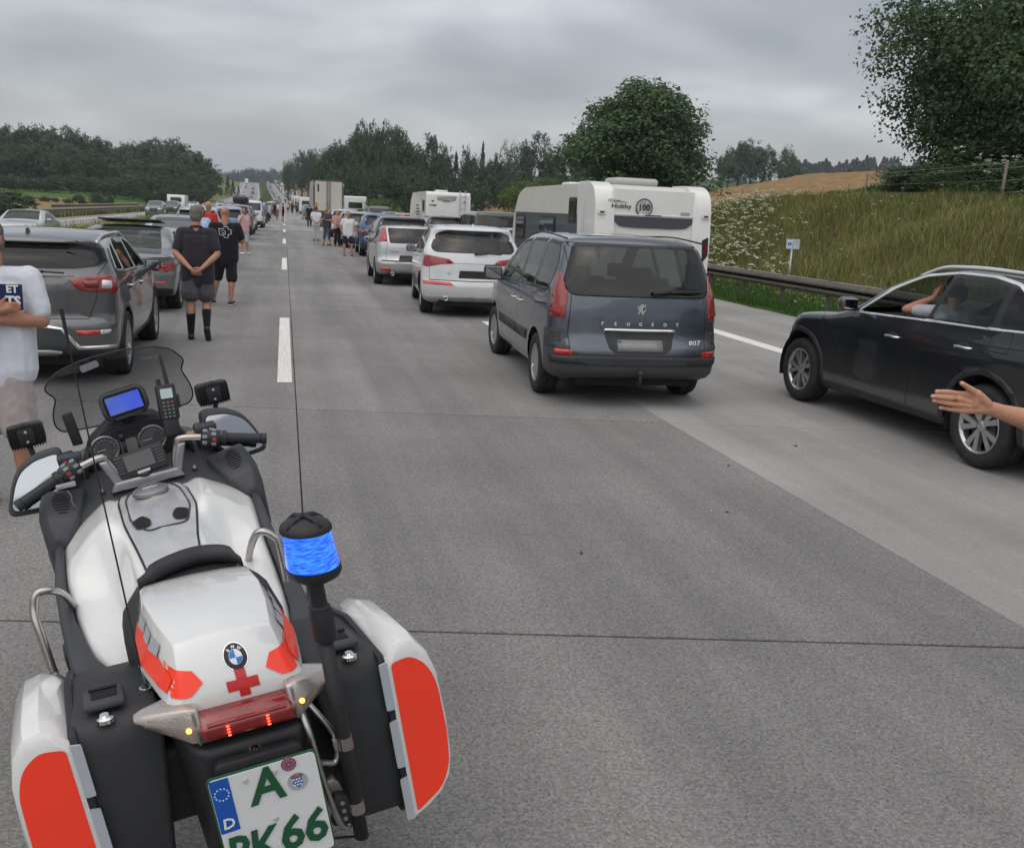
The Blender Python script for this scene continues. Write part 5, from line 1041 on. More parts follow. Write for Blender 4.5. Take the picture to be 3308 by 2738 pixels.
# white SUV in the middle lane
WHP = paint('white_paint', (.62, .64, .65), 0, .35)
wq = dict(L=4.63, W=.945, wheels=(.92, 3.73, .365, .425), wm=WM_TEN, track=.80, top=[(0, 1.38), (.10, 1.54), (.25, 1.60), (.7, 1.645), (1.4, 1.665), (2.2, 1.62), (2.7, 1.45), (3.2, 1.15), (3.7, 1.08), (4.3, .97), (4.63, .75)],
  rear=[(.25, .14), (.4, .03), (.62, 0), (.68, .05), (.95, .06), (1.15, .10), (1.3, .2), (1.5, .33), (1.58, .25)], belt=[(0, 1.2), (4.63, 1.06)], lean=.42, ws=[(.2, .90), (.35, .97), (.6, 1.0), (.85, .995), (1.1, .965), (1.8, .95)], rk=.24, rp=2.5,
  doors=[([(1.95, .35), (3.1, .35), (3.15, .7), (2.9, 1.12), (1.95, 1.14)], 'front_door'), ([(1.05, .9), (1.3, .7), (1.4, .5), (1.42, .35), (1.93, .35), (1.93, 1.14), (1.0, 1.16)], 'rear_door')],
  glass=[rpoly([(2.0, 1.16), (2.9, 1.13), (2.45, 1.42), (1.98, 1.52)], .04), rpoly([(1.08, 1.18), (1.93, 1.165), (1.90, 1.53), (1.4, 1.54), (1.12, 1.50)], .04), rpoly([(.62, 1.2), (1.0, 1.185), (1.04, 1.49), (.8, 1.42)], .03)],
  wscreen=[(-.62, 2.3), (.62, 2.3), (.74, 3.15), (-.74, 3.15)], rwin=rpoly([(-.70, 1.19), (.70, 1.19), (.76, 1.25), (.66, 1.49), (.5, 1.545), (-.5, 1.545), (-.66, 1.49), (-.76, 1.25)], .05), mirror=(2.85, 1.12), mm=TRIM, handles=[(2.15, .98), (1.25, 1.0)],
  rails=(.70, [(.45, 1.56), (.65, 1.65), (1.2, 1.70), (2.0, 1.67), (2.35, 1.56)], .018), wiper=(.0, 1.165, .5), wy=.1, fin=(.55, 1.64), finm=WHP, rg=glassmat('pale_rear_glass', (.40, .46, .44)), seats=(1.35, 2.25), seatz=.62,
  pre=[('rear', [(-1, .1), (1, .1), (1, .40), (-1, .40)], 'cladding'), ('side', [(-.1, .1), (.5, .1), (.46, .40), (-.1, .40)], 'cladding')], mats=dict(cladding=mat('light_bumper_plastic', (.36, .37, .38), .5, var=.1)), 
  stamps=[('rear', rpoly([(.36, .985), (.45, 1.06), (.97, 1.13), (.97, .93), (.84, .905), (.60, .96)], .02), 'tail_light'), ('side', rpoly([(-.1, .9), (.36, .95), (.36, 1.06), (.2, 1.12), (-.1, 1.14)], .02), 'tail_light', {'over': ('body', 'rear_door'), 'nmin': .6}), ('rear', rpoly([(.36, .59), (.9, .60), (.92, .655), (.42, .645)], .01), 'reflector'),
    ('rear', rpoly([(-.28, .72), (.28, .72), (.26, .86), (-.26, .86)], .02), 'plate_recess'), ('rear', [(-.8, .665), (.8, .665), (.8, .68), (-.8, .68)], 'gap'), ('top', rpoly([(-.5, .75), (.5, .75), (.48, 2.1), (-.48, 2.1)], .06), 'sunroof')],
  lines=[('rear', [(.80, .68), (.80, .93)], {'over': ('body',)}), ('rear', [(.36, .985), (.0, .985)], {'over': ('body',)}), ('rear', [(-.36, .985), (.0, .985)], {'both': False, 'over': ('body',)})], exh=[(-.5, .35), (.5, .35)], texts=[('Q5', -.45, .80, .06, SILVERP, 'badge')])
t = make_car('suv', (3.34, 16.85, 0), R(-4.5), 'white SUV with wedge shaped red lights directly left of the blue-grey people carrier', None, wq, WHP)
bm = bmesh.new(); box(bm, (.42, 1.2, 1.27), (.26, .1, .17), .04); bmobj('headrest', bm, LIGHTIN, t, True)
# silver hatchback with high lights
SIL = paint('silver_paint', (.42, .43, .44), .6, .3)
foc = dict(L=4.34, W=.86, wheels=(.80, 3.44, .32, .37), wm=WM_SEV, track=.755, top=[(0, 1.2), (.08, 1.40), (.2, 1.45), (.8, 1.485), (1.5, 1.49), (2.1, 1.45), (2.6, 1.28), (3.1, 1.02), (3.6, .96), (4.1, .86), (4.34, .66)],
  rear=[(.25, .1), (.4, 0), (.6, 0), (.66, .08), (1.0, .12), (1.2, .2), (1.4, .36)], belt=[(0, 1.08), (4.34, .94)], lean=.38, rk=.2, rp=2.6,
  doors=[([(1.8, .32), (2.95, .32), (3.0, .65), (2.8, 1.0), (1.8, 1.02)], 'front_door'), ([(.95, .85), (1.15, .65), (1.25, .45), (1.27, .32), (1.78, .32), (1.78, 1.02), (.9, 1.05)], 'rear_door')],
  glass=[rpoly([(1.85, 1.05), (2.85, 1.02), (2.3, 1.33), (1.84, 1.41)], .04), rpoly([(.75, 1.09), (1.77, 1.06), (1.76, 1.41), (1.2, 1.42), (.95, 1.38)], .04)],
  wscreen=[(-.6, 2.15), (.6, 2.15), (.7, 3.0), (-.7, 3.0)], rwin=rpoly([(-.50, 1.07), (.50, 1.07), (.54, 1.40), (-.54, 1.40)], .04), handles=[(2.0, .92), (1.1, .95)], mirror=(2.7, 1.05), rg=glassmat('hatch_glass', (.42, .48, .46)), exh=[(-.45, .3)], seats=(1.3, 2.1),
  stamps=[('rear', rpoly([(.57, 1.09), (.86, 1.07), (.80, 1.41), (.60, 1.42)], .03), 'tail_light'), ('side', rpoly([(-.1, 1.05), (.28, 1.07), (.42, 1.36), (.2, 1.43), (-.1, 1.43)], .02), 'tail_light', {'over': ('body',), 'nmin': .5}), ('rear', rpoly([(.50, .36), (.74, .38), (.74, .45), (.50, .45)], .01), 'reflector'), ('rear', rpoly([(-.3, .62), (.3, .62), (.27, .76), (-.27, .76)], .02), 'plate_recess'), ('rear', [(-.72, .60), (.72, .60), (.72, .635), (-.72, .635)], 'black')],
  lines=[('rear', [(.56, 1.07), (.60, .9), (.60, .64)], {'over': ('body',)})], texts=[('FOCUS', -.40, .84, .06, TRIM, 'badge')])
t = make_car('hatchback', (3.06, 23.6, 0), R(-1.5), 'silver hatchback with tall red lights beside its rear window, ahead of the white SUV', None, foc, SIL)
# ---------------------------------------------------------------- caravans, motorhome, lorry, vans
CARV = mat('caravan_white', (.70, .70, .68), .32, coat=.6, var=.05, vs=1.5); CARG = mat('caravan_cream_side', (.56, .55, .50), .38, var=.05, vs=1.2); CARD = mat('caravan_dark_band', (.055, .062, .075), .4, coat=.3); ACRYL = mat('acrylic_window', (.02, .022, .026), .08, coat=1)
def rbox(name, x0, x1, y0, y1, z0, z1, r, m, parent, axis='X', seg=4, bev=.02):
    """box with rounded outline in side view, extruded over x"""
    bm = bmesh.new(); pts = rrect(y1-y0, z1-z0, r, seg, (y0+y1)/2, (z0+z1)/2); prism(bm, pts, x0, x1, 'YZ', bev=bev); return bmobj(name, bm, m, parent, angle=40)
t = empty('caravan', (7.17, 17.95, 0), R(.8), 'large cream and white caravan with a round 100 sticker on its rear', 'caravan')
W2 = 1.24
side = [(.12, .55), (.10, 1.5), (.16, 2.2), (.30, 2.45), (.6, 2.585), (5.6, 2.56), (6.2, 2.40), (6.6, 1.9), (6.75, 1.2), (6.6, .6), (6.2, .42), (.4, .42)]
bm = bmesh.new(); prism(bm, rpoly(side, .18, 5), -W2+.03, W2-.03, 'YZ', bev=.05); bmobj('body', bm, CARG, t, angle=35)
cor = [(.0, .55), (.0, 1.6), (.06, 2.25), (.2, 2.5), (.5, 2.62), (1.25, 2.62), (1.25, 2.5), (1.22, 2.3), (1.05, 1.2), (1.0, .40), (.1, .40)]
for s_ in (-1, 1):
    bm = bmesh.new(); a, b = (s_*(W2-.40), s_*W2) ; prism(bm, rpoly(cor, .15, 5), min(a, b), max(a, b), 'YZ', bev=.09); bmobj('corner_moulding', bm, CARV, t, angle=50)
    bm = bmesh.new(); prism(bm, rpoly([(s_*1.03, 2.06), (s_*1.19, 2.06), (s_*1.19, 1.985), (s_*1.03, 1.985)], .01), -.012, .03, 'XZ'); prism(bm, rrect(.09, .035, .005, cx=s_*1.11, cy=2.022), -.018, -.01, 'XZ', mi=1); bmobj('marker_lamp', bm, [CARV, REDD], t)
    bm = bmesh.new(); prism(bm, rpoly([(s_*1.07, 1.55), (s_*1.20, 1.62), (s_*1.22, 1.25), (s_*1.10, 1.1)], .03), -.008, .02, 'XZ'); prism(bm, rpoly([(s_*1.12, 1.48), (s_*1.17, 1.5), (s_*1.17, 1.3), (s_*1.12, 1.25)], .01), -.014, -.004, 'XZ', mi=1); bmobj('tail_light', bm, [TRIM, REDD], t)
bm = bmesh.new(); prism(bm, [(-.86, .5), (.86, .5), (.86, 2.50), (-.86, 2.50)], .06, .16, 'XZ', bev=.02); bmobj('rear_panel', bm, CARV, t)
bm = bmesh.new(); box(bm, (0, .045, 1.985), (1.70, .05, .05), .012); bmobj('rear_rail', bm, SILVERP, t)
bm = bmesh.new(); prism(bm, rpoly([(-.86, 1.955), (.86, 1.955), (.84, 1.87), (.72, 1.765), (.4, 1.745), (-.4, 1.745), (-.72, 1.765), (-.84, 1.87)], .06), .03, .08, 'XZ', bev=.008); bmobj('rear_window', bm, CARD, t)
bm = bmesh.new(); box(bm, (-.02, .02, 1.995), (.36, .02, .022), .004); bmobj('brake_light', bm, REDD, t)
bm = bmesh.new(); box(bm, (-W2+.02, 3.7, 1.35), (.02, 5.3, 1.22)); bmobj('dark_band', bm, CARD, t)
for y0, y1, z0, z1 in ((5.35, 6.2, 1.30, 1.90), (2.75, 4.0, 1.30, 1.90), (1.30, 1.75, 1.78, 2.3)):
    e = empty('window', (-W2, (y0+y1)/2, (z0+z1)/2)); e.parent = t
    bm = bmesh.new(); prism(bm, rrect(y1-y0, z1-z0, .06), -.012, .02, 'YZ', bev=.004); bmobj('frame', bm, TRIM, e)
    bm = bmesh.new(); prism(bm, rrect(y1-y0-.12, z1-z0-.12, .05), -.022, -.008, 'YZ', bev=.005); bmobj('pane', bm, ACRYL, e)
bm = bmesh.new(); box(bm, (-.05, 1.3, 2.66), (.95, .75, .16), .07, seg=3); bmobj('roof_vent', bm, mat('vent_grey', (.42, .42, .40), .4), t, True)
bm = bmesh.new(); box(bm, (-.6, 3.2, 2.62), (.6, .6, .08), .03); bmobj('roof_hatch', bm, CARV, t, True)
bm = bmesh.new(); tube(bm, [(.17*math.cos(k*.2618)-.22, .036, 2.14+.17*math.sin(k*.2618)) for k in range(24)], .01, 5, closed=True); lathe(bm, [(.0001, .05), (.165, .05)], 'Y', 24, (-.22, -.008, 2.14), mi=1); bmobj('speed_sticker', bm, [BLK, WHITE], t)
text('speed_number', '100', .17, BLK, t, (-.22, .03, 2.14), (R(90), 0, 0), .001, sx=.95, bold=.004)
text('lettering', 'Hobby', .115, BLK, t, (-.70, .035, 2.15), (R(90), 0, 0), .001, sx=1.35, bold=.002)
# handwritten word
bm = bmesh.new(); z0 = 2.235; pts = [(-.98, 0), (-.955, .05), (-.93, .0), (-.90, .055), (-.885, -.005), (-.86, .02), (-.84, .03), (-.85, 0), (-.82, .0), (-.80, .03), (-.79, 0), (-.775, .028), (-.755, .0), (-.745, .03), (-.715, .005), (-.66, .0), (-.58, -.012)]
tube(bm, smoothpath([(x, .036, z0+z) for x, z in pts], 3), .006, 5); bmobj('handwriting', bm, BLK, t)
bm = bmesh.new(); box(bm, (.68, .05, 2.06), (.2, .02, .055), .005); bmobj('maker_badge', bm, GALV, t)
WMV = wheel_mesh(.33, .2, .19, 'seven'); wheels(t, WMV, 1.08, (2.9, 3.75), .33)
bm = bmesh.new(); box(bm, (0, 6.9, .45), (.12, 1.4, .1), .02); bmobj('drawbar', bm, TRIM, t); bm = bmesh.new(); box(bm, (0, 3.3, .38), (1.9, 5.6, .16)); bmobj('chassis', bm, DARK, t)
# motorhome
def motorhome(x, y, label, group=None, detail=True, W2=1.13, H=2.78, L=6.2, m=CARV):
    t = empty('motorhome', (x, y, float(zroad(y))), 0, label, 'motorhome', group)
    bm = bmesh.new(); prism(bm, rpoly([(.0, .45), (0, H-.1), (.15, H), (L-1.0, H-.02), (L-.2, H-.45), (L+.3, 1.3), (L+.9, 1.0), (L+1.0, .5), (L, .35), (.3, .35)], .12, 4), -W2, W2, 'YZ', bev=.06); bmobj('body', bm, m, t, angle=35)
    if detail:
        bm = bmesh.new(); prism(bm, rpoly([(-.62, H-.18), (.42, H-.18), (.36, H-.40), (.1, H-.46), (-.3, H-.46), (-.56, H-.40)], .05), -.02, .03, 'XZ', bev=.01); bmobj('spoiler_moulding', bm, GALV, t, angle=40)
        bm = bmesh.new(); box(bm, (-.1, -.03, H-.44), (.34, .02, .05), .006); bmobj('brake_light', bm, REDL, t)
        for s_ in (-.8, .82): bm = bmesh.new(); box(bm, (s_, -.01, H-.46), (.12, .03, .06), .01); bmobj('lamp', bm, TRIM, t)
        text('lettering', 'HYMER', .12, BLK, t, (-.78, -.012, H-.68), (R(90), 0, 0), .001, bold=.003)
        lx = .72; bm = bmesh.new()
        for q in (-.14, .14): tube(bm, smoothpath([(lx+q, .15, H+.06), (lx+q, -.08, H+.04), (lx+q, -.09, H-.3), (lx+q, -.09, 1.3)], 3), .018, 6)
        bmobj('ladder', bm, GALV, t)
        for z in (H-.2, H-.5, H-.8, H-1.1, H-1.4): bm = bmesh.new(); tube(bm, [(lx-.14, -.09, z), (lx+.14, -.09, z)], .014, 6); bmobj('ladder_rung', bm, GALV, t)
        bm = bmesh.new(); prism(bm, rrect(.7, .62, .06, cx=.9, cy=2.05), -W2-.02, -W2+.02, 'YZ', bev=.005); bmobj('side_window', bm, ACRYL, t)
        for k in range(5): bm = bmesh.new(); prism(bm, [(2.2+k*.12, 1.4+.16*k), (3.6, 1.4+.16*k), (3.6, 1.47+.16*k), (2.3+k*.12, 1.47+.16*k)], -W2-.006, -W2+.01, 'YZ'); bmobj('stripe', bm, TRIM, t)
        bm = bmesh.new(); box(bm, (-.2, 1.2, H+.05), (.6, .6, .1), .03); bmobj('roof_hatch', bm, CARV, t, True)
        bm = bmesh.new(); prism(bm, rpoly([(-.95, .75), (-.9, 1.35), (-.6, 1.62), (-.3, 1.5), (.1, 1.58), (.5, 1.4), (.75, 1.2), (.8, .75)], .12), -.55, -.15, 'XZ', bev=.08); bmobj('bike_cover', bm, mat('grey_tarp', (.20, .20, .20), .7, var=.2, vs=6, bump=.4, bs=14), t, angle=50)
    wheels(t, WMV, 1.0, (1.4, L-.3), .33); return t
motorhome(8.05, 48.0, 'white motorhome with a ladder on its rear, ahead of the caravan in the right lane')
# lorry
def lorry(x, y, label, group=None, near=True, m=None, H=3.85, L=12):
    z = float(zroad(y)); t = empty('lorry', (x+float(xoff(y)), y, z), 0, label, 'lorry', group)
    bm = bmesh.new(); box(bm, (0, L/2, (1.15+H)/2), (2.5, L, H-1.15), .03); bmobj('cargo_box', bm, m or mat('lorry_box_side', (.36, .36, .33), .45, var=.08, vs=1), t)
    if near:
        DR = mat('lorry_door', (.50, .49, .43), .45, var=.06, vs=1.5); FR = mat('lorry_frame', (.10, .075, .06), .6, var=.2, vs=4)
        for c_, s_ in (((0, -.02, H-.05), (2.5, .06, .14)), ((-1.2, -.02, 2.55), (.12, .06, 2.6)), ((1.2, -.02, 2.55), (.12, .06, 2.6)), ((0, -.02, 1.24), (2.5, .08, .18))):
            bm = bmesh.new(); box(bm, c_, s_, .01); bmobj('rear_frame', bm, FR, t)
        for s_ in (-1, 1):
            bm = bmesh.new(); box(bm, (s_*.565, -.03, 2.54), (1.09, .05, 2.4), .015); d = bmobj('rear_door', bm, DR, t)
            for xx in (s_*.08, s_*.16): bm = bmesh.new(); tube(bm, [(xx, -.075, 1.2), (xx, -.075, H-.1)], .018, 6); b_ = bmobj('locking_bar', bm, FR, d)
            bm = bmesh.new(); box(bm, (s_*1.0, -.03, .95), (.3, .06, .14), .01); bmobj('tail_light', bm, REDD, t)
            bm = bmesh.new(); box(bm, (s_*1.24, -.02, H-.35), (.1, .08, .2), .01); bmobj('hinge', bm, GALV, t); bm = bmesh.new(); box(bm, (s_*1.24, -.02, 1.6), (.1, .08, .2), .01); bmobj('hinge', bm, GALV, t)
        bm = bmesh.new(); box(bm, (-1.0, -.07, 1.75), (.16, .02, .5), .005); bmobj('warning_plate', bm, mat('orange_plate', (.5, .2, .03), .5), t)
        bm = bmesh.new(); box(bm, (-.85, -.07, 3.2), (.13, .02, .6), .005); bmobj('sticker', bm, TRIM, t)
        bm = bmesh.new(); box(bm, (0, .1, .62), (2.3, .1, .14), .02); bmobj('underrun_bar', bm, STEELD, t)
    bm = bmesh.new(); box(bm, (0, L/2, .95), (2.2, L-.6, .3)); bmobj('chassis', bm, DARK, t)
    bm = bmesh.new(); box(bm, (0, L+1.2, 2.0), (2.45, 2.0, 3.0), .15); bmobj('cab', bm, m or WHP, t, angle=40)
    LW = wheel_mesh(.5, .3, .28, 'five2', 20) if near else None
    if near: wheels(t, LW, 1.05, (1.6, 2.9), .5); wheels(t, LW, 1.05, (L+1.3,), .5)
    else:
        for yy in (1.5, 2.8, L+1):
            bm = bmesh.new(); lathe(bm, [(.5, -1.2), (.5, 1.2)], 'X', 12, (0, yy, .5)); bmobj('axle', bm, RUB, t)
    return t
lorry(3.62, 82.5, 'tall beige box lorry with closed rear doors standing in the middle lane')
# delivery van / minibus body
DGR = paint('dark_grey_van_paint', (.045, .05, .057), .4, .3)
van = dict(L=4.9, W=.95, wheels=(.95, 3.95, .34, .39), wm=WM_SEV, track=.8, top=[(0, 1.80), (.12, 1.89), (.5, 1.93), (3.0, 1.93), (3.4, 1.85), (4.0, 1.3), (4.3, 1.1), (4.7, 1.0), (4.9, .8)], rear=[(.25, .05), (.5, 0), (1.1, .03), (1.8, .14)], belt=[(0, 1.22), (4.9, 1.1)], lean=.14, ra=.12, rc=.09, rk=.06,
  glass=[rpoly([(3.1, 1.2), (4.0, 1.15), (3.5, 1.72), (3.12, 1.74)], .05), rpoly([(1.75, 1.22), (2.95, 1.22), (2.95, 1.76), (1.75, 1.76)], .06), rpoly([(.35, 1.22), (1.6, 1.22), (1.6, 1.76), (.40, 1.76)], .06)], wscreen=[(-.72, 3.4), (.72, 3.4), (.78, 4.1), (-.78, 4.1)], rwin=rpoly([(-.76, 1.24), (.76, 1.24), (.74, 1.76), (-.74, 1.76)], .05), mirror=(3.9, 1.25), mm=TRIM,
  stamps=[('rear', rpoly([(.83, .85), (.94, .85), (.92, 1.2), (.83, 1.2)], .02), 'tail_light'), ('rear', [(-.95, .25), (.95, .25), (.95, .5), (-.95, .5)], 'bumper')])
make_car('minibus', (7.25, 32.2, 0), R(-1), 'dark grey minibus with an oval sticker in its rear window, ahead of the caravan', None, van, DGR)
make_car('suv', (6.95, 26.2, 0), R(-1), 'small white car half hidden between the white SUV and the caravan', None, dict(wq, L=4.2, top=[(a*.907, b-.17) for a, b in wq['top']], stamps=wq['stamps'][:2], texts=[], exh=None, doors=(), rails=None, wiper=None), WHP, hero=False)
# medium distance recipes: cheaper shells, same parts
def variant(c, **k): d = dict(c); d.pop('pre', None); d.update(doors=(), handles=(), lines=(), texts=(), wiper=None, exh=None, frame=None); d.update(k); return d
def P_(c, m=.4, r=.3): return paint('car_paint', c, m, r)
sed = variant(a5, glass=[rpoly([(1.1, 1.02), (2.95, .97), (2.5, 1.22), (2.0, 1.33), (1.5, 1.30)], .05)], pre=(), stamps=a5['stamps'][:2])
M1 = make_car('saloon', (-3.0, 27.3, 0), R(-1), 'pale grey saloon with a shark fin aerial ahead of the tilted roof glass car', None, dict(sed, fin=(1.75, 1.41), top=[(a, b+.03) for a, b in a5['top']]), P_((.34, .37, .38)), hero=False)
est = variant(kia, pre=(), clad=None, L=4.7, top=[(0, 1.34), (.1, 1.46), (.3, 1.53), (1.5, 1.60), (2.4, 1.55), (2.9, 1.35), (3.5, 1.02), (4.1, .95), (4.7, .7)], wscreen=[(-.62, 2.5), (.62, 2.5), (.72, 3.35), (-.72, 3.35)], wheels=(.95, 3.75, .335, .39), rwin=rpoly([(-.72, 1.06), (.72, 1.06), (.66, 1.44), (-.66, 1.44)], .06), stamps=[('rear', rpoly([(.66, .98), (.96, 1.0), (.96, .84), (.68, .84)], .02), 'tail_light')], glass=[rpoly([(.5, 1.14), (3.1, 1.06), (2.5, 1.40), (1.7, 1.5), (.6, 1.45)], .05)])
make_car('estate_car', (-3.3, 38.8, 0), R(-1), 'silver estate car with a dark rear window behind the man in the dark shirt', None, est, P_((.42, .42, .41)), hero=False)
make_car('estate_car', (-2.75, 48.0, 0), R(-1), 'light blue estate car beside the bald man in black', None, est, P_((.16, .30, .50), .2), hero=False)
sv = variant(wq, pre=(), clad=None, mats={}, stamps=[('rear', rpoly([(.56, .98), (.97, 1.05), (.97, .90), (.58, .87)], .02), 'tail_light'), ('rear', [(-.95, .25), (.95, .25), (.95, .48), (-.95, .48)], 'bumper')])
blu = P_((.015, .06, .20), .4)
make_car('suv', (3.75, 36.9, 0), R(-1), 'dark blue SUV beside the standing man in the white T-shirt', None, dict(sv, rails=(.7, [(.45, 1.56), (2.3, 1.56)], .018)), blu, hero=False)
make_car('suv', (3.7, 30.2, 0), R(-1), 'black car with roof rails directly ahead of the silver hatchback', None, sv, P_((.02, .022, .025)), hero=False)
for (x, y, c, k, lab) in [(3.5, 43.6, (.30, .31, .31), sv, 'silver SUV ahead of the dark blue SUV'), (3.6, 50.5, (.25, .26, .27), est, 'grey estate car two ahead of the dark blue SUV'), (3.5, 57.5, (.5, .5, .5), sv, 'white SUV three ahead of the dark blue SUV'), (3.6, 65, (.1, .1, .11), est, 'dark estate car just behind the beige lorry'),
      (6.9, 41.2, (.03, .03, .035), sv, 'dark car in the right lane just behind the white motorhome'), (7.4, 59, (.35, .05, .05), est, 'red car ahead of the motorhome in the right lane'),
      (-2.7, 55.6, (.19, .20, .21), sv, 'grey SUV with red lights beside the woman in pink'), (-2.75, 62.8, (.23, .23, .24), est, 'grey estate car carrying a black roof box'), (-2.6, 96, (.4, .4, .4), est, 'silver estate beyond the surfboard car')]:
    make_car('estate_car' if k is est else 'suv', (x, y, 0), R(-1), lab, None, k, P_(c), hero=False)
def roof_thing(name, y, x, z, s, m, label, cat, bev=.15):
    t = empty(name, (x, y, z), R(-1), label, cat); bm = bmesh.new(); box(bm, (0, 0, s[2]/2+.08), s, bev, seg=4); bmobj('shell', bm, m, t, True)
    for yy in (-.4, .4):
        bm = bmesh.new(); box(bm, (0, yy, .03), (1.2, .05, .05), .01); bmobj('roof_bar', bm, TRIM, t)
roof_thing('roof_box', 64.6, -2.72, 1.62, (.9, 2.1, .44), TRIM, 'black roof box on top of the grey estate car', 'roof box')
for yy, zz in ((88.0, 1.78),): roof_thing('surfboards', yy, -2.5, 1.62, (.9, 2.9, .12), mat('board', (.6, .58, .48), .4), 'pale boards strapped on a car roof in the left lane', 'surfboards', .05)
make_car('minibus', (-2.4, 71.0, 0), R(-1), 'white van with a black rear window ahead of the roof box car', None, van, WHP, hero=False)
make_car('estate_car', (-2.5, 85.8, 0), R(-1), 'grey estate car carrying pale boards on its roof', None, est, P_((.2, .2, .2)), hero=False)
# oncoming traffic
def oncoming(c, x, y, P, label, nm, n_=None):
    t = make_car(nm, (x+float(xoff(y)), y, float(zroad(y))-.27*float(1-sstep(150, 350, y))), math.pi, label, None, c, P, hero=False, glass=n_); return t
fsed = variant(sed, stamps=[('front', rpoly([(.48, .58), (.86, .60), (.88, .74), (.5, .70)], .03), 'headlight'), ('front', rpoly([(-.40, .42), (.40, .42), (.42, .68), (-.42, .68)], .04), 'grille'), ('front', [(-.5, .28), (.5, .28), (.5, .36), (-.5, .36)], 'black')])
fsuv = variant(sv, stamps=[('front', rpoly([(.48, .72), (.88, .74), (.9, .9), (.5, .86)], .03), 'headlight'), ('front', rpoly([(-.40, .48), (.40, .48), (.42, .86), (-.42, .86)], .04), 'grille')])
oncoming(fsed, -10.6, 46.5, P_((.5, .52, .51), .3), 'pale silver saloon facing us on the opposite carriageway', 'saloon', glassmat('saloon_glass', (.45, .5, .48)))
oncoming(fsuv, -14.2, 118, P_((.14, .18, .17)), 'dark green-grey SUV facing us on the opposite carriageway', 'suv')
oncoming(fsuv, -14.4, 136, P_((.05, .055, .06)), 'dark SUV towing a white caravan on the opposite carriageway', 'suv')
t = empty('caravan', (-14.6+float(xoff(140)), 146, float(zroad(143))-.25), math.pi, 'white caravan towed by the dark SUV on the opposite carriageway', 'caravan')
bm = bmesh.new(); prism(bm, rpoly([(0, .45), (0, 2.45), (5.2, 2.45), (5.4, 1.2), (5.2, .45)], .2), -1.15, 1.15, 'YZ', bev=.05); bmobj('body', bm, CARV, t, angle=40)
bm = bmesh.new(); prism(bm, rrect(1.4, .6, .1, cx=0, cy=1.8), 5.36, 5.42, 'XZ'); bmobj('front_window', bm, ACRYL, t); wheels(t, WMV, 1.0, (2.6,), .33)
k = 0
for x, y, c in [(-13, 172, (.3, .31, .3)), (-16.5, 186, (.5, .5, .5)), (-13, 205, (.4, .42, .42)), (-16.8, 232, (.10, .1, .1)), (-17, 300, (.05, .05, .06)), (-13.5, 420, (.3, .3, .3)), (-17.5, 450, (.1, .1, .12)), (-13.6, 520, (.08, .08, .08)), (-13.5, 600, (.5, .5, .5)), (-18.5, 640, (.1, .1, .1)), (-13.5, 700, (.55, .55, .55))]: pass
FARC = {}
def far_proto(kind, col):
    """one joined mesh per look: body, glass, lights and wheels"""
    if (kind, col) in FARC: return FARC[(kind, col)]
    c = {'suv': sv, 'est': est, 'sed': sed, 'van': van, 'fsuv': fsuv, 'fsed': fsed}[kind]; n0 = set(bpy.data.objects)
    t = make_car('tmp', (0, 0, 0), 0, 'x', None, dict(c, wm=FWM), P_(col), hero=False); bpy.context.view_layer.update()
    V, F, MI, mats = [], [], [], []
    for o in list(set(bpy.data.objects)-n0):
        if o.type == 'MESH':
            M_ = o.matrix_world; b = len(V); V += [tuple(M_ @ v.co) for v in o.data.vertices]
            sl = []
            for m in o.data.materials:
                if m not in mats: mats.append(m)
                sl.append(mats.index(m))
            for p in o.data.polygons: F.append([b+v for v in p.vertices]); MI.append(sl[p.material_index])
    for o in list(set(bpy.data.objects)-n0): bpy.data.objects.remove(o)
    me = bpy.data.meshes.new('car'); me.from_pydata(V, [], F)
    for m in mats: me.materials.append(m)
    me.polygons.foreach_set('material_index', MI); me.polygons.foreach_set('use_smooth', [True]*len(F)); me.update(); me.set_sharp_from_angle(angle=R(35)); FARC[(kind, col)] = me; return me
FWM = wheel_mesh(.34, .21, .22, 'far', 12)
FCOL = [(.03, .03, .035), (.12, .125, .13), (.33, .34, .34), (.55, .56, .56), (.03, .045, .08), (.16, .03, .03)]
rf = random.Random(12)
BOXV = {}
def far_box(kind, y):
    if kind not in BOXV:
        bm = bmesh.new()
        if kind == 'camper': prism(bm, rpoly([(0, .5), (0, 2.8), (5.2, 2.8), (5.8, 2.3), (6.2, 1.2), (6.2, .4), (.2, .4)], .15), -1.1, 1.1, 'YZ', bev=.05); prism(bm, rrect(1.4, .6, .1, cx=0, cy=1.9), -.02, .02, 'XZ', mi=1); mm = [CARV, ACRYL]
        elif kind == 'lorry': box(bm, (0, 6, 2.5), (2.5, 12, 2.8), .04); box(bm, (0, 13, 2), (2.4, 1.9, 2.9), .1); box(bm, (0, 6, .9), (2.2, 11, .5), mi=1); mm = [CARV, DARK]
        else: box(bm, (0, 6, 2.5), (2.5, 12, 2.8), .04); box(bm, (0, 13, 2), (2.4, 1.9, 2.9), .1); box(bm, (0, 6, .9), (2.2, 11, .5), mi=1); mm = [mat('green_tarpaulin', (.05, .16, .07), .6), DARK]
        for yy in ((1.2, 4.8) if kind == 'camper' else (1.5, 2.8, 12.6)): lathe(bm, [(.38, -1.), (.38, 1.)], 'X', 10, (0, yy, .38), mi=1)
        me = bpy.data.meshes.new(kind); bmesh.ops.recalc_face_normals(bm, faces=bm.faces[:]); bm.to_mesh(me); bm.free(); [me.materials.append(m) for m in mm]; BOXV[kind] = me
    return BOXV[kind]
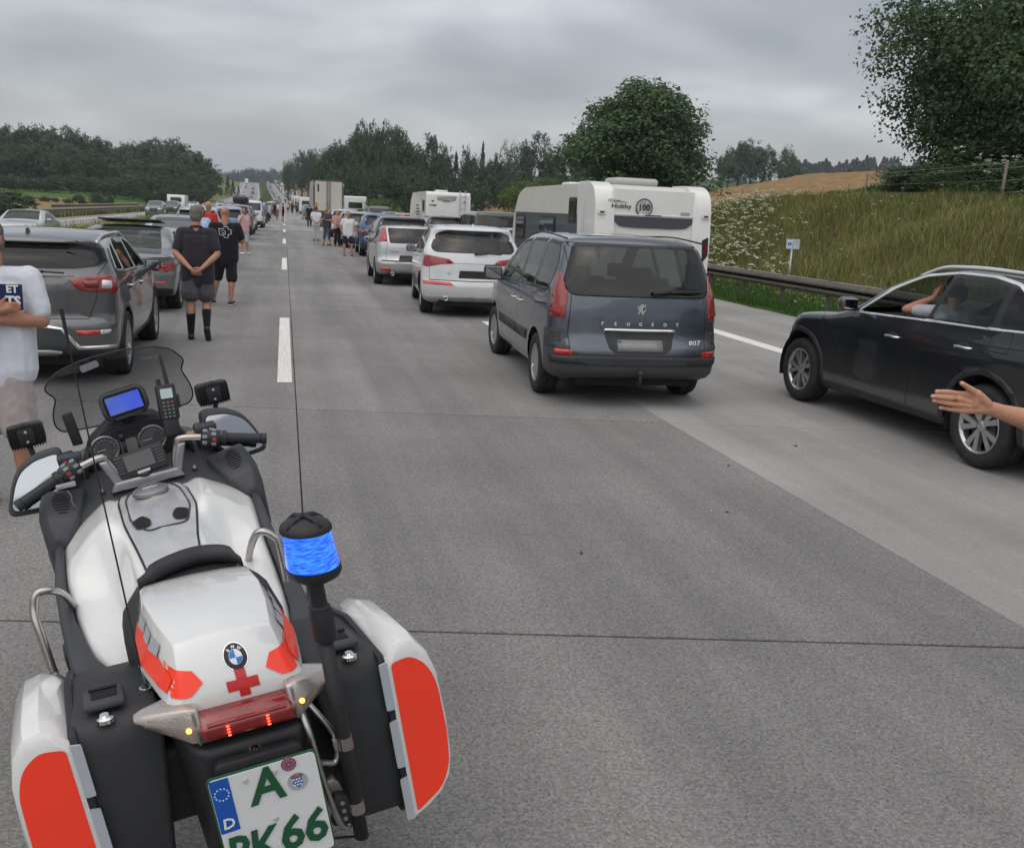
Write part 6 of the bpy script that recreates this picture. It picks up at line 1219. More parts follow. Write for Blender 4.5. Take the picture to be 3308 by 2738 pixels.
def place_far(name, me, x, y, label, cat, group, flip=False, dz=0):
    o = link(name, me); z = float(zroad(y)); sl = math.atan((float(zroad(y+3))-z)/3); hd = math.atan(-(float(xoff(y+3))-float(xoff(y)))/3)
    o.location = (x+float(xoff(y)), y, z+dz); o.rotation_euler = (sl, 0, hd) if not flip else (-sl, 0, hd+math.pi); tag(o, label, cat, group)
for lane, y0, lx, wv in (('left lane', 103, -2.5, (.5, .3, .12, .08)), ('middle lane', 99, 3.55, (.38, .3, .12, .2)), ('right lane', 66, 7.0, (.3, .25, .1, .35))):
    y = y0
    while y < 842:
        kd = rf.choices(['suv', 'est', 'sed', 'van'], wv)[0]; L_ = 6.9; r_ = rf.random()
        if lane != 'left lane' and r_ < .10: me, nm, ct, L_, d_ = far_box('camper', y), 'motorhome', 'motorhome', 8.5, 'motorhome'
        elif lane == 'right lane' and r_ < .17 and y > 180: me, nm, ct, L_, d_ = far_box(rf.choice(['lorry', 'tarp']), y), 'lorry', 'lorry', 17, 'lorry'
        else:
            me = far_proto(kd, FCOL[rf.choices(range(6), (5, 5, 4, 4, 1.5, .5))[0]]); nm, ct, d_ = {'suv': ('suv', 'car', 'SUV'), 'est': ('estate_car', 'car', 'estate car'), 'sed': ('saloon', 'car', 'saloon'), 'van': ('minibus', 'van', 'van')}[kd]
            if kd == 'van': L_ = 7.3
        place_far(nm, me, lx+rf.uniform(-.3, .3), y, f'{d_} standing in the {lane} of the long queue towards the hill', ct, f'{d_} queue, {lane}'); y += L_+rf.uniform(.2, 2.2)*(1+y/900)
FON = dict(fsuv=('suv', 'SUV'), fsed=('saloon', 'saloon'))
for x, y, kd, c, lab in [(-12.6, 172, 'fsed', 2, 'silver saloon oncoming behind the towed caravan'), (-16, 186, 'fsed', 3, 'white saloon oncoming on the outer lane'), (-12.6, 208, 'fsuv', 2, 'silver SUV oncoming at the bend of the central reservation'), (-13.4, 300, 'fsuv', 0, 'dark SUV oncoming below the hill'), (-13.4, 430, 'fsed', 2, 'silver saloon oncoming halfway down the hill'), (-17.4, 470, 'fsuv', 3, 'white SUV oncoming halfway down the hill in the outer lane'),
       (-13.6, 530, 'fsuv', 0, 'dark SUV oncoming high on the hill'), (-13.6, 548, 'fsed', 4, 'dark blue saloon oncoming high on the hill'), (-14, 640, 'fsuv', 0, 'black SUV oncoming near the crest'), (-14, 660, 'fsed', 3, 'white saloon oncoming near the crest'), (-19, 690, 'fsuv', 1, 'grey SUV oncoming near the crest in the outer lane'), (-14.5, 760, 'fsed', 3, 'white saloon coming over the crest')]:
    place_far(FON[kd][0], far_proto(kd, FCOL[c]), x, y, lab, 'car', None, True, float(-.27*(1-sstep(150, 350, y))))
place_far('lorry', far_box('lorry', 0), -19.3, 800, 'white lorry coming over the crest of the hill', 'lorry', None, True)
# ================================================================ people
def cloth(name, c, var=.12, bump=.5, rough=.9, stripes=None):
    m, t, p = nmat(name); N, L = t.nodes, t.links; tcn = N.new('ShaderNodeTexCoord')
    n = N.new('ShaderNodeTexNoise'); n.inputs['Scale'].default_value = 5; n.inputs['Detail'].default_value = 3; n.inputs['Distortion'].default_value = .8
    mp_ = N.new('ShaderNodeMapping'); mp_.inputs['Scale'].default_value = (1.6, 1.6, .8); mp_.inputs['Rotation'].default_value = (.4, .3, 0); L.new(tcn.outputs['Object'], mp_.inputs[0]); L.new(mp_.outputs[0], n.inputs[0])
    r = N.new('ShaderNodeMapRange'); L.new(n.outputs[0], r.inputs[0]); r.inputs[1].default_value = .3; r.inputs[2].default_value = .7; r.inputs[3].default_value = 1-var; r.inputs[4].default_value = 1+var
    v = N.new('ShaderNodeVectorMath'); v.operation = 'SCALE'; v.inputs[0].default_value = c; L.new(r.outputs[0], v.inputs['Scale']); src = v.outputs[0]
    if stripes:
        w_ = N.new('ShaderNodeTexWave'); w_.inputs['Scale'].default_value = stripes[0]; w_.bands_direction = 'X'; L.new(tcn.outputs['Object'], w_.inputs[0])
        q = N.new('ShaderNodeMix'); q.data_type = 'RGBA'; rr = N.new('ShaderNodeMapRange'); L.new(w_.outputs[0], rr.inputs[0]); rr.inputs[1].default_value = .6; rr.inputs[2].default_value = .8; L.new(rr.outputs[0], q.inputs[0]); L.new(src, q.inputs[6]); q.inputs[7].default_value = (*stripes[1], 1); src = q.outputs[2]
    L.new(src, p.inputs['Base Color']); p.inputs['Roughness'].default_value = rough; p.inputs['Specular IOR Level'].default_value = .2; p.inputs['Sheen Weight'].default_value = .15
    b = N.new('ShaderNodeBump'); b.inputs['Strength'].default_value = bump; b.inputs['Distance'].default_value = .03; L.new(n.outputs[0], b.inputs['Height']); L.new(b.outputs[0], p.inputs['Normal']); return m
def skin(name, c):
    m = mat(name, c, .5, var=.12, vs=14, bump=.25, bs=90); p = m.node_tree.nodes['Principled BSDF']; p.inputs['Subsurface Weight'].default_value = .12; p.inputs['Subsurface Radius'].default_value = (.02, .008, .004); return m
SKIN = skin('skin_tanned', (.42, .215, .14)); SKINR = skin('skin_ruddy', (.40, .19, .125)); SKINH = skin('skin_hand', (.47, .235, .15))
HAIRB = mat('hair_brown', (.055, .035, .024), .6, var=.4, vs=60, bump=.6, bs=150); HAIRG = mat('hair_grey', (.14, .125, .115), .65, var=.4, vs=60, bump=.6, bs=150); HAIRL = mat('hair_blond', (.40, .27, .13), .6, var=.3, vs=60); BUZZ = mat('shaved_head', (.36, .19, .13), .5, var=.15, vs=60)
def capsule(bm, a, b, ra, rb, n=10, flat=None):
    """closed round cone; flat=(axis vector, factor) squeezes the section"""
    a, b = Vector(a), Vector(b); t = b-a; l = t.length
    if l < 1e-6: t = Vector((0, 0, 1))
    t = t.normalized(); pts, rs = [], []
    for k in range(4): q = R(90-k*30); pts.append(a-t*ra*math.sin(q)); rs.append(max(1e-4, ra*math.cos(q)))
    for k in range(4): q = R(k*30); pts.append(b+t*rb*math.sin(q)); rs.append(max(1e-4, rb*math.cos(q)))
    n0 = len(bm.verts); tube(bm, pts, rs, n)
    if flat:
        bm.verts.ensure_lookup_table(); ax, f = Vector(flat[0]).normalized(), flat[1]
        for v in bm.verts[n0:]:
            k = (v.co-a).dot(t); c = a+t*k; d = v.co-c; v.co = c+d-ax*d.dot(ax)*(1-f)
def ball(bm, c, s, rot=None):
    M = Matrix.Translation(c) @ (rot or Matrix()) @ Matrix.Diagonal((*s, 1)); bmesh.ops.create_icosphere(bm, subdivisions=3, radius=1, matrix=M)
def fuse(name, bm, vox, m, parent, smooth=3, flatten=None, disp=0, dsize=.12):
    """union of overlapping volumes as one continuous skin"""
    me = bpy.data.meshes.new(name); bm.to_mesh(me); bm.free(); o = bpy.data.objects.new(name, me); COL.objects.link(o)
    r = o.modifiers.new('r', 'REMESH'); r.mode = 'VOXEL'; r.voxel_size = vox; r.use_smooth_shade = True
    if smooth: s = o.modifiers.new('s', 'SMOOTH'); s.factor = .5; s.iterations = smooth
    if disp:
        tx = bpy.data.textures.new('folds', 'CLOUDS'); tx.noise_scale = dsize; tx.noise_depth = 1; d = o.modifiers.new('d', 'DISPLACE'); d.texture = tx; d.strength = disp; d.mid_level = .5; d.texture_coords = 'LOCAL'
    dg = bpy.context.evaluated_depsgraph_get(); me2 = bpy.data.meshes.new_from_object(o.evaluated_get(dg)); bpy.data.objects.remove(o); me2.name = name
    me2.materials.clear(); me2.materials.append(m); me2.polygons.foreach_set('use_smooth', [True]*len(me2.polygons)); return link(name, me2, parent)
def lerp(a, b, t): return Vector(a).lerp(Vector(b), t)
def hand(bm, wr, d, up, s=1., curl=.6, k=1.):
    """palm and five fingers from the wrist along d; up = thumb side"""
    wr, d = Vector(wr), Vector(d).normalized(); up = (Vector(up)-d*Vector(up).dot(d)).normalized(); nrm = d.cross(up)
    capsule(bm, wr, wr+d*.075*s, .024*s, .027*s, 8, None); 
    for i, (o, l) in enumerate(((.028, .070), (.010, .078), (-.009, .072), (-.026, .056))):
        b = wr+d*.082*s+up*o*s; capsule(bm, wr+d*.02*s+up*o*.5*s, b, .015*s, .0125*s, 7); m = b+(d*math.cos(curl*.5)+nrm*math.sin(curl*.5)*k)*l*.5*s; e = m+(d*math.cos(curl*1.3)+nrm*math.sin(curl*1.3)*k)*l*.5*s
        capsule(bm, b, m, .0105*s, .0095*s, 7); capsule(bm, m, e, .0095*s, .0075*s, 7)
    b = wr+d*.02*s+up*.02*s; m = b+(d*.6+up*.7).normalized()*.042*s; capsule(bm, b, m, .016*s, .012*s, 7); capsule(bm, m, m+(d*.85+up*.35).normalized()*.034*s, .0115*s, .009*s, 7)
def person(name, loc, rz, h, label, look, pose={}, vox=.012, group=None, build=1., scale=None):
    """look: dict(skin, hair, shirt, sleeve, trousers, leg, shoes, socks...)"""
    s = h/1.80; t = empty(name, loc, rz, label, look.get('cat', 'person'), group); g = pose.get; b_ = build
    J = dict(hip=(0, 0, .95), chest=(0, .0, 1.32), neck=(0, -.01, 1.50), head=(0, .02, 1.675), shL=(-.185*b_, 0, 1.44), shR=(.185*b_, 0, 1.44), elL=(-.24*b_, -.03, 1.15), elR=(.24*b_, -.03, 1.15), wrL=(-.25*b_, .06, .90), wrR=(.25*b_, .06, .90),
             hpL=(-.09, 0, .93), hpR=(.09, 0, .93), knL=(-.10, .02, .50), knR=(.10, .02, .50), anL=(-.105, -.02, .085), anR=(.105, -.02, .085), toL=(-.12, .15, .03), toR=(.12, .15, .03), hdL=(0, .1, -1), hdR=(0, .1, -1), face=(0, 1, 0))
    J.update(pose); J = {k: Vector(v)*(s if k not in ('hdL', 'hdR', 'face') else 1) for k, v in J.items() if isinstance(v, tuple)}
    fine = vox < .011
    bm = bmesh.new(); fa = J['face'].normalized(); side = fa.cross(Vector((0, 0, 1))).normalized(); Rm = Matrix((side, fa, Vector((0, 0, 1)))).transposed().to_4x4(); H = J['head']; hu = Vector((0, 0, 1))
    ball(bm, H+hu*.03*s, (.076*s, .094*s, .092*s), Rm); ball(bm, H-hu*.035*s+fa*.018*s, (.058*s, .070*s, .075*s), Rm); capsule(bm, H-hu*.09*s+fa*.055*s, H-hu*.085*s+fa*.06*s, .028*s, .028*s, 8)
    ball(bm, H-hu*.005*s+fa*.098*s, (.013*s, .02*s, .026*s), Rm)
    for q in (-1, 1): ball(bm, H-hu*.005*s+side*q*.077*s, (.012*s, .02*s, .032*s), Rm)
    capsule(bm, J['neck']-hu*.04*s, H-hu*.03*s-fa*.01*s, .062*s*b_, .056*s*b_, 12)
    capsule(bm, J['hip'], J['chest'], .115*s, .13*s, 14, ((0, 1, 0), .72)); capsule(bm, J['shL'], J['shR'], .06*s, .06*s)
    for a in 'LR':
        capsule(bm, J['sh'+a], J['el'+a], .052*s*b_, .042*s*b_); capsule(bm, J['el'+a], lerp(J['el'+a], J['wr'+a], .35), .042*s*b_, .042*s*b_); capsule(bm, lerp(J['el'+a], J['wr'+a], .35), J['wr'+a], .042*s*b_, .027*s)
        d = J['wr'+a]-J['el'+a]
        hd = J['hd'+a] if ('hd'+a) in pose else d
        if vox < .02: hand(bm, J['wr'+a], hd, pose.get('up'+a, (0, 1, .2)), s, pose.get('curl', .5), -1 if a == 'L' else 1)
        else: capsule(bm, J['wr'+a], J['wr'+a]+hd.normalized()*.10*s, .03*s, .024*s)
        capsule(bm, J['hp'+a], J['kn'+a], .088*s, .058*s); capsule(bm, J['kn'+a], lerp(J['kn'+a], J['an'+a], .3)-Vector((0, .015*s, 0)), .055*s, .060*s); capsule(bm, lerp(J['kn'+a], J['an'+a], .3)-Vector((0, .015*s, 0)), J['an'+a], .059*s, .036*s); capsule(bm, J['an'+a]-hu*.03*s, J['to'+a], .034*s, .026*s)
    fuse('body', bm, vox, look.get('skin', SKIN), t, 2)
    if look.get('eyes'):
        for q in (-1, 1): bm = bmesh.new(); ball(bm, H+hu*.02*s+side*q*.032*s+fa*.082*s, (.011*s, .008*s, .007*s), Rm); bmobj('eye', bm, BLK, t, True)
        bm = bmesh.new(); ball(bm, H-hu*.055*s+fa*.083*s, (.024*s, .008*s, .005*s), Rm); bmobj('mouth', bm, mat('lips', (.25, .08, .07), .5), t, True)
    hm = look.get('hair')
    if hm:
        bm = bmesh.new(); ball(bm, H+hu*.045*s-fa*.014*s, (.084*s, .094*s, .088*s), Rm)
        if look.get('long'): capsule(bm, H-fa*.045*s+hu*.03*s, H-fa*.055*s-hu*.13*s, .078*s, .062*s, 10, (fa, .7)); [capsule(bm, H+side*q*.055*s+hu*.03*s, H+side*q*.06*s-hu*.09*s-fa*.02*s, .034*s, .026*s) for q in (-1, 1)]
        else: ball(bm, H-fa*.035*s-hu*.01*s, (.081*s, .070*s, .09*s), Rm)
        fuse('hair', bm, max(vox, .009), hm, t, 1, disp=.012 if fine else 0, dsize=.02)
    if look.get('cap'):
        bm = bmesh.new(); ball(bm, H+hu*.06*s, (.084*s, .1*s, .075*s), Rm); capsule(bm, H+hu*.055*s+fa*.07*s, H+hu*.045*s+fa*.15*s, .05*s, .045*s, 10, ((0, 0, 1), .2)); fuse('cap', bm, .012, look['cap'], t, 1)
    if look.get('shirt'):
        bm = bmesh.new(); w_ = b_; bl = look.get('belly', 0)
        capsule(bm, J['hip']-hu*look.get('hem', .02)*s, J['chest'], .150*s*w_+bl, .152*s*w_, 16, ((0, 1, 0), .74+bl*2)); capsule(bm, lerp(J['shL'], J['shR'], .06), lerp(J['shL'], J['shR'], .94), .078*s, .078*s, 12); capsule(bm, J['chest'], J['neck']-hu*.035*s, .13*s*w_, .072*s, 14, ((0, 1, 0), .75)); ax_ = (J['shR']-J['shL']).normalized(); fb = ((0, 1, 0), .85)
        for q in (-1, 1): capsule(bm, J['chest']+hu*.02*s+ax_*q*.105*s*w_, J['hip']-hu*look.get('hem', .02)*.85*s+ax_*q*.10*s*w_, .115*s, .122*s, 14)
        if bl: ball(bm, lerp(J['hip'], J['chest'], .35)+Vector((0, .05*s, 0)), (.15*s*w_, .12*s+bl, .17*s))
        e = look.get('sleeve', .55)
        for a in 'LR': capsule(bm, J['sh'+a], lerp(J['sh'+a], J['el'+a], e), .076*s*b_, (.066 if e < .9 else .05)*s*b_)
        if e > 1:
            pass
        fuse('shirt', bm, vox, look['shirt'], t, 5, disp=.004 if fine else 0, dsize=.05)
        if look.get('collar'): bm = bmesh.new(); tube(bm, [(J['neck'].x+.068*s*math.cos(k*.5236)*b_, J['neck'].y+.066*s*math.sin(k*.5236)*b_, J['neck'].z+(.02-.012*math.sin(k*.5236))*s) for k in range(12)], .014*s, 8, closed=True); bmobj('collar', bm, look['shirt'], t, True)
    if look.get('trousers'):
        bm = bmesh.new(); capsule(bm, J['hip']-hu*.05*s, J['hip']+hu*.05*s, .140*s*b_, .135*s*b_, 16, ((0, 1, 0), .78)); capsule(bm, J['hip']-Vector((.07*s*b_, 0, .04*s)), J['hip']+Vector((.07*s*b_, 0, -.04*s)), .112*s, .112*s, 12); L_ = look.get('leg', .75)
        for a in 'LR':
            if L_ <= 1: capsule(bm, J['hp'+a], lerp(J['hp'+a], J['kn'+a], L_), .105*s, look.get('flare', .098)*s, 12)
            else: capsule(bm, J['hp'+a], J['kn'+a], .104*s, .074*s, 12); capsule(bm, J['kn'+a], lerp(J['kn'+a], J['an'+a], L_-1), .074*s, look.get('flare', .062)*s, 12)
        fuse(look.get('tname', 'shorts'), bm, vox, look['trousers'], t, 2, disp=.014 if fine else 0, dsize=.09)
    for a in 'LR':
        if look.get('socks'):
            bm = bmesh.new(); capsule(bm, lerp(J['kn'+a], J['an'+a], look.get('sockh', .12)), lerp(J['kn'+a], J['an'+a], .45)-Vector((0, .012*s, 0)), .058*s, .064*s); capsule(bm, lerp(J['kn'+a], J['an'+a], .45)-Vector((0, .012*s, 0)), J['an'+a], .062*s, .043*s); fuse('sock', bm, vox, look['socks'], t, 1)
        bm = bmesh.new(); d = (J['to'+a]-J['an'+a]); f = Vector((d.x, d.y, 0)).normalized() if d.xy.length > .02 else Vector((0, 1, 0))
        if g('raised'+a): capsule(bm, J['an'+a]+Vector((0, -.03, -.03))*s, J['to'+a], .045*s, .04*s, 10)
        else: an = Vector((J['an'+a].x, J['an'+a].y, .045*s)); capsule(bm, an-f*.03*s, an+f*.17*s, .047*s, .042*s, 12, ((0, 0, 1), .8))
        fuse('shoe', bm, min(vox, .014), look.get('shoes', TRIM), t, 1)
        if look.get('sole') and not g('raised'+a): bm = bmesh.new(); an = Vector((J['an'+a].x, J['an'+a].y, .014*s)); capsule(bm, an-f*.035*s, an+f*.175*s, .05*s, .046*s, 12, ((0, 0, 1), .25)); bmobj('sole', bm, look['sole'], t, True)
    return t, J, s
WT = cloth('white_tshirt_cloth', (.60, .63, .70)); BEI = cloth('pale_shorts_cloth', (.36, .32, .315)); NAVY = cloth('dark_plum_shirt', (.032, .028, .038)); PIN = cloth('pinstripe_shorts', (.055, .053, .068), stripes=(16, (.13, .13, .15))); BLKT = cloth('black_tshirt', (.012, .013, .017)); BLKS = cloth('black_shorts', (.014, .015, .02)); PINK = cloth('pink_top', (.60, .38, .41)); GRYS = cloth('light_grey_shorts', (.40, .42, .44)); SOCK = cloth('black_socks', (.010, .010, .012), bump=.1)
DNAVY = cloth('navy_shirt', (.014, .019, .032)); JEAN = cloth('denim', (.07, .09, .12)); JEAN2 = cloth('dark_denim', (.025, .035, .055)); LINEN = cloth('linen_trousers', (.42, .41, .38)); GRT = cloth('charcoal_tshirt', (.045, .05, .055)); BLUT = cloth('bright_blue_tshirt', (.08, .28, .56)); REDT = cloth('red_top', (.42, .03, .025)); WHS = cloth('white_shirt', (.62, .64, .68)); LB = cloth('pale_blue_blouse', (.40, .50, .70)); PEACH = cloth('peach_top', (.50, .30, .27)); MINT = cloth('mint_sleeve', (.2, .45, .42))
DOTS = cloth('dotted_trousers', (.02, .012, .012)); SHW = mat('white_shoe', (.6, .6, .6), .6); SHB = mat('brown_sandal', (.10, .05, .03), .7)
back = dict(elL=(-.27, -.08, 1.17), elR=(.27, -.08, 1.17), wrL=(-.07, -.19, .97), wrR=(.07, -.20, .98), hdL=(.75, .0, -.55), hdR=(-.75, -.05, -.55), upL=(0, -.3, 1), upR=(0, -.3, 1))
# folded-arm man at the left edge, facing the camera
T0, J0, s0 = person('person', (-1.715, 6.25, 0), R(180), 1.76, 'man in a printed white T-shirt with folded arms at the left edge behind the motorcycle', dict(shirt=WT, trousers=BEI, leg=.95, flare=.115, hair=HAIRG, belly=0, hem=.09, sleeve=.75, skin=SKINR, shoes=TRIM, eyes=1),
    dict(elL=(-.285, .06, 1.19), elR=(.285, .06, 1.19), wrL=(.07, .235, 1.22), wrR=(-.07, .20, 1.26), hdL=(.9, .1, .25), hdR=(-.9, -.05, .25), upL=(0, .2, 1), upR=(0, .2, 1), curl=.7, face=(.15, 1, 0)), vox=.009, build=1.12)
# print on the shirt: projected lettering
def chest_text(t, s, txt, x, z, size, m, yy, bold=.002, sx=1):
    o = text('shirt_print', txt, size, m, t, (x, yy, z), (R(90), 0, math.pi), .0015, bold=bold, sx=sx); return o
NV = mat('navy_print', (.015, .025, .09), .9)
bmq = bmesh.new(); box(bmq, (-.10, .188, 1.315), (.22, .02, .15)); 
bmobj('shirt_print', bmq, NV, T0)
chest_text(T0, s0, 'ET', -.160, 1.362, .060, WHITE, .200); chest_text(T0, s0, 'TS', -.162, 1.292, .075, WHITE, .200, .003)
person('person', (-1.17, 13.72, 0), R(0), 1.83, 'grey haired man in dark shirt, pinstripe shorts and black knee socks, hands behind his back', dict(shirt=NAVY, collar=1, trousers=PIN, leg=.68, flare=.135, hair=HAIRG, belly=.0, hem=.14, sleeve=.72, socks=SOCK, sockh=.08, shoes=TRIM),
    dict(back, knR=(.10, .06, .50), anR=(.115, -.17, .20), toR=(.13, -.14, .02), raisedR=True, knL=(-.10, .0, .5)), vox=.009, build=1.02)
T1, J1, s1 = person('person', (-1.06, 18.35, 0), R(2), 1.80, 'bald broad man in black T-shirt with a white outlined emblem on the back', dict(shirt=BLKT, trousers=BLKS, leg=1., flare=.105, hair=None, skin=SKINR, hem=.10, sleeve=.7, shoes=TRIM, sole=SHW),
    dict(elR=(.30, .03, 1.18), wrR=(.16, .26, 1.22), elL=(-.28, .03, 1.18), wrL=(-.12, .26, 1.2), anL=(-.24, .16, .10), knL=(-.16, .16, .52), toL=(-.26, .3, .03), anR=(.07, -.05, .085)), vox=.010, build=1.14)
# emblem: outlined cross with a jagged letter, on the back of the black T-shirt
bm = bmesh.new(); e_ = [(-.02, .10), (.05, .095), (.05, .055), (.105, .045), (.105, -.03), (.055, -.045), (.05, -.10), (-.02, -.095), (-.02, -.06), (-.10, -.055), (-.105, .06), (-.02, .055)]
tube(bm, [(x, -.175, 1.345+z) for x, z in e_], .006, 4, closed=True); tube(bm, [(-.065, -.176, 1.325), (-.065, -.176, 1.375), (.0, -.176, 1.365), (.005, -.176, 1.295), (-.02, -.176, 1.31), (-.035, -.176, 1.34), (-.045, -.176, 1.30)], .005, 4); bmobj('shirt_emblem', bm, WHITE, T1)
person('person', (-1.42, 35.9, 0), R(-150), 1.66, 'woman in a pink top and light grey shorts holding a hand to her face', dict(shirt=PINK, trousers=GRYS, leg=.95, flare=.09, hair=HAIRB, long=1, hem=.04, sleeve=.5, shoes=SHW, eyes=1), dict(elR=(.27, .05, 1.2), wrR=(.14, .16, 1.44), hdR=(-.2, .1, 1), elL=(-.26, 0, 1.2), wrL=(-.08, .2, 1.12), face=(.7, .9, 0), anL=(-.15, 0, .085), anR=(.14, 0, .085)), vox=.014, build=.92)
person('person', (-2.05, 25.6, 0), R(170), 1.72, 'woman with brown hair in a pale blue blouse behind the man in the dark shirt', dict(shirt=LB, trousers=JEAN, leg=1.9, tname='trousers', hair=HAIRB, long=1), vox=.018, build=.9)
person('person', (-2.02, 27.6, 0), R(150), 1.84, 'tall man with reddish face standing behind the woman in the pale blue blouse', dict(shirt=REDT, trousers=JEAN, leg=1.9, tname='trousers', hair=HAIRL, skin=SKINR), vox=.018)
# group at the middle lane
person('person', (2.36, 37.0, 0), R(180), 1.68, 'person in white T-shirt and navy drawstring shorts with both hands in the pockets', dict(shirt=WHS, trousers=DNAVY, leg=.75, flare=.11, hem=.10, hair=HAIRG, shoes=TRIM, sole=SHW, eyes=1), dict(wrL=(-.2, .05, .93), wrR=(.2, .05, .93), elL=(-.30, -.03, 1.16), elR=(.30, -.03, 1.16), anL=(-.16, 0, .085), anR=(.16, 0, .085), knL=(-.14, .02, .5), knR=(.14, .02, .5)), vox=.013, build=1.05)
person('person', (1.95, 46.1, 0), R(150), 1.78, 'man in charcoal T-shirt and denim three quarter trousers looking at his phone', dict(shirt=GRT, trousers=JEAN, leg=1.35, flare=.075, tname='trousers', hair=HAIRG, shoes=SHB, hem=.06, eyes=1), dict(elR=(.25, .04, 1.17), wrR=(.02, .26, 1.28), elL=(-.26, .04, 1.17), wrL=(-.05, .25, 1.2), anL=(-.17, 0, .085), anR=(.17, 0, .085)), vox=.015, build=1.05)
person('person', (2.42, 45.7, 0), R(200), 1.68, 'woman in a peach top and dark dotted trousers beside the man with the phone', dict(shirt=PEACH, trousers=DOTS, leg=1.85, flare=.08, tname='trousers', hair=HAIRL, long=1, shoes=SHB), dict(wrR=(.05, .2, 1.1), wrL=(-.05, .2, 1.1)), vox=.015, build=.95)
person('person', (1.62, 51.3, 0), R(5), 1.76, 'man in white shirt and pale linen trousers with his hands behind his back', dict(shirt=WHS, trousers=LINEN, leg=1.9, flare=.07, tname='trousers', hair=HAIRB, hem=.05, shoes=TRIM), back, vox=.015, build=1.05)
person('person', (2.0, 80.8, 0), R(10), 1.82, 'man in navy top and jeans walking towards the lorry', dict(shirt=DNAVY, trousers=JEAN2, leg=1.9, tname='trousers', hair=HAIRG, sleeve=.9), vox=.02, build=1.1)
person('person', (-.12, 98.6, 0), R(100), 1.80, 'adult in black shorts and mint sleeved top holding a child by the hand', dict(shirt=BLKT, trousers=BLKS, leg=.8, hair=HAIRB, shoes=TRIM), dict(elL=(-.25, .15, 1.15), wrL=(-.12, .4, .95)), vox=.02)
person('person', (-.72, 98.1, 0), R(-95), 1.25, 'child in a red vest and cap on the lane marking', dict(shirt=REDT, trousers=BLKS, leg=1.6, cap=REDT, shoes=SHW), dict(elL=(-.25, .15, 1.2), wrL=(-.12, .35, 1.15)), vox=.02)
person('person', (-1.62, 89.2, 0), R(130), 1.80, 'man in bright blue T-shirt leaning at the open car boot', dict(shirt=BLUT, trousers=JEAN2, leg=1., hair=HAIRB), dict(elR=(.25, .1, 1.17), wrR=(.1, .3, 1.2)), vox=.02)
person('person', (-1.5, 94.5, 0), R(60), 1.75, 'person in a pale top right behind the man in the bright blue T-shirt', dict(shirt=WHS, trousers=JEAN2, leg=1.9, hair=HAIRB), vox=.022)
for x, y, r_, sh_, tr_, lg, lab in [(2.2, 120, 60, GRYS, LINEN, 1.9, 'person in light clothes bending towards a car beyond the lorry'), (1.9, 152, 0, GRT, BLKS, .9, 'person in grey top and black shorts far down the rescue lane'), (1.3, 165, 10, BLKT, BLKS, 1.9, 'dark clothed person far down the rescue lane near the cars'), (.6, 178, 150, PINK, BLKS, 1., 'distant person in pink in the rescue lane'), (-1.6, 112, 160, PEACH, LINEN, 1.9, 'person in pale pink beside the left queue'), (-1.2, 128, 20, BLKT, JEAN2, 1.9, 'dark clothed person beside the left queue'), (-.9, 131, 190, WHS, JEAN2, 1.9, 'person in white top beside the left queue'), (.9, 205, 0, DNAVY, JEAN2, 1.9, 'tiny dark figure in the gap between the queues'), (.3, 330, 0, BLKT, JEAN2, 1.9, 'tiniest figure walking up the gap on the hill'), (1.4, 190, 20, GRT, JEAN, 1.9, 'tiny grey clad figure beside the middle lane cars')]:
    tt, _, _ = person('person', (x+float(xoff(y)), y, float(zroad(y))), R(r_), 1.76, lab, dict(shirt=sh_, trousers=tr_, leg=lg, hair=HAIRB), vox=.03)
# driver with bent arm in the open window of the black SUV
person('person', (6.08, 7.62, .20), R(-8), 1.72, 'driver in the black SUV resting a bare elbow on the open window', dict(shirt=GRYS, trousers=JEAN2, leg=1.9, tname='trousers', hair=HAIRB, hem=0, skin=SKINR),
    dict(hip=(0, 0, .55), chest=(0, -.05, .93), neck=(0, -.04, 1.10), head=(0, 0, 1.28), shL=(-.19, 0, 1.05), shR=(.19, 0, 1.05), elL=(-.36, .2, 1.05), wrL=(-.17, .04, 1.19), hdL=(.3, -.1, 1), elR=(.24, .2, .85), wrR=(.1, .45, .95), hpL=(-.1, .05, .5), hpR=(.1, .05, .5), knL=(-.14, .5, .5), knR=(.14, .5, .5), anL=(-.14, .7, .2), anR=(.14, .7, .2), toL=(-.14, .85, .15), toR=(.14, .85, .15)), vox=.012)
# woman outside the frame whose hand reaches in at the right edge
HP = dict(it=(2.012, 2.534, 1.441), id=(2.045, 2.524, 1.441), im=(2.085, 2.514, 1.436), mt=(2.002, 2.538, 1.4245), md=(2.037, 2.524, 1.4235), mm=(2.078, 2.509, 1.421), rt=(2.012, 2.542, 1.410), rd=(2.045, 2.526, 1.4045), rm=(2.081, 2.508, 1.403),
  pt=(2.038, 2.540, 1.387), pd=(2.063, 2.526, 1.3845), pm=(2.088, 2.507, 1.384), tt=(2.072, 2.500, 1.474), ti=(2.096, 2.496, 1.460), tm=(2.130, 2.494, 1.440), w=(2.193, 2.499, 1.392), w2=(2.235, 2.497, 1.381), f=(2.332, 2.488, 1.357), e=(2.60, 2.47, 1.285), pc=(2.131, 2.502, 1.406), sh=(2.86, 2.44, 1.36))
WB = Vector((3.03, 2.42, 0)); Pq = lambda k: Vector(HP[k])-WB
tw = empty('person', WB, 0, 'person reaching in a bare arm and open hand with a ring at the right edge', 'person')
bm = bmesh.new()
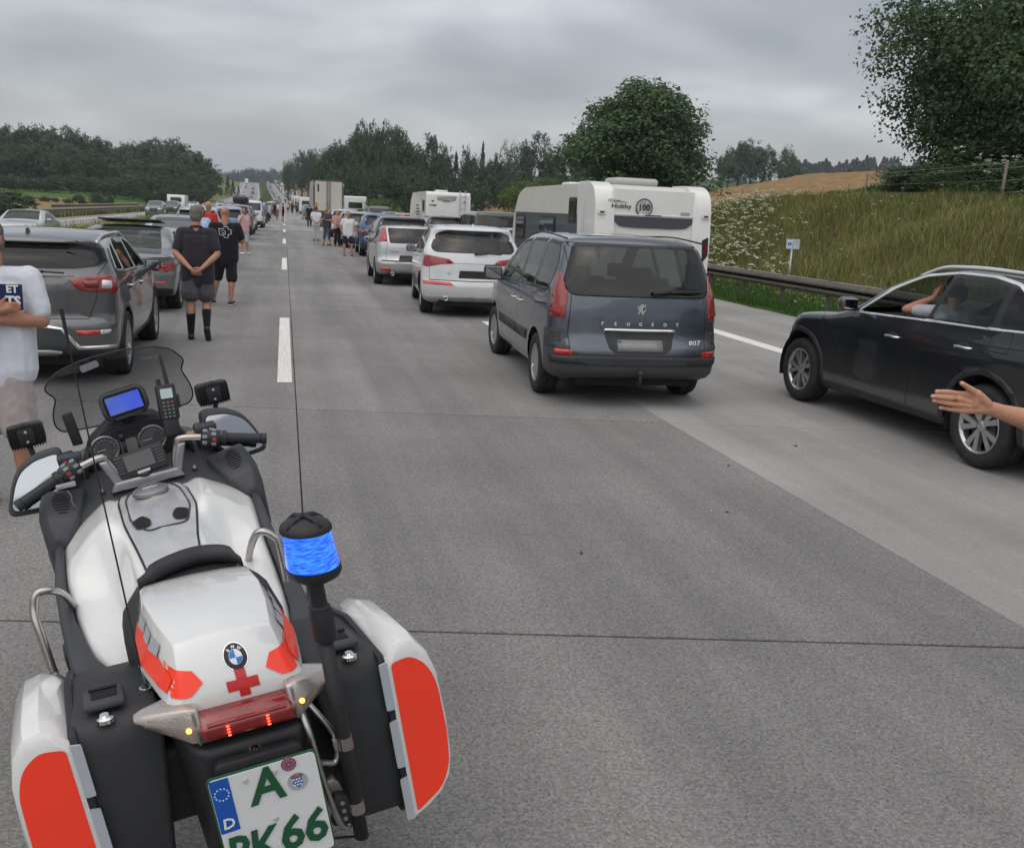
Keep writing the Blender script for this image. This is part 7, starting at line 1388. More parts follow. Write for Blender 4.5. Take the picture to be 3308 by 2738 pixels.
for a, r0, r1, r2, r3 in (('i', .0078, .0083, .0092, .011), ('m', .0078, .0085, .0095, .0115), ('r', .0074, .008, .009, .011), ('p', .0065, .007, .008, .0095)):
    capsule(bm, Pq(a+'t'), Pq(a+'d'), r0*.86, r1, 10); capsule(bm, Pq(a+'d'), Pq(a+'m'), r1*1.04, r2, 10); capsule(bm, Pq(a+'m'), lerp(Pq(a+'m'), Pq('w'), .55), r3, .015, 10); capsule(bm, lerp(Pq(a+'m'), Pq('w'), .5), Pq('w'), .016, .021, 10)
capsule(bm, Pq('tt'), Pq('ti'), .0075, .0095, 10); capsule(bm, Pq('ti'), Pq('tm'), .0098, .0135, 10); capsule(bm, Pq('tm'), lerp(Pq('tm'), Pq('w'), .7), .016, .019, 10); capsule(bm, Pq('im'), Pq('tm'), .009, .012, 8); capsule(bm, Pq('tm'), Pq('pc'), .014, .018, 10)
for a in 'imr': capsule(bm, Pq(a+'m')+Vector((0, -.0095, .001)), lerp(Pq(a+'m'), Pq('w'), .75)+Vector((0, -.0145, 0)), .0032, .0028, 6)
capsule(bm, Pq('w'), Pq('w2'), .0235, .0245, 14, ((0, 1, 0), .85)); capsule(bm, Pq('w2'), Pq('f'), .025, .036, 14, ((0, 1, 0), .92)); capsule(bm, Pq('f'), Pq('e'), .036, .042, 14); capsule(bm, Pq('e'), Pq('sh'), .042, .055, 14)
fuse('arm', bm, .0026, SKINH, tw, 2)
for k, a in (('i', 'id'), ('m', 'md'), ('r', 'rd'), ('p', 'pd'), ('t', 'ti')):
    p_ = Pq(k+'t'); d = (p_-Pq(a)).normalized(); bm = bmesh.new(); ball(bm, p_-d*.001+Vector((0, -.0045, .0005)), (.0075, .0028, .0052), None); bmobj('fingernail', bm, mat('nail', (.62, .40, .34), .25), tw, True)
d = (Pq('md')-Pq('mm')).normalized(); q = lerp(Pq('mm'), Pq('md'), .28); u_ = d.orthogonal().normalized(); v_ = d.cross(u_); bm = bmesh.new()
for off in (-.0028, .0028): tube(bm, [q+d*off+(u_*math.cos(k*.3927)+v_*math.sin(k*.3927))*.0098 for k in range(16)], .0014, 6, closed=True)
bmobj('ring', bm, mat('rose_gold', (.62, .30, .20), .2, 1.), tw, True)
bm = bmesh.new(); capsule(bm, (0, 0, .9), (0, 0, 1.3), .15, .15, 14, ((0, 1, 0), .75)); capsule(bm, (-.15, 0, 1.38), (.15, 0, 1.38), .06, .06); capsule(bm, (0, 0, 1.3), (0, 0, 1.44), .13, .07); capsule(bm, (-.15, 0, 1.38), (-.19, 0, 1.36), .062, .06); fuse('shirt', bm, .014, WHS, tw)
bm = bmesh.new(); ball(bm, (0, .02, 1.62), (.075, .09, .11)); capsule(bm, (0, 0, 1.4), (0, .01, 1.6), .055, .05); capsule(bm, (.18, 0, 1.36), (.24, 0, 1.1), .05, .04); capsule(bm, (.24, 0, 1.1), (.24, .08, .86), .04, .026); hand(bm, (.24, .08, .86), (0, .1, -1), (0, 1, 0)); [capsule(bm, (x, 0, .88), (x, .01, .48), .085, .056) for x in (-.09, .09)]; [capsule(bm, (x, 0, .48), (x, -.02, .06), .058, .036) for x in (-.09, .09)]; fuse('body', bm, .014, SKINH, tw)
bm = bmesh.new(); ball(bm, (0, -.01, 1.65), (.085, .1, .11)); fuse('hair', bm, .014, HAIRL, tw)
bm = bmesh.new(); [capsule(bm, (x, 0, .9), (x, .01, .55), .11, .09) for x in (-.08, .08)]; fuse('shorts', bm, .014, JEAN, tw)
for x in (-.09, .09): bm = bmesh.new(); capsule(bm, (x, -.03, .04), (x, .16, .04), .045, .04); fuse('shoe', bm, .014, SHW, tw)
# ================================================================ emergency motorcycle (x right, y forward from the rear axle, z up)
BIKE = empty('motorcycle', (-.055, 2.46, 0), 0, 'white and orange emergency motorcycle with a lit blue beacon in the foreground', 'motorcycle')
_h, _l = -.245, .1885
_F = Vector((math.sin(_h), math.cos(_h), 0)); _Rr = Vector((math.cos(_h), -math.sin(_h), 0)); _U = Vector((0, 0, 1))
_U2 = math.cos(_l)*_U-math.sin(_l)*_Rr; _R2 = math.cos(_l)*_Rr+math.sin(_l)*_U
BIKE.matrix_world = Matrix.Translation((-.055, 2.46, 0)) @ Matrix((_R2, _F, _U2)).transposed().to_4x4()
def ktw(y): return .11*(1-float(sstep(-.1, .65, y)))
BW = mat('motorcycle_white', (.68, .69, .68), .22, coat=1, var=.04, vs=3); BS = mat('motorcycle_silver_panel', (.50, .51, .52), .28, .35, coat=.8, var=.1, vs=16)
BG = mat('matt_grey_fairing', (.042, .045, .052), .5, var=.12, vs=7, bump=.15, bs=400); BB = mat('matt_black_plastic', (.016, .017, .02), .5, var=.2, vs=8, bump=.2, bs=500); PBX = mat('pannier_plastic', (.026, .028, .032), .6, var=.15, vs=6, bump=.35, bs=600)
ORG = mat('fluorescent_orange', (1, .055, .022), .42, coat=.25, var=.03, vs=3); RFS = mat('reflective_strip', (.50, .54, .60), .35, .3, bump=.3, bs=300); SEATB = mat('seat_vinyl', (.02, .02, .024), .55, var=.15, vs=12, bump=.3, bs=350)
STL = mat('brushed_steel', (.42, .40, .38), .28, .95, var=.1, vs=20); GMT = mat('grey_metal', (.28, .28, .29), .4, .7, var=.12, vs=10); RCROSS = mat('red_cross_red', (.50, .01, .012), .4, coat=.5); BLUL = mat('blue_lamp', (.005, .03, .5), .12, coat=1, emit=(.0, .07, 1.), es=1.2)
_t = BLUL.node_tree; _p = _t.nodes['Principled BSDF']; _tc = _t.nodes.new('ShaderNodeTexCoord'); _m = _t.nodes.new('ShaderNodeMapping'); _m.inputs['Scale'].default_value = (45, 45, 330); _n = _t.nodes.new('ShaderNodeTexNoise'); _n.inputs['Scale'].default_value = 1; _n.inputs['Detail'].default_value = 4; _r = _t.nodes.new('ShaderNodeValToRGB')
_t.links.new(_tc.outputs['Object'], _m.inputs[0]); _t.links.new(_m.outputs[0], _n.inputs[0]); _t.links.new(_n.outputs[0], _r.inputs[0]); _e = _r.color_ramp.elements; _e[0].position = .34; _e[0].color = (.0, .03, .85, 1); _e[1].position = .74; _e[1].color = (.06, .36, 1., 1); _t.links.new(_r.outputs[0], _p.inputs['Emission Color']); NPW = mat('plate_white', (.66, .67, .68), .35); NPG = mat('plate_green', (.012, .085, .035), .4); EUB = mat('plate_blue', (.01, .09, .42), .35)
CLR = mat('indicator_lens', (.46, .41, .38), .12, .55, coat=1, bump=.5, bs=240); RLB = mat('rear_light_red', (.20, .006, .006), .1, coat=1, var=.3, vs=60, bump=.4, bs=260); HOTR = mat('led_red', (1, .1, .05), .4, emit=(1, .06, .03), es=5); HOTA = mat('bulb_amber', (1, .5, .1), .4, emit=(1, .38, .05), es=4)
def bk(name, bm, m, parent=None, angle=35, smooth=False):
    """finish a motorcycle part: same frame for all, with the slight roll of the tail"""
    for v in bm.verts: v.co.z -= ktw(v.co.y)*v.co.x
    return bmobj(name, bm, m, parent or BIKE, smooth=smooth, angle=None if smooth else angle)
def BVH(bm): bm.normal_update(); return BVHTree.FromBMesh(bm)
def loft(bm, secs, cap=True, mi=0, mirror=False):
    rings = [[bm.verts.new(p) for p in s] for s in secs]; n = len(rings[0])
    for A, B in zip(rings[:-1], rings[1:]):
        for i in range(n): f = bm.faces.new((A[i], A[(i+1) % n], B[(i+1) % n], B[i])); f.material_index = mi
    if cap: bm.faces.new(rings[0][::-1]).material_index = mi; bm.faces.new(rings[-1]).material_index = mi
    return rings
def bevel_sharp(bm, w_, ang=25, seg=3):
    bmesh.ops.recalc_face_normals(bm, faces=bm.faces[:]); es = [e for e in bm.edges if len(e.link_faces) == 2 and e.calc_face_angle(0) > R(ang)]
    bmesh.ops.bevel(bm, geom=es, offset=w_, segments=seg, affect='EDGES', profile=.5, clamp_overlap=True)
def drape(name, poly, tree, o3, ux, uy, d, m, off=.0015, parent=None, step=.012):
    """a flat sticker outline laid on a surface: plane o3+u*ux+v*uy shot along d"""
    bm = bmesh.new(); f = bm.faces.new([bm.verts.new((a, b, 0)) for a, b in poly]); xs = [p[0] for p in poly]; ys = [p[1] for p in poly]
    for k in range(1, int((max(xs)-min(xs))/step)+1): bmesh.ops.bisect_plane(bm, geom=bm.verts[:]+bm.edges[:]+bm.faces[:], plane_co=(min(xs)+k*step, 0, 0), plane_no=(1, 0, 0))
    for k in range(1, int((max(ys)-min(ys))/step)+1): bmesh.ops.bisect_plane(bm, geom=bm.verts[:]+bm.edges[:]+bm.faces[:], plane_co=(0, min(ys)+k*step, 0), plane_no=(0, 1, 0))
    o3, ux, uy, d = Vector(o3), Vector(ux), Vector(uy), Vector(d).normalized(); bad = []
    for v in bm.verts:
        q = o3+ux*v.co.x+uy*v.co.y; p, n, _, _ = tree.ray_cast(q, d)
        if p is None: bad.append(v); continue
        v.co = p-d*off
    if bad: bmesh.ops.delete(bm, geom=bad, context='VERTS')
    return bk(name, bm, m, parent, 60)
# ---- white body over tank and side covers
def sh_(y): return .020*float(sstep(-.1, .3, y)*(1-sstep(.55, .85, y)))
def wfun():
    W_ = [(-.04, .16), (.0, .205), (.15, .255), (.3, .283), (.5, .298), (.7, .312), (.85, .318), (.92, .298), (.96, .21)]
    ZC = [(-.04, .78), (.0, .80), (.1, .86), (.3, .93), (.5, .962), (.7, .982), (.85, .982), (.96, .95)]
    ZR = [(-.04, .745), (0, .745), (.15, .74), (.3, .765), (.5, .81), (.7, .855), (.85, .875), (.96, .87)]
    ZM = [(-.04, .76), (0, .76), (.1, .765), (.3, .785), (.48, .82), (.56, .86), (.63, .925), (.68, .948), (.8, .95), (.9, .94), (.96, .92)]
    ys = np.concatenate([np.linspace(-.04, .5, 26), np.linspace(.52, .72, 18), np.linspace(.74, .96, 14)]); ss = np.concatenate([np.linspace(-1, 1, 57)])
    bm = bmesh.new(); G = []
    for y in ys:
        w_, zc, zr, zm = cubic(W_, y), cubic(ZC, y), cubic(ZR, y), cubic(ZM, y); row = []
        fl = float(sstep(.45, .70, y))
        pts = [(0, zc), (.36, zc-.012-.01*(1-fl)), (.46, zc*(.45+.45*fl)+zm*(.55-.45*fl)), (.66, zm), (.88, zr*.7+zm*.3+.006), (1.0, zr)]
        for s_ in ss:
            a = abs(s_); row.append(bm.verts.new((s_*w_-sh_(y), y, float(cubic(pts, a))-.02*max(0, (a-.93)/.07)**2)))
        lo = [bm.verts.new((math.copysign(w_+.004, sg)-sh_(y), y, zr-.085)) for sg in (-1, 1)]
        G.append([lo[0]]+row+[lo[1]])
    for A, B in zip(G[:-1], G[1:]):
        for i in range(len(A)-1): bm.faces.new((A[i], A[i+1], B[i+1], B[i])).smooth = True
    return bm
bm = wfun(); bmesh.ops.recalc_face_normals(bm, faces=bm.faces[:]); WT_TREE = BVH(bm)
if bm.faces[0].normal.z < 0 and 0: pass
bk('tank_cover', bm, BW, angle=60)
# silver centre panel with dark border, filler cap and two vents
pan = [(-.118, .60), (-.115, .80), (-.10, .875), (-.055, .915), (.03, .915), (.08, .87), (.098, .80), (.10, .62), (.065, .42), (.045, .245), (-.095, .245), (-.105, .42)]
drape('panel_border', rpoly(grow(pan, .006), .02), WT_TREE, (0, 0, 2), (1, 0, 0), (0, 1, 0), (0, 0, -1), BB, .006)
drape('centre_panel', rpoly(pan, .02), WT_TREE, (0, 0, 2), (1, 0, 0), (0, 1, 0), (0, 0, -1), BS, .0095)
inner = rpoly([(-.10, .60), (-.095, .80), (-.075, .87), (.055, .87), (.08, .80), (.085, .62), (.055, .50), (-.06, .49)], .03); ib = inner
for k in range(1):
    bmx = bmesh.new(); P3 = []
    for x, y in inner:
        p = WT_TREE.ray_cast(Vector((x, y, 2)), Vector((0, 0, -1)))[0]; P3.append(p+Vector((0, 0, .011)))
    tube(bmx, P3, .0032, 5, closed=True); bk('panel_seam', bmx, BG)
for sx in (-1, 1):
    v_ = rpoly([(-.012+sx*.055, .605), (-.012+sx*.085, .585), (-.012+sx*.075, .53), (-.012+sx*.04, .525), (-.012+sx*.035, .56)], .012)
    drape('vent_rim', grow(v_, .004), WT_TREE, (0, 0, 2), (1, 0, 0), (0, 1, 0), (0, 0, -1), BG, .0135); drape('vent', v_, WT_TREE, (0, 0, 2), (1, 0, 0), (0, 1, 0), (0, 0, -1), DARK, .0155)
bm = bmesh.new(); lathe(bm, [(.0001, .012), (.045, .012), (.056, .006), (.058, -.004)], 'Z', 28, (0, 0, 0)); bmesh.ops.scale(bm, vec=(1, 1.0, 1), verts=bm.verts); bmesh.ops.translate(bm, vec=(-.012, .80, .995), verts=bm.verts); bk('filler_cap', bm, GMT, angle=30)
bm = bmesh.new(); box(bm, (-.012, .80, 1.010), (.05, .022, .006), .002); bk('cap_lock', bm, CHROME)
# side rails between the white cover and the engine
for s_ in (-1, 1):
    bm = bmesh.new(); sec = []
    for y, x0, x1, z0, z1 in ((.80, .325, .345, .78, .90), (.6, .325, .35, .72, .845), (.4, .315, .35, .66, .79), (.2, .29, .345, .61, .745), (.02, .235, .33, .59, .73), (-.1, .20, .31, .58, .71), (-.2, .18, .30, .58, .69)):
        x0 -= .02; x1 -= .012; q_ = sh_(y); sec.append([(s_*x0-q_, y, z0), (s_*x1-q_, y, z0), (s_*x1-q_, y, z1-.012), (s_*(x1-.012)-q_, y, z1), (s_*x0-q_, y, z1)])
    loft(bm, sec); bevel_sharp(bm, .006, 30, 2); bk('side_rail', bm, BG)
    bm = bmesh.new(); sec = [[(s_*x, y, z) for x, z in ((.10, .50), (.26, .5), (.28, .6), (.24, .70), (.10, .72))] for y in (.1, -.1, -.32)]; loft(bm, sec); bevel_sharp(bm, .03, 30); bk('tail_frame_cover', bm, BB)
# seat and its backrest pad
bm = bmesh.new(); sec = []
for y, w_, z1, z0 in ((.30, .075, .93, .85), (.24, .11, .945, .83), (.16, .165, .955, .82), (.08, .20, .955, .80), (0, .205, .93, .79), (-.08, .19, .90, .78), (-.2, .16, .88, .78)):
    sec.append([(w_*c, y, z0 if s < 0 else z0+(z1-z0)*s**.6) for c, s in [(math.copysign(abs(math.cos(a))**.5, math.cos(a)), math.sin(a)) for a in np.linspace(-.3, math.pi+.3, 15)]])
loft(bm, sec); bmesh.ops.recalc_face_normals(bm, faces=bm.faces[:]); bk('seat', bm, SEATB, angle=60)
bm = bmesh.new(); P_pad = [(-.135, .08, .975), (-.08, .13, .985), (-.01, .155, .992), (.05, .165, .99), (.11, .14, .985), (.135, .09, .975)]
sec = []
for i, (x, y, z) in enumerate(smoothpath(P_pad, 4)):
    r = .026*(1 if 2 < i < 18 else .6); sec.append([(x+0*a, y+.75*r*1.5*math.cos(a), z+r*math.sin(a)-.01) for a in np.linspace(0, 2*math.pi, 12, endpoint=False)])
loft(bm, sec); bk('backrest_pad', bm, SEATB, angle=60)
# ---- white tail box
bm = bmesh.new(); sec = []
for y, wt, zt, wm_, zm, wb, zb in ((.085, .10, .955, .125, .91, .12, .84), (.06, .125, .972, .145, .90, .13, .835), (.0, .135, .988, .162, .89, .145, .83), (-.12, .138, 1.002, .180, .885, .155, .83), (-.25, .127, 1.006, .182, .885, .155, .83), (-.385, .106, 1.002, .160, .885, .142, .84), (-.43, .112, .955, .150, .885, .135, .848), (-.455, .116, .905, .138, .882, .126, .856), (-.46, .115, .885, .126, .875, .12, .862)):
    h = [(0, zt+.002), (wt*.6, zt), (wt, zt-.004), (wm_, zm), (wb, zb)]; sec.append([(x, y, z) for x, z in h]+[(-x, y, z) for x, z in h[::-1][:-1]])
loft(bm, sec); bevel_sharp(bm, .012, 18, 3); TC = BVH(bm); TCOBJ = bk('tail_box', bm, BW, angle=50)
Ry = ((0, -2, 0), (1, 0, 0), (0, 0, 1), (0, 1, 0))
for s_ in (-1, 1):
    # orange flash on the flank and round the corner, in side view (y, z)
    flk = [(-.05, .925), (-.13, .952), (-.28, .955), (-.395, .945), (-.42, .935), (-.42, .905), (-.30, .902), (-.12, .898), (-.03, .90)]
    drape('orange_flash', flk, TC, (s_*2, 0, 0), (0, 1, 0), (0, 0, 1), (-s_, 0, 0), ORG, .0036, TCOBJ, .006)
    drape('orange_flash', [(s_*.132, .955), (s_*.110, .957), (s_*.084, .952), (s_*.068, .925), (s_*.098, .903), (s_*.138, .902)], TC, *Ry[:3], Ry[3], ORG, .0036, TCOBJ, .006)
    for k in range(3):
        y0 = -.13-.068*k; drape('reflective_block', [(y0, .945-.0), (y0-.06, .951), (y0-.06, .978), (y0, .974)], TC, (s_*2, 0, 0), (0, 1, 0), (0, 0, 1), (-s_, 0, 0), RFS, .0050, TCOBJ)
def disc(poly_r, cx, cz, n=28): return [(cx+poly_r*math.cos(2*math.pi*i/n), cz+poly_r*math.sin(2*math.pi*i/n)) for i in range(n)]
def quart(r, cx, cz, a0): return [(cx, cz)]+[(cx+r*math.cos(R(a0+i*10)), cz+r*math.sin(R(a0+i*10))) for i in range(10)]
ex, ez = .012, .958
drape('badge_ring', disc(.0265, ex, ez), TC, *Ry[:3], Ry[3], CHROME, .0018, TCOBJ); drape('badge_black', disc(.0245, ex, ez), TC, *Ry[:3], Ry[3], BLK, .0024, TCOBJ); drape('badge_white', disc(.0145, ex, ez), TC, *Ry[:3], Ry[3], WHITE, .003, TCOBJ)
for a in (90, 270): drape('badge_blue', quart(.0138, ex, ez, a), TC, *Ry[:3], Ry[3], mat('badge_blue', (.02, .17, .5), .3), .0036, TCOBJ)
def bltext(s, x, z, size, m, parent, tilt=0, y=None, rx=None, tree=None, off=.004, bold=0, roll=0, name='letter', sx=1):
    p, n, _, _ = (tree or TC).ray_cast(Vector((x, -2, z)), Vector((0, 1, 0))); p = p.copy(); p.y -= off
    ang = math.atan2(-n.y, n.z); p.z -= ktw(p.y)*p.x
    o = text(name, s, size, m, parent, p, (ang if rx is None else rx, 0, 0), .0006, bold=bold, sx=sx); o.rotation_euler.rotate_axis('Z', R(roll)+0); o.rotation_euler.rotate_axis('Z', math.atan(-ktw(p.y))); return o
for s, a in (('B', 38), ('M', 0), ('W', -38)): bltext(s, ex-.0193*math.sin(R(a)), ez+.0193*math.cos(R(a))-.001, .0095, WHITE, TCOBJ, roll=a, bold=.0003)
cx, cz, q = .012, .903, .0115
cross = [(cx-q, cz+q), (cx-q, cz+3*q), (cx+q, cz+3*q), (cx+q, cz+q), (cx+3*q, cz+q), (cx+3*q, cz-q), (cx+q, cz-q), (cx+q, cz-2.4*q), (cx-q, cz-2.4*q), (cx-q, cz-q), (cx-3*q, cz-q), (cx-3*q, cz+q)]
drape('red_cross', cross, TC, *Ry[:3], Ry[3], RCROSS, .002, TCOBJ)
# ---- rear lights
bm = bmesh.new(); sec = [[(x, y+.0, z) for y, z in ((-.40, .865), (-.485, .868), (-.515, .845), (-.51, .815), (-.47, .795), (-.40, .80))] for x in (-.10, -.05, 0, .05, .10)]; loft(bm, sec); bevel_sharp(bm, .008, 20); rl = bk('tail_light', bm, RLB, angle=50)
bm = bmesh.new(); box(bm, (0, -.508, .853), (.17, .012, .004), .001); bk('lens_ridge', bm, REDL, rl)
for sx in (-.045, .04):
    for k in range(4): bm = bmesh.new(); box(bm, (sx, -.518, .846-.0075*k), (.0065, .003, .0028), .0008); bk('led', bm, HOTR, rl)
for s_ in (-1, 1):
    bm = bmesh.new(); sec = [[(s_*x, y, z) for y, z in ((-.40, a), (-.40-d, a), (-.40-d-.012, (a+b)/2), (-.40-d, b), (-.40, b))] for x, a, b, d in ((.095, .888, .802, .09), (.12, .892, .806, .088), (.16, .885, .825, .065), (.20, .875, .842, .038), (.222, .866, .852, .018))]; loft(bm, sec); bevel_sharp(bm, .004, 25, 2); il = bk('indicator', bm, CLR, angle=50)
    bm = bmesh.new(); box(bm, (s_*.106, -.485, .845), (.006, .03, .080), .003); bk('indicator_edge', bm, GMT, il)
    bm = bmesh.new(); bmesh.ops.create_icosphere(bm, subdivisions=2, radius=.006, matrix=Matrix.Translation((s_*.122, -.500, .848))); bk('bulb', bm, HOTA, il, smooth=True)
    for k in range(9): bm = bmesh.new(); box(bm, (s_*(.118+.0105*k), -.486+.006*k, .872-.002*k), (.0018, .01, .030-.002*k), .0004); bk('lens_rib', bm, WLENS, il)
bm = bmesh.new(); sec = [[(x, y, z) for x, z in ((-w_, z1), (w_, z1), (w_*.92, z0), (-w_*.92, z0))] for y, w_, z1, z0 in ((.0, .16, .80, .40), (-.38, .155, .795, .42), (-.47, .13, .79, .60), (-.50, .11, .785, .68))]; loft(bm, sec); bevel_sharp(bm, .02, 25); bk('tail_panel', bm, BB, angle=50)
bm = bmesh.new(); lathe(bm, [(.0001, -.512), (.014, -.512), (.016, -.506), (.016, -.49)], 'Y', 20, (.0, 0, .757)); bk('lock', bm, CHROME); bm = bmesh.new(); box(bm, (.0, -.5135, .757), (.004, .003, .017)); bk('keyhole', bm, BLK)
# ---- number plate
PY = -.56; bm = bmesh.new(); prism(bm, rrect(.237, .268, .012, cx=0, cy=.620), PY+.006, PY+.012, 'XZ', bev=.001); pl = bk('number_plate', bm, NPG)
bm = bmesh.new(); prism(bm, rrect(.229, .260, .010, cx=0, cy=.620), PY+.0035, PY+.006, 'XZ'); bk('plate_face', bm, NPW, pl)
bm = bmesh.new(); prism(bm, rpoly([(-.1135, .749), (-.073, .749), (-.073, .615), (-.1135, .615)], .003), PY+.002, PY+.0035, 'XZ'); bk('plate_band', bm, EUB, pl)
PT = BVHTree.FromPolygons([Vector((-1, PY+.002, -1)), Vector((1, PY+.002, -1)), Vector((1, PY+.002, 2)), Vector((-1, PY+.002, 2))], [(0, 1, 2, 3)])
def pt(s, x, z, size, m, sx=1, bold=.0): return bltext(s, x, z, size, m, pl, tree=PT, off=.0015, rx=R(90), bold=bold, sx=sx, name='plate_letter')
pt('A', .002, .700, .118, NPG, .92, .0028); pt('R', -.083, .553, .118, NPG, .82, .0028); pt('K', -.033, .553, .118, NPG, .82, .0028); pt('6', .030, .560, .118, NPG, .95, .0028); pt('6', .084, .560, .118, NPG, .95, .0028); pt('D', -.093, .637, .036, WHITE, 1, .0006); pt('-', -.002, .549, .05, NPW, .6)
for k in range(12): bm = bmesh.new(); lathe(bm, [(.0001, PY+.0012), (.0019, PY+.0012), (.0019, PY+.0025)], 'Y', 5, (-.093+.0145*math.cos(k*.5236), 0, .712+.0145*math.sin(k*.5236))); bk('plate_star', bm, WHITE, pl)
for x, z in ((-.040, .728), (.024, .728), (.003, .612)): bm = bmesh.new(); lathe(bm, [(.0001, PY-.0005), (.0055, .0+PY), (.0065, PY+.003)], 'Y', 14, (x, 0, z)); bk('plate_screw', bm, WLENS, pl)
bm = bmesh.new(); lathe(bm, [(.0001, PY+.0008), (.0165, PY+.0008), (.0165, PY+.003)], 'Y', 24, (.055, 0, .738)); bk('inspection_sticker', bm, mat('pink_sticker', (.42, .15, .24), .5), pl)
for k in range(12): a = k*.5236; bm = bmesh.new(); tube(bm, [(.055+.006*math.cos(a), PY, .738+.006*math.sin(a)), (.055+.0145*math.cos(a), PY, .738+.0145*math.sin(a))], .0005, 4); bk('sticker_spoke', bm, BLK, pl)
bm = bmesh.new(); tube(bm, [(.055+.0155*math.cos(k*.2618), PY+.0004, .738+.0155*math.sin(k*.2618)) for k in range(24)], .0005, 4, closed=True); tube(bm, [(.055+.005*math.cos(k*.5236), PY+.0002, .738+.005*math.sin(k*.5236)) for k in range(12)], .0006, 4, closed=True); bk('sticker_ring', bm, BLK, pl)
bm = bmesh.new(); lathe(bm, [(.0001, PY+.0008), (.022, PY+.0008), (.022, PY+.003)], 'Y', 28, (.066, 0, .689)); bk('seal_sticker', bm, mat('seal_silver', (.45, .46, .47), .4, .3), pl)
sh_ = [(.056, .700), (.076, .700), (.076, .684), (.066, .674), (.056, .684)]; bm = bmesh.new(); prism(bm, sh_, PY-.0002, PY+.001, 'XZ'); bk('seal_shield', bm, EUB, pl)
for k in range(9): bm = bmesh.new(); x, z = .0575+(k % 3)*.0065+(.003 if (k//3) % 2 else 0), .696-(k//3)*.007; prism(bm, [(x, z+.0025), (x+.003, z), (x, z-.0025), (x-.003, z)] if x < .0755 else [(x-.002, z), (x-.003, z+.002), (x-.004, z)], PY-.0008, PY-.0003, 'XZ'); bk('seal_lozenge', bm, WHITE, pl)
bm = bmesh.new(); prism(bm, [(.055, .701), (.055, .708), (.059, .704), (.0625, .710), (.066, .704), (.0695, .710), (.073, .704), (.077, .708), (.077, .701)], PY-.0002, PY+.001, 'XZ'); bk('seal_crown', bm, mat('crown_brown', (.30, .14, .05), .5), pl)
for i, ch in enumerate('BAYERN'): a = 40-16*i; pt(ch, .066-.0185*math.sin(R(a)), .689+.0185*math.cos(R(a)), .0055, BLK).rotation_euler.rotate_axis('Z', R(a))
bm = bmesh.new(); prism(bm, rrect(.19, .26, .02, cx=0, cy=.64), PY+.02, PY+.05, 'XZ', bev=.006); box(bm, (0, PY+.10, .68), (.12, .14, .1), .02); bk('plate_carrier', bm, BB)
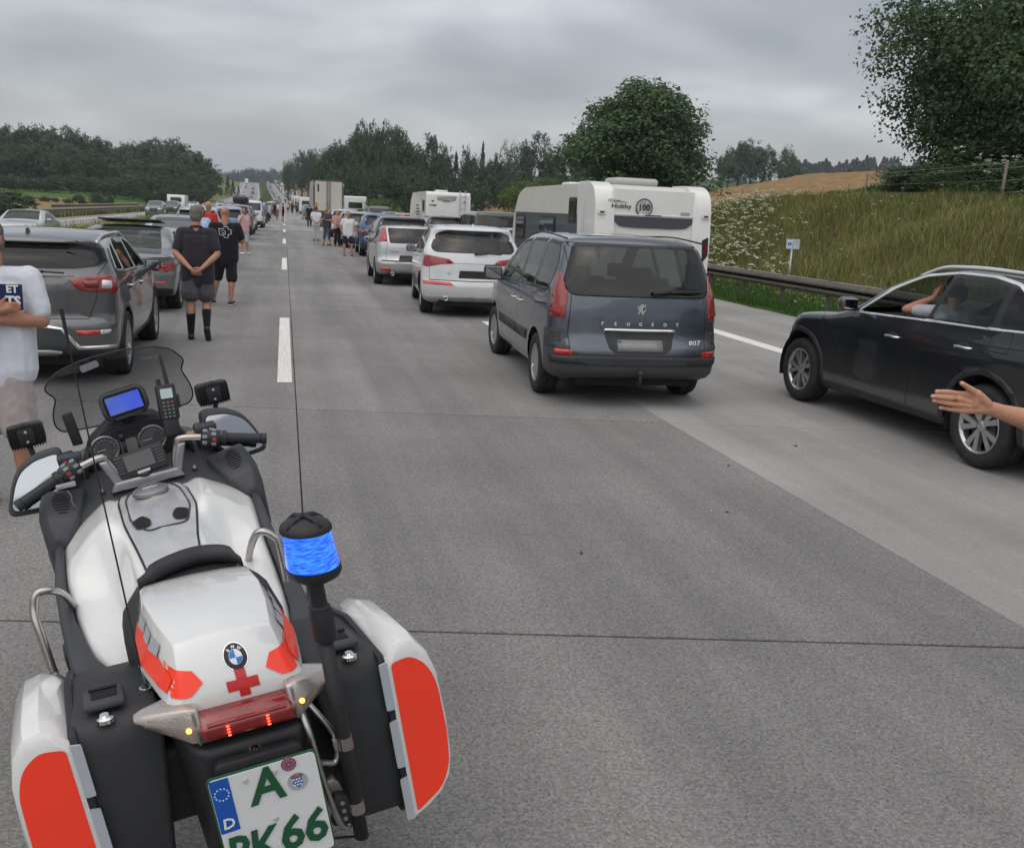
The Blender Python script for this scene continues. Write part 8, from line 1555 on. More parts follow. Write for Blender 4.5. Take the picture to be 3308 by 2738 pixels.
# ---- panniers
for s_ in (-1, 1):
    bm = bmesh.new(); sec = []
    for y, sc_, dz in ((-.405, .93, -.008), (-.392, .99, 0), (-.34, 1, .004), (-.2, 1, -.012), (-.05, .99, -.035), (.07, .95, -.07), (.13, .84, -.11)):
        prof = [(.352, .835), (.372, .862), (.40, .876), (.435, .866), (.463, .828), (.480, .76), (.487, .64), (.484, .52), (.470, .455), (.44, .41), (.40, .38), (.352, .355)]
        c_ = Vector((.352, .60)); sec.append([(s_*(c_.x+(x-c_.x)*sc_), y, c_.y+(z-c_.y)*(sc_ if sc_ < .99 else 1)+dz*(1 if z > .6 else .0)) for x, z in prof])
    loft(bm, sec); bevel_sharp(bm, .010, 35, 3); pt_ = BVH(bm); wsh = bk('pannier_lid', bm, BW, angle=60)
    org_ = rpoly([(s_*.362, .826), (s_*.412, .836), (s_*.452, .802), (s_*.471, .742), (s_*.476, .60), (s_*.469, .50), (s_*.441, .436), (s_*.362, .385)], [.012, .02, .03, .03, .02, .03, .03, .012])
    drape('orange_panel', org_, pt_, (0, -2, 0), (1, 0, 0), (0, 0, 1), (0, 1, 0), ORG, .0015, wsh)
    bm = bmesh.new(); prof = [(-.385, .42), (-.395, .79), (-.375, .835), (-.34, .85), (-.1, .82), (.08, .76), (.12, .68), (.12, .42), (.06, .36), (-.2, .37), (-.33, .36)]
    prism(bm, prof, s_*.165, s_*.350, 'YZ'); 
    for v in bm.verts:
        if v.co.z < .5 and abs(v.co.x) < .2: v.co.x = s_*.22
    bevel_sharp(bm, .016, 30, 3); bk('pannier_box', bm, PBX, angle=50)
    bm = bmesh.new(); sc2 = [[(s_*x, y, z) for y, z in ((-.402, .40), (-.405, .80), (-.385, .846), (-.1, .833), (.10, .765), (.11, .42), (.0, .36), (-.33, .345))] for x in (.336, .353)]; loft(bm, sc2); bevel_sharp(bm, .004, 30, 2); bk('pannier_seal', bm, BB)
    for z0, z1, x_ in ((.83, .70, .343), (.665, .53, .343), (.495, .37, .343)):
        bm = bmesh.new(); prism(bm, rpoly([(s_*(x_-.012), z0), (s_*(x_+.009), z0+.004), (s_*(x_+.009), z1), (s_*(x_-.012), z1)], .004), -.4085, -.404, 'XZ'); bk('reflective_strip', bm, RFS)
    e_ = empty('pannier_latch', (0, 0, 0)); e_.parent = BIKE
    bm = bmesh.new(); box(bm, (s_*.27, -.29, .862-.0), (.085, .10, .018), .008, rot=Matrix.Rotation(R(-7), 4, 'X')); bk('latch_plate', bm, BG, e_)
    bm = bmesh.new(); box(bm, (s_*.268, -.285, .868), (.055, .05, .012), .004, rot=Matrix.Rotation(R(-7), 4, 'X')); bk('latch_recess', bm, DARK, e_)
    bm = bmesh.new(); tube(bm, [(s_*.268-.03, -.262, .876), (s_*.268+.03, -.262, .876)], .006, 8); bk('latch_bar', bm, BB, e_)
    bm = bmesh.new(); lathe(bm, [(.0001, .012), (.009, .012), (.012, .006), (.018, .004), (.020, -.004)], 'Z', 20, (s_*.275, -.365, .852)); bk('pannier_lock', bm, CHROME, angle=40)
    # crash bar loops beside the footrests
    rr = [(.26, .30, .55), (.38, .28, .60), (.405, .33, .80), (.405, .36, .87), (.385, .37, .91), (.345, .38, .90), (.32, .45, .84), (.30, .55, .70)] if s_ < 0 else [(.20, .28, .60), (.27, .30, .72), (.285, .34, .87), (.275, .35, .905), (.245, .36, .925), (.22, .38, .90), (.20, .45, .80), (.2, .55, .66)]
    bm = bmesh.new(); tube(bm, smoothpath([(s_*x, y, z) for x, y, z in rr], 6), .0115, 10); bk('crash_bar', bm, STL, smooth=True)
    bm = bmesh.new(); box(bm, (s_*.33, .22, .60), (.05, .10, .09), .015); bk('crash_bar_mount', bm, GMT)
# chrome guard beside the plate, and the beacon
bm = bmesh.new(); tube(bm, smoothpath([(.118, -.46, .815), (.122, -.50, .76), (.126, -.51, .66), (.136, -.51, .56), (.148, -.505, .50), (.163, -.50, .485), (.17, -.49, .51), (.165, -.47, .55)], 6), .0085, 10); bk('guard_tube', bm, STL, smooth=True)
bm = bmesh.new(); tube(bm, smoothpath([(.135, -.45, .82), (.160, -.475, .775), (.178, -.485, .73), (.178, -.49, .69), (.165, -.495, .665), (.14, -.50, .675), (.127, -.505, .685)], 6), .0075, 10); bk('guard_loop', bm, STL, smooth=True)
bc = empty('beacon', (0, 0, 0)); bc.parent = BIKE; bx_, by_ = .207, -.50
bm = bmesh.new(); tube(bm, [(.190, by_, .445), (.196, by_, .75), (.200, by_, 1.0)], .0175, 16); bk('beacon_pole', bm, BB, bc, smooth=True)
bm = bmesh.new(); lathe(bm, [(.0001, .985), (.0255, .985), (.027, .99), (.027, 1.055), (.0245, 1.06), (.0245, 1.068), (.0195, 1.072), (.0195, 1.145), (.0001, 1.146)], 'Z', 24, (.2015, by_, 0)); bk('pole_collar', bm, BB, bc, angle=40)
for zz, xx in ((.715, .1955), (.535, .192)):
    bm = bmesh.new(); lathe(bm, [(.0178, zz-.016), (.0195, zz-.016), (.0195, zz+.016), (.0178, zz+.016)], 'Z', 24, (xx, by_, 0), closed=True); box(bm, (xx-.021, by_+.002, zz), (.014, .016, .028), .003); bk('pole_clamp', bm, STL, bc, angle=40)
bm = bmesh.new(); box(bm, (.160, by_+.008, .535), (.05, .03, .085), .010, rot=Matrix.Rotation(R(12), 4, 'Y')); bk('clamp_bracket', bm, BB, bc)
for dz in (-.022, .0, .022): bm = bmesh.new(); lathe(bm, [(.0001, by_-.011), (.0055, by_-.010), (.006, by_-.004)], 'Y', 10, (.160, 0, .537+dz)); bk('bracket_bolt', bm, GMT, bc)
bm = bmesh.new(); lathe(bm, [(.0001, 1.13), (.035, 1.133), (.055, 1.145), (.060, 1.155), (.060, 1.168), (.0001, 1.169)], 'Z', 32, (bx_, by_, 0)); bk('beacon_base', bm, BB, bc, angle=40)
bm = bmesh.new(); pr = [(.0001, 1.167)]
for k in range(25): z = 1.168+.0036*k; pr.append((.0575-.006*(k/24)+(.0007 if k % 2 else -.0004), z))
pr.append((.0001, 1.255)); lathe(bm, pr, 'Z', 40, (bx_, by_, 0)); bl_ = bk('beacon_lens', bm, BLUL, bc, smooth=True)
bm = bmesh.new(); lathe(bm, [(.0001, 1.282), (.02, 1.281), (.040, 1.275), (.052, 1.266), (.056, 1.258), (.056, 1.252), (.0001, 1.2515)], 'Z', 32, (bx_, by_, 0)); bk('beacon_cap', bm, BB, bc, angle=40)
for k in range(4): a = .5+k*math.pi/2; bm = bmesh.new(); tube(bm, [(bx_, by_, 1.283), (bx_+.028*math.cos(a), by_+.028*math.sin(a), 1.281), (bx_+.050*math.cos(a), by_+.050*math.sin(a), 1.267)], [.0085, .006, .004], 8); bk('cap_rib', bm, BB, bc, smooth=True)
bm = bmesh.new(); tube(bm, smoothpath([(.19, by_, .445), (.17, by_+.03, .43), (.12, by_+.06, .425), (.06, by_+.08, .45)], 5), .0035, 6); bk('cable', bm, BLK, bc)
# whip aerial on the left bracket
ae = empty('aerial', (0, 0, 0)); ae.parent = BIKE
bm = bmesh.new(); lathe(bm, [(.0001, .80), (.016, .80), (.017, .822), (.013, .83), (.0125, .84), (.008, .846), (.0001, .85)], 'Z', 16, (-.182, -.25, 0)); bk('aerial_base', bm, BB, ae, angle=30)
bm = bmesh.new(); lathe(bm, [(.0001, .836), (.0135, .837), (.0135, .843), (.0001, .845)], 'Z', 16, (-.182, -.25, 0)); tube(bm, [(-.182, -.25, .84), (-.181, -.25, .90)], .0035, 8); bk('aerial_spring', bm, CHROME, ae)
bm = bmesh.new(); tube(bm, [(-.181, -.25, .89), (-.172, -.25, 1.1), (-.160, -.25, 1.40), (-.148, -.25, 1.66)], [.0023, .0021, .0018, .0016], 7); tube(bm, [(-.1487, -.25, 1.645), (-.1435, -.25, 1.74)], [.0028, .0042], 8); bk('whip', bm, BLK, ae)
bm = bmesh.new(); box(bm, (-.15, -.27, .79), (.11, .05, .005), .001); bk('aerial_bracket', bm, STL, ae)
# ---- fairing
bm = bmesh.new(); sec = []
for y, w_, z0, z1, c in ((.80, .335, .74, .905, .25), (.88, .352, .70, .955, .24), (.96, .356, .67, .99, .22), (1.08, .335, .62, 1.02, .2), (1.2, .30, .60, 1.06, .17), (1.34, .23, .62, 1.07, .12), (1.46, .13, .68, 1.02, .06), (1.52, .05, .76, .94, .02)):
    h = [(0, z1+.01), (c, z1), (w_*.9, z1-.03), (w_, z1-.09), (w_*1.0, (z0+z1)/2), (w_*.8, z0+.03), (w_*.5, z0), (0, z0-.01)]; sec.append([(x, y, z) for x, z in h]+[(-x, y, z) for x, z in h[1:-1][::-1]])
loft(bm, sec); bevel_sharp(bm, .02, 22); FT = BVH(bm); bk('fairing', bm, BG, angle=50)
for s_ in (-1, 1):
    bm = bmesh.new(); sec = []
    for y, x0, x1, z0, z1 in ((.97, .20, .355, .80, 1.035), (.90, .22, .362, .77, 1.01), (.83, .25, .358, .75, .975), (.79, .29, .345, .75, .92)): sec.append([(s_*x0, y, z1-.02), (s_*x1*.93, y, z1), (s_*x1, y, z1-.05), (s_*x1, y, z0), (s_*x0, y, z0)])
    loft(bm, sec); bevel_sharp(bm, .010, 25); ITR = BVH(bm); ip = bk('inner_panel', bm, BG, angle=50)
    IPT = None
    for k in range(8):
        hw = .026*math.sqrt(max(.05, 1-((k-3.5)/4)**2)); y_ = .855+.012*k
        drape('speaker_slot', [(s_*.285-hw, y_), (s_*.285+hw, y_), (s_*.285+hw, y_+.006), (s_*.285-hw, y_+.006)], ITR, (0, 0, 2), (1, 0, 0), (0, 1, 0), (0, 0, -1), DARK, .001, ip)
    bm = bmesh.new(); lathe(bm, [(.0001, .012), (.007, .012), (.010, .006), (.010, 0)], 'Z', 14, (s_*.155, .94, .99)); bk('screw', bm, GMT, angle=30)
    # mirrors in their hand guards
    e_ = empty('mirror', (0, 0, 0)); e_.parent = BIKE; MT = Matrix.Translation((0, 1.03, 1.05)) @ Matrix.Rotation(R(-17), 4, 'X') @ Matrix.Diagonal((1, 1, 1.05, 1)) @ Matrix.Translation((0, -1.03, -1.05))
    out_ = [(.245, 1.155), (.33, 1.145), (.385, 1.115), (.415, 1.07), (.448, .985), (.440, .962), (.34, .955), (.30, .975), (.262, 1.03), (.24, 1.10)]
    if s_ > 0: out_ = [(x-.018, z+.008) for x, z in out_]
    bm = bmesh.new(); prism(bm, rpoly([(s_*x, z) for x, z in out_], .025), 1.02, 1.09, 'XZ'); bevel_sharp(bm, .014, 40); bmesh.ops.transform(bm, matrix=MT, verts=bm.verts); bk('mirror_housing', bm, BG, e_, angle=50)
    gl_ = rpoly([(s_*(x*.86+.046), 1.06+(z-1.06)*.78-.006) for x, z in out_], .02)
    bm = bmesh.new(); prism(bm, grow(gl_, .005), 1.0165, 1.025, 'XZ', bev=.003); bmesh.ops.transform(bm, matrix=MT, verts=bm.verts); bk('mirror_bezel', bm, BB, e_); bm = bmesh.new(); prism(bm, gl_, 1.0145, 1.0165, 'XZ'); bmesh.ops.transform(bm, matrix=MT, verts=bm.verts); bk('mirror_glass', bm, MIRG, e_)
    bm = bmesh.new(); loft(bm, [[(s_*.20, 1.06, 1.0), (s_*.20, 1.14, 1.0), (s_*.20, 1.14, 1.10), (s_*.20, 1.06, 1.10)], [(s_*.30, 1.05, 1.0), (s_*.30, 1.09, 1.0), (s_*.30, 1.09, 1.12), (s_*.30, 1.05, 1.12)]]); bevel_sharp(bm, .01, 30); bk('mirror_arm', bm, BG, e_)
    # ribbed spotlights
    f_ = empty('spotlight', (0, 0, 0)); f_.parent = BIKE; sx, sz = (s_*.295+(-.04 if s_ < 0 else 0), 1.20)
    bm = bmesh.new(); prism(bm, rrect(.115, .076, .016, cx=sx, cy=sz), 1.10, 1.155, 'XZ', bev=.006); bk('spotlight_body', bm, BB, f_)
    for k in range(13): bm = bmesh.new(); x = sx-.052+.0087*k; box(bm, (x, 1.112, sz), (.0032, .045, .088-.012*abs(k-6)/6), .001); bk('cooling_fin', bm, BB, f_)
    bm = bmesh.new(); box(bm, (sx, 1.088, sz), (.05, .006, .055), .006); bk('spotlight_back', bm, BB, f_)
    for dz in (-.018, .018): bm = bmesh.new(); lathe(bm, [(.0001, 1.082), (.005, 1.083), (.0055, 1.088)], 'Y', 10, (sx, 0, sz+dz)); bk('spotlight_bolt', bm, CHROME, f_)
    bm = bmesh.new(); tube(bm, [(sx, 1.11, sz-.03), (sx-s_*.005, 1.10, 1.12)], .009, 8); bk('spotlight_foot', bm, BB, f_)
    # boxer cylinders and side light drop below the panels
    bm = bmesh.new(); lathe(bm, [(.0001, s_*.40), (.05, s_*.395), (.068, s_*.37), (.07, s_*.22), (.05, s_*.15)], 'X', 20, (0, .80, .50)); bk('cylinder_head', bm, BB, angle=30)
    bm = bmesh.new(); lathe(bm, [(.0001, s_*.365), (.035, s_*.362), (.045, s_*.34), (.045, s_*.28)], 'X', 18, (0, .93, .82)); bk('side_lamp_housing', bm, BB, angle=30)
# windscreen: curved clear sheet with dark rim
scr = [(-.225, 1.165), (-.245, 1.20), (-.238, 1.25), (-.215, 1.30), (-.245, 1.335), (-.235, 1.36), (-.19, 1.395), (-.10, 1.415), (.02, 1.422), (.13, 1.415), (.185, 1.395), (.225, 1.345), (.205, 1.31), (.228, 1.25), (.235, 1.20), (.215, 1.165), (.10, 1.15), (-.10, 1.15)]
def scrpt(x, z): return (x, 1.23-.45*(z-1.15)*.9-1.3*x*x*.6+0, z)
bm = bmesh.new(); f = bm.faces.new([bm.verts.new((x, 0, z)) for x, z in rpoly(scr, .02, 3)])
for k in range(1, 26): bmesh.ops.bisect_plane(bm, geom=bm.verts[:]+bm.edges[:]+bm.faces[:], plane_co=(-.25+k*.02, 0, 0), plane_no=(1, 0, 0))
for k in range(1, 7): bmesh.ops.bisect_plane(bm, geom=bm.verts[:]+bm.edges[:]+bm.faces[:], plane_co=(0, 0, 1.15+k*.04), plane_no=(0, 0, 1))
for v in bm.verts: v.co = Vector(scrpt(v.co.x, v.co.z))
ws = bk('windscreen', bm, SCREEN, angle=60)
bm = bmesh.new(); tube(bm, [scrpt(x, z) for x, z in rpoly(scr, .02, 3)], .0028, 6, closed=True); bk('windscreen_edge', bm, BLK, ws)
bm = bmesh.new(); f = bm.faces.new([bm.verts.new(Vector(scrpt(x, z))-Vector((0, .004, 0))) for x, z in rpoly([(-.12, 1.395), (-.06, 1.405), (-.055, 1.38), (-.115, 1.368)], .006)]); bk('screen_sticker', bm, mat('frosted_sticker', (.30, .31, .33), .6), ws)
# cockpit
bm = bmesh.new(); sec = [[(x, y+dy, z+dz) for dy, dz in ((-.02, -.05), (-.015, 0), (.04, .01), (.05, -.05))] for x, y, z in ((-.19, 1.06, 1.06), (-.15, 1.11, 1.13), (-.08, 1.13, 1.175), (0, 1.13, 1.185), (.08, 1.13, 1.175), (.14, 1.11, 1.13), (.18, 1.06, 1.06))]; loft(bm, sec); bevel_sharp(bm, .008, 25); bk('dash_cowl', bm, BB, angle=50)
bm = bmesh.new(); sec = [[(x, y, z) for x in (-.18, .17)] for y, z in ()]
prism(bm, rpoly([(-.18, 1.02), (.17, 1.02), (.155, 1.12), (.08, 1.165), (-.09, 1.165), (-.165, 1.12)], .03), 1.085, 1.12, 'XZ', bev=.006); bk('dashboard', bm, BB)
FACE = mat('gauge_face', (.16, .165, .17), .35, coat=.7)
for gx in (-.108, .052):
    g_ = empty('gauge', (0, 0, 0)); g_.parent = BIKE
    bm = bmesh.new(); lathe(bm, [(.040, 1.086), (.044, 1.078), (.049, 1.08), (.051, 1.088)], 'Y', 32, (gx, 0, 1.095), cap=False); bk('gauge_bezel', bm, GMT, g_, smooth=True); bm = bmesh.new(); lathe(bm, [(.0001, 1.0835), (.041, 1.0835)], 'Y', 28, (gx, 0, 1.095)); bk('gauge_face', bm, FACE, g_)
    for k in range(13): a = R(220-k*20); bm = bmesh.new(); tube(bm, [(gx+.032*math.cos(a), 1.083, 1.095+.032*math.sin(a)), (gx+.037*math.cos(a), 1.083, 1.095+.037*math.sin(a))], .0006, 4); bk('gauge_tick', bm, WHITE, g_)
    bm = bmesh.new(); tube(bm, [(gx, 1.082, 1.095), (gx-.028, 1.082, 1.093)], .0009, 4); bk('gauge_needle', bm, WHITE, g_)
bm = bmesh.new(); prism(bm, rrect(.055, .06, .006, cx=-.028, cy=1.085), 1.078, 1.086, 'XZ'); bk('info_display', bm, mat('lcd', (.20, .21, .20), .3, coat=.8))
bm = bmesh.new(); prism(bm, rrect(.10, .022, .008, cx=-.028, cy=1.140), 1.078, 1.086, 'XZ'); bk('warning_lamps', bm, ACRYL)
bm = bmesh.new(); tube(bm, [(-.045, 1.05, 1.05), (-.047, 1.05, 1.13)], .007, 8); tube(bm, [(-.047, 1.05, 1.12), (-.047, 1.05, 1.145)], .009, 10); bk('short_aerial', bm, BB, smooth=True)
nv = empty('navigation_screen', (0, 0, 0)); nv.parent = BIKE; RN = Matrix.Translation((-.01, 1.08, 1.245)) @ Matrix.Rotation(R(-6), 4, 'Y') @ Matrix.Rotation(R(-12), 4, 'X')
for nm_, wx, wz, r_, y0, y1, mm, bv in (('navigation_case', .158, .105, .035, -.02, .03, BB, .008), ('case_rim', .150, .098, .032, -.026, -.016, BG, .004), ('screen_recess', .132, .082, .018, -.028, -.022, DARK, .0), ('screen', .114, .062, .003, -.0305, -.027, None, 0)):
    bm = bmesh.new(); prism(bm, rrect(wx, wz, r_, 6), y0, y1, 'XZ', bev=bv); bmesh.ops.transform(bm, matrix=RN, verts=bm.verts)
    if mm is None:
        m_, t_, p_ = nmat('blue_screen'); N_, L_ = t_.nodes, t_.links; tcn = N_.new('ShaderNodeTexCoord'); gr = N_.new('ShaderNodeTexNoise'); gr.inputs['Scale'].default_value = 9; L_.new(tcn.outputs['Object'], gr.inputs[0]); rp_ = N_.new('ShaderNodeValToRGB'); L_.new(gr.outputs[0], rp_.inputs[0]); rp_.color_ramp.elements[0].position = .35; rp_.color_ramp.elements[0].color = (.02, .08, .75, 1); rp_.color_ramp.elements[1].position = .7; rp_.color_ramp.elements[1].color = (.10, .16, .38, 1)
        L_.new(rp_.outputs[0], p_.inputs['Emission Color']); p_.inputs['Emission Strength'].default_value = .75; p_.inputs['Base Color'].default_value = (.02, .02, .03, 1); p_.inputs['Roughness'].default_value = .15; mm = m_
    bk(nm_, bm, mm, nv)
bm = bmesh.new(); tube(bm, [(-.01, 1.10, 1.20), (-.01, 1.11, 1.15)], .014, 8); bk('navigation_stem', bm, BB, nv)
rd = empty('radio_handset', (0, 0, 0)); rd.parent = BIKE; RR = Matrix.Translation((.122, 1.0, 1.21)) @ Matrix.Rotation(R(5), 4, 'Y') @ Matrix.Rotation(R(-14), 4, 'X')
def rdp(name, fn, m): bm = bmesh.new(); fn(bm); bmesh.ops.transform(bm, matrix=RR, verts=bm.verts); bk(name, bm, m, rd)
rdp('radio_body', lambda b: (box(b, (0, 0, .02), (.066, .034, .125), .008), box(b, (0, .002, -.06), (.054, .03, .08), .007), box(b, (.036, 0, .02), (.012, .022, .05), .004)), BB)
rdp('radio_screen', lambda b: prism(b, rrect(.040, .034, .003, cx=0, cy=.050), -.0195, -.016, 'XZ'), mat('radio_lcd', (.36, .42, .44), .3, emit=(.5, .6, .62), es=.12))
rdp('radio_aerial', lambda b: (tube(b, [(.010, 0, .08), (.004, 0, .165)], [.0075, .0052], 8), tube(b, [(.0045, 0, .15), (.002, 0, .185)], .006, 8)), BLK); rdp('radio_knob', lambda b: tube(b, [(-.018, 0, .08), (-.019, 0, .103)], .008, 10), BB)
for r_ in range(5):
    for c_ in range(3): rdp('radio_key', lambda b: box(b, (-.014+.014*c_, -.018, .018-.0125*r_), (.0095, .005, .0075), .0015), mat('radio_key', (.11, .115, .12), .5) if not (r_ == 0 and c_ == 2) else REDL)
dp = empty('control_display', (0, 0, 0)); dp.parent = BIKE; RD = Matrix.Translation((-.013, .94, 1.062)) @ Matrix.Rotation(R(-6), 4, 'Y') @ Matrix.Rotation(R(-25), 4, 'X')
def dpp(name, fn, m): bm = bmesh.new(); fn(bm); bmesh.ops.transform(bm, matrix=RD, verts=bm.verts); bk(name, bm, m, dp)
dpp('display_case', lambda b: box(b, (0, 0, 0), (.172, .022, .088), .006), BB); dpp('display_glass', lambda b: prism(b, rrect(.094, .056, .003, cx=-.002, cy=.004), -.0135, -.010, 'XZ'), ACRYL)
for k in range(6):
    for sx in (-.068, .064): dpp('display_key', lambda b: box(b, (sx, -.012, .030-.0105*k), (.024, .005, .0075), .0015), BG)
dpp('display_label', lambda b: box(b, (.0, -.0115, -.036), (.042, .002, .009)), GALV)
# triple clamp, bars, grips and switch gear
bm = bmesh.new(); loft(bm, [[(x, y, z) for x, z in ((-.13, .985), (.12, .985), (.10, 1.02), (-.11, 1.02))] for y in (.90, .97)]); bevel_sharp(bm, .008, 30); bk('fork_bridge', bm, GMT, angle=50)
bm = bmesh.new(); lathe(bm, [(.0001, .012), (.020, .012), (.026, .008), (.027, 0)], 'Z', 22, (-.01, .925, 1.018)); bk('steering_nut', bm, BB, angle=30)
for s_ in (-1, 1):
    e_ = empty('handlebar', (0, 0, 0)); e_.parent = BIKE; G0, G1 = Vector((s_*.275, .905, 1.082)), Vector((s_*.41, .875, 1.032 if s_ < 0 else 1.050)); d = (G1-G0).normalized()
    bm = bmesh.new(); tube(bm, smoothpath([(s_*.09, .93, 1.02), (s_*.115, .935, 1.09), (s_*.14, .925, 1.112), G0], 5), .0125, 10); bk('bar', bm, STL, e_, smooth=True)
    bm = bmesh.new(); loft(bm, [[(s_*.075, .905, 1.0), (s_*.11, .905, 1.0), (s_*.11, .945, 1.0), (s_*.075, .945, 1.0)], [(s_*.115, .91, 1.098), (s_*.145, .91, 1.10), (s_*.145, .94, 1.10), (s_*.115, .94, 1.098)]]); bevel_sharp(bm, .008, 30); bk('riser', bm, GMT, e_)
    bm = bmesh.new(); n = 30; tube(bm, [G0+(G1-G0)*(k/n)*.86 for k in range(n+1)], [.0172+(.0012 if k % 2 else 0) for k in range(n+1)], 14); bk('grip', bm, BB, e_, smooth=True)
    bm = bmesh.new(); tube(bm, [G0+(G1-G0)*.86, G1], .0195, 16); bk('bar_end', bm, BB, e_, angle=40)
    bm = bmesh.new(); tube(bm, [G0+d*.004, G0-d*.012], .025, 16); bk('grip_flange', bm, BB, e_, angle=40)
    C0 = G0-d*.045; bm = bmesh.new(); tube(bm, [C0-d*.036, C0-d*.030, C0+d*.004, C0+d*.030], [.020, .027, .030, .024], 16); bk('switch_housing', bm, BB, e_, angle=35)
    KEY = mat('switch_grey', (.20, .21, .22), .45)
    for k, (u, a, m_) in enumerate([(-.022, 30, KEY), (-.022, 75, KEY), (-.022, 120, KEY), (.008, 20, KEY), (.008, 55, KEY), (.010, 92, REDL), (.008, 130, KEY), (-.002, 5, REDL if s_ < 0 else KEY)]):
        ax = d.cross(Vector((0, 0, 1))).normalized(); up = ax.cross(d).normalized()*1; q = Vector((0, -1, 0)); q = (q-d*q.dot(d)).normalized(); w2 = d.cross(q).normalized(); w2 = w2 if w2.z > 0 else -w2
        rad = q*math.sin(R(a))+w2*math.cos(R(a)); p = C0+d*u+rad*.0285; M_ = Matrix((d, rad.cross(d), rad)).transposed().to_4x4(); bm = bmesh.new(); box(bm, p, (.017, .013, .010), .003, rot=M_); bk('switch', bm, m_, e_)
    bm = bmesh.new(); tube(bm, smoothpath([C0+Vector((0, .03, -.005)), C0+Vector((s_*.02, .06, -.012)), G0+Vector((s_*.05, .055, -.02)), G1+Vector((-s_*.01, .045, -.015))], 5), [.008]*10+[.006]*6, 8); bk('lever', bm, GMT, e_, smooth=True)
    bm = bmesh.new(); box(bm, C0+Vector((-s_*.01, .045, .03)), (.075, .05, .026), .007); bk('brake_reservoir', bm, BG, e_)
bm = bmesh.new(); box(bm, (.18, .97, 1.105), (.05, .03, .022), .008); bk('fluid_window', bm, mat('amber_fluid', (.35, .20, .02), .2, coat=1))
# carabiner and phone mount ball on the left bar
bm = bmesh.new(); tube(bm, smoothpath([(-.255, .875, 1.045), (-.247, .87, 1.025), (-.250, .868, 1.005), (-.243, .866, .985)], 4), .0025, 5); bk('key_cord', bm, STL)
bm = bmesh.new(); box(bm, (-.255, .885, 1.060), (.062, .016, .018), .005); bk('clamp_plate', bm, GALV)
bm = bmesh.new(); loft(bm, [[(-.26, 1.0, 1.05), (-.21, 1.0, 1.05), (-.21, 1.05, 1.05), (-.26, 1.05, 1.05)], [(-.265, 1.0, 1.13), (-.205, 1.0, 1.135), (-.205, 1.05, 1.135), (-.265, 1.05, 1.13)]]); bevel_sharp(bm, .015, 30); bk('turn_knob', bm, BB, angle=50)
bm = bmesh.new(); loft(bm, [[(-.205, 1.13, 1.12), (-.17, 1.13, 1.12), (-.17, 1.16, 1.12), (-.205, 1.16, 1.12)], [(-.215, 1.14, 1.235), (-.18, 1.14, 1.24), (-.18, 1.155, 1.24), (-.215, 1.155, 1.235)]]); bevel_sharp(bm, .005, 30); bk('screen_bracket', bm, BB)
# running gear
for name_, y, w_ in (('rear_wheel', 0, .18), ('front_wheel', 1.485, .12)):
    e_ = empty(name_, (0, 0, 0)); e_.parent = BIKE; bm = bmesh.new(); n = 12; lathe(bm, [(.30-.095+.095*math.sin(math.pi*k/n)**.6+.0, -w_/2*math.cos(math.pi*k/n)) for k in range(n+1)], 'X', 36, (0, y, .30), cap=False); bk('tyre', bm, RUB, e_, smooth=True)
    bm = bmesh.new(); lathe(bm, [(.215, -w_*.4), (.20, -w_*.3), (.20, w_*.3), (.215, w_*.4)], 'X', 36, (0, y, .30), cap=False); lathe(bm, [(.05, -.05), (.05, .05)], 'X', 16, (0, y, .30)); [tube(bm, [(0, y+.04*math.cos(a), .3+.04*math.sin(a)), (0, y+.21*math.cos(a), .3+.21*math.sin(a))], .014, 6) for a in np.arange(5)*1.2566]; bk('rim', bm, ALLOY, e_)
for s_ in (-1, 1): bm = bmesh.new(); tube(bm, [(s_*.10, 1.30, .95), (s_*.10, 1.485, .30)], .026, 10); bk('fork_leg', bm, GMT, smooth=True)
bm = bmesh.new(); sec = [[(x, y, z) for x, z in ((-w_, .22), (w_, .22), (w_*1.1, z1), (-w_*1.1, z1))] for y, w_, z1 in ((.28, .15, .60), (.5, .22, .74), (.85, .24, .76), (1.1, .2, .72))]; loft(bm, sec); bevel_sharp(bm, .04, 30); bk('engine', bm, BB)
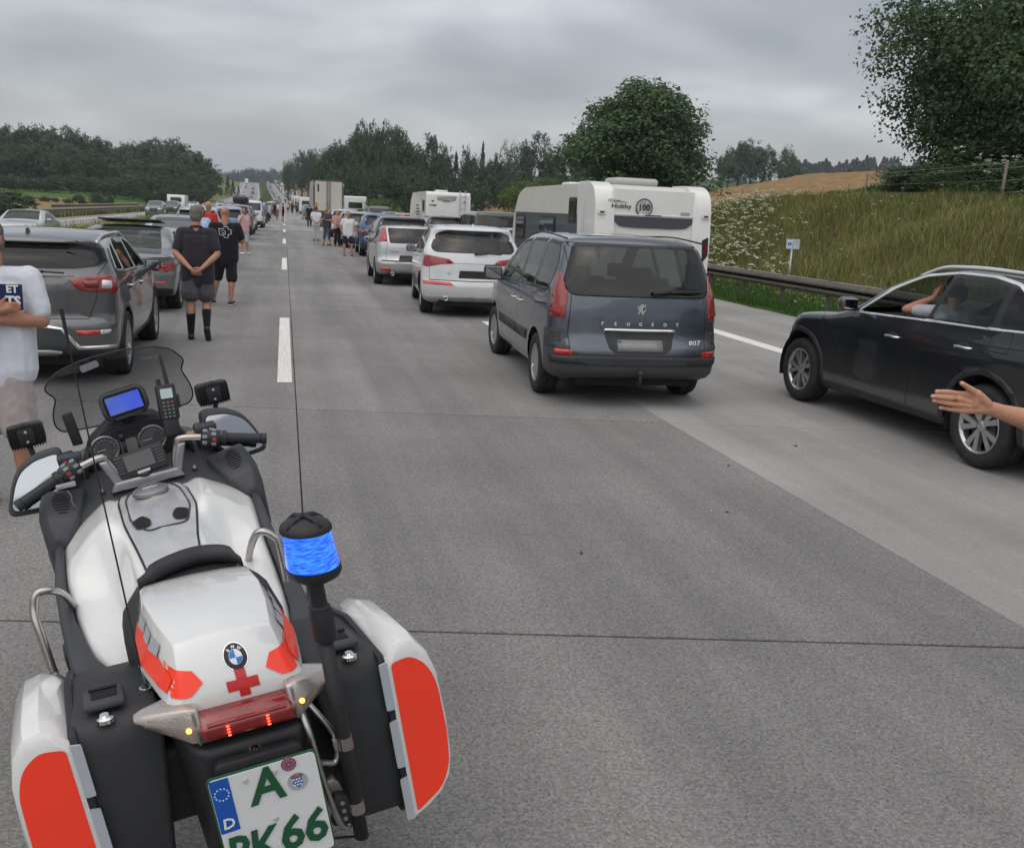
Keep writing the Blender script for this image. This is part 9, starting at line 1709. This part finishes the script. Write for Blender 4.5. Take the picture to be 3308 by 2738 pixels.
bm = bmesh.new(); tube(bm, [(-.10, .45, .22), (-.17, .42, .0)], .012, 8); bm.verts.ensure_lookup_table(); bk('side_stand', bm, STL)
bm = bmesh.new(); tube(bm, smoothpath([(.14, .5, .28), (.2, .2, .30), (.22, -.15, .36)], 4), [.03]*4+[.055]*5, 14); bk('silencer', bm, STL, smooth=True)
# ---------------------------------------------------------------- litter and patches on the slabs
LF = mat('dry_leaf', (.07, .05, .03), .8); LW = mat('pale_scrap', (.5, .49, .45), .8)
for x, y, l, m, lab in [(1.68, 4.95, .06, LF, 'small dark leaf lying alone on the middle lane slab'), (2.93, 5.6, .05, LF, 'small dark leaf beside the pale scrap on the road'), (2.82, 5.62, .04, LW, 'pale scrap of paper on the middle lane slab'), (.35, 5.75, .03, LW, 'tiny white scrap near the lane joint'), (4.45, 7.35, .07, LF, 'small twig in front of the black SUV'), (3.5, 6.75, .05, LF, 'dark leaf on the joint between the lanes')]:
    bm = bmesh.new(); a = random.uniform(0, 3); l *= .6; P = [(l*math.cos(t)*.5, l*math.sin(t)*.22, .006+.006*math.sin(3*t)) for t in np.linspace(0, 2*math.pi, 8)[:-1]]
    bm.faces.new([bm.verts.new(p) for p in P]); bmesh.ops.solidify(bm, geom=bm.faces[:], thickness=.002); o = bmobj('leaf' if m is LF else 'paper_scrap', bm, m); o.location = (x, y, .001); o.rotation_euler = (0, 0, a); tag(o, lab, 'leaf' if m is LF else 'litter')
# ---------------------------------------------------------------- thin air towards the distant woods
bm = bmesh.new(); box(bm, (100, 2400, 70), (2100, 5150, 190)); hz_ = bpy.data.materials.new('air'); hz_.use_nodes = True; _n = hz_.node_tree; _n.nodes.clear(); _o = _n.nodes.new('ShaderNodeOutputMaterial'); _v = _n.nodes.new('ShaderNodeVolumePrincipled')
_v.inputs['Color'].default_value = (.80, .88, 1, 1); _v.inputs['Density'].default_value = .00022; _n.links.new(_v.outputs[0], _o.inputs['Volume']); tag(bmobj('haze', bm, hz_), kind='stuff')
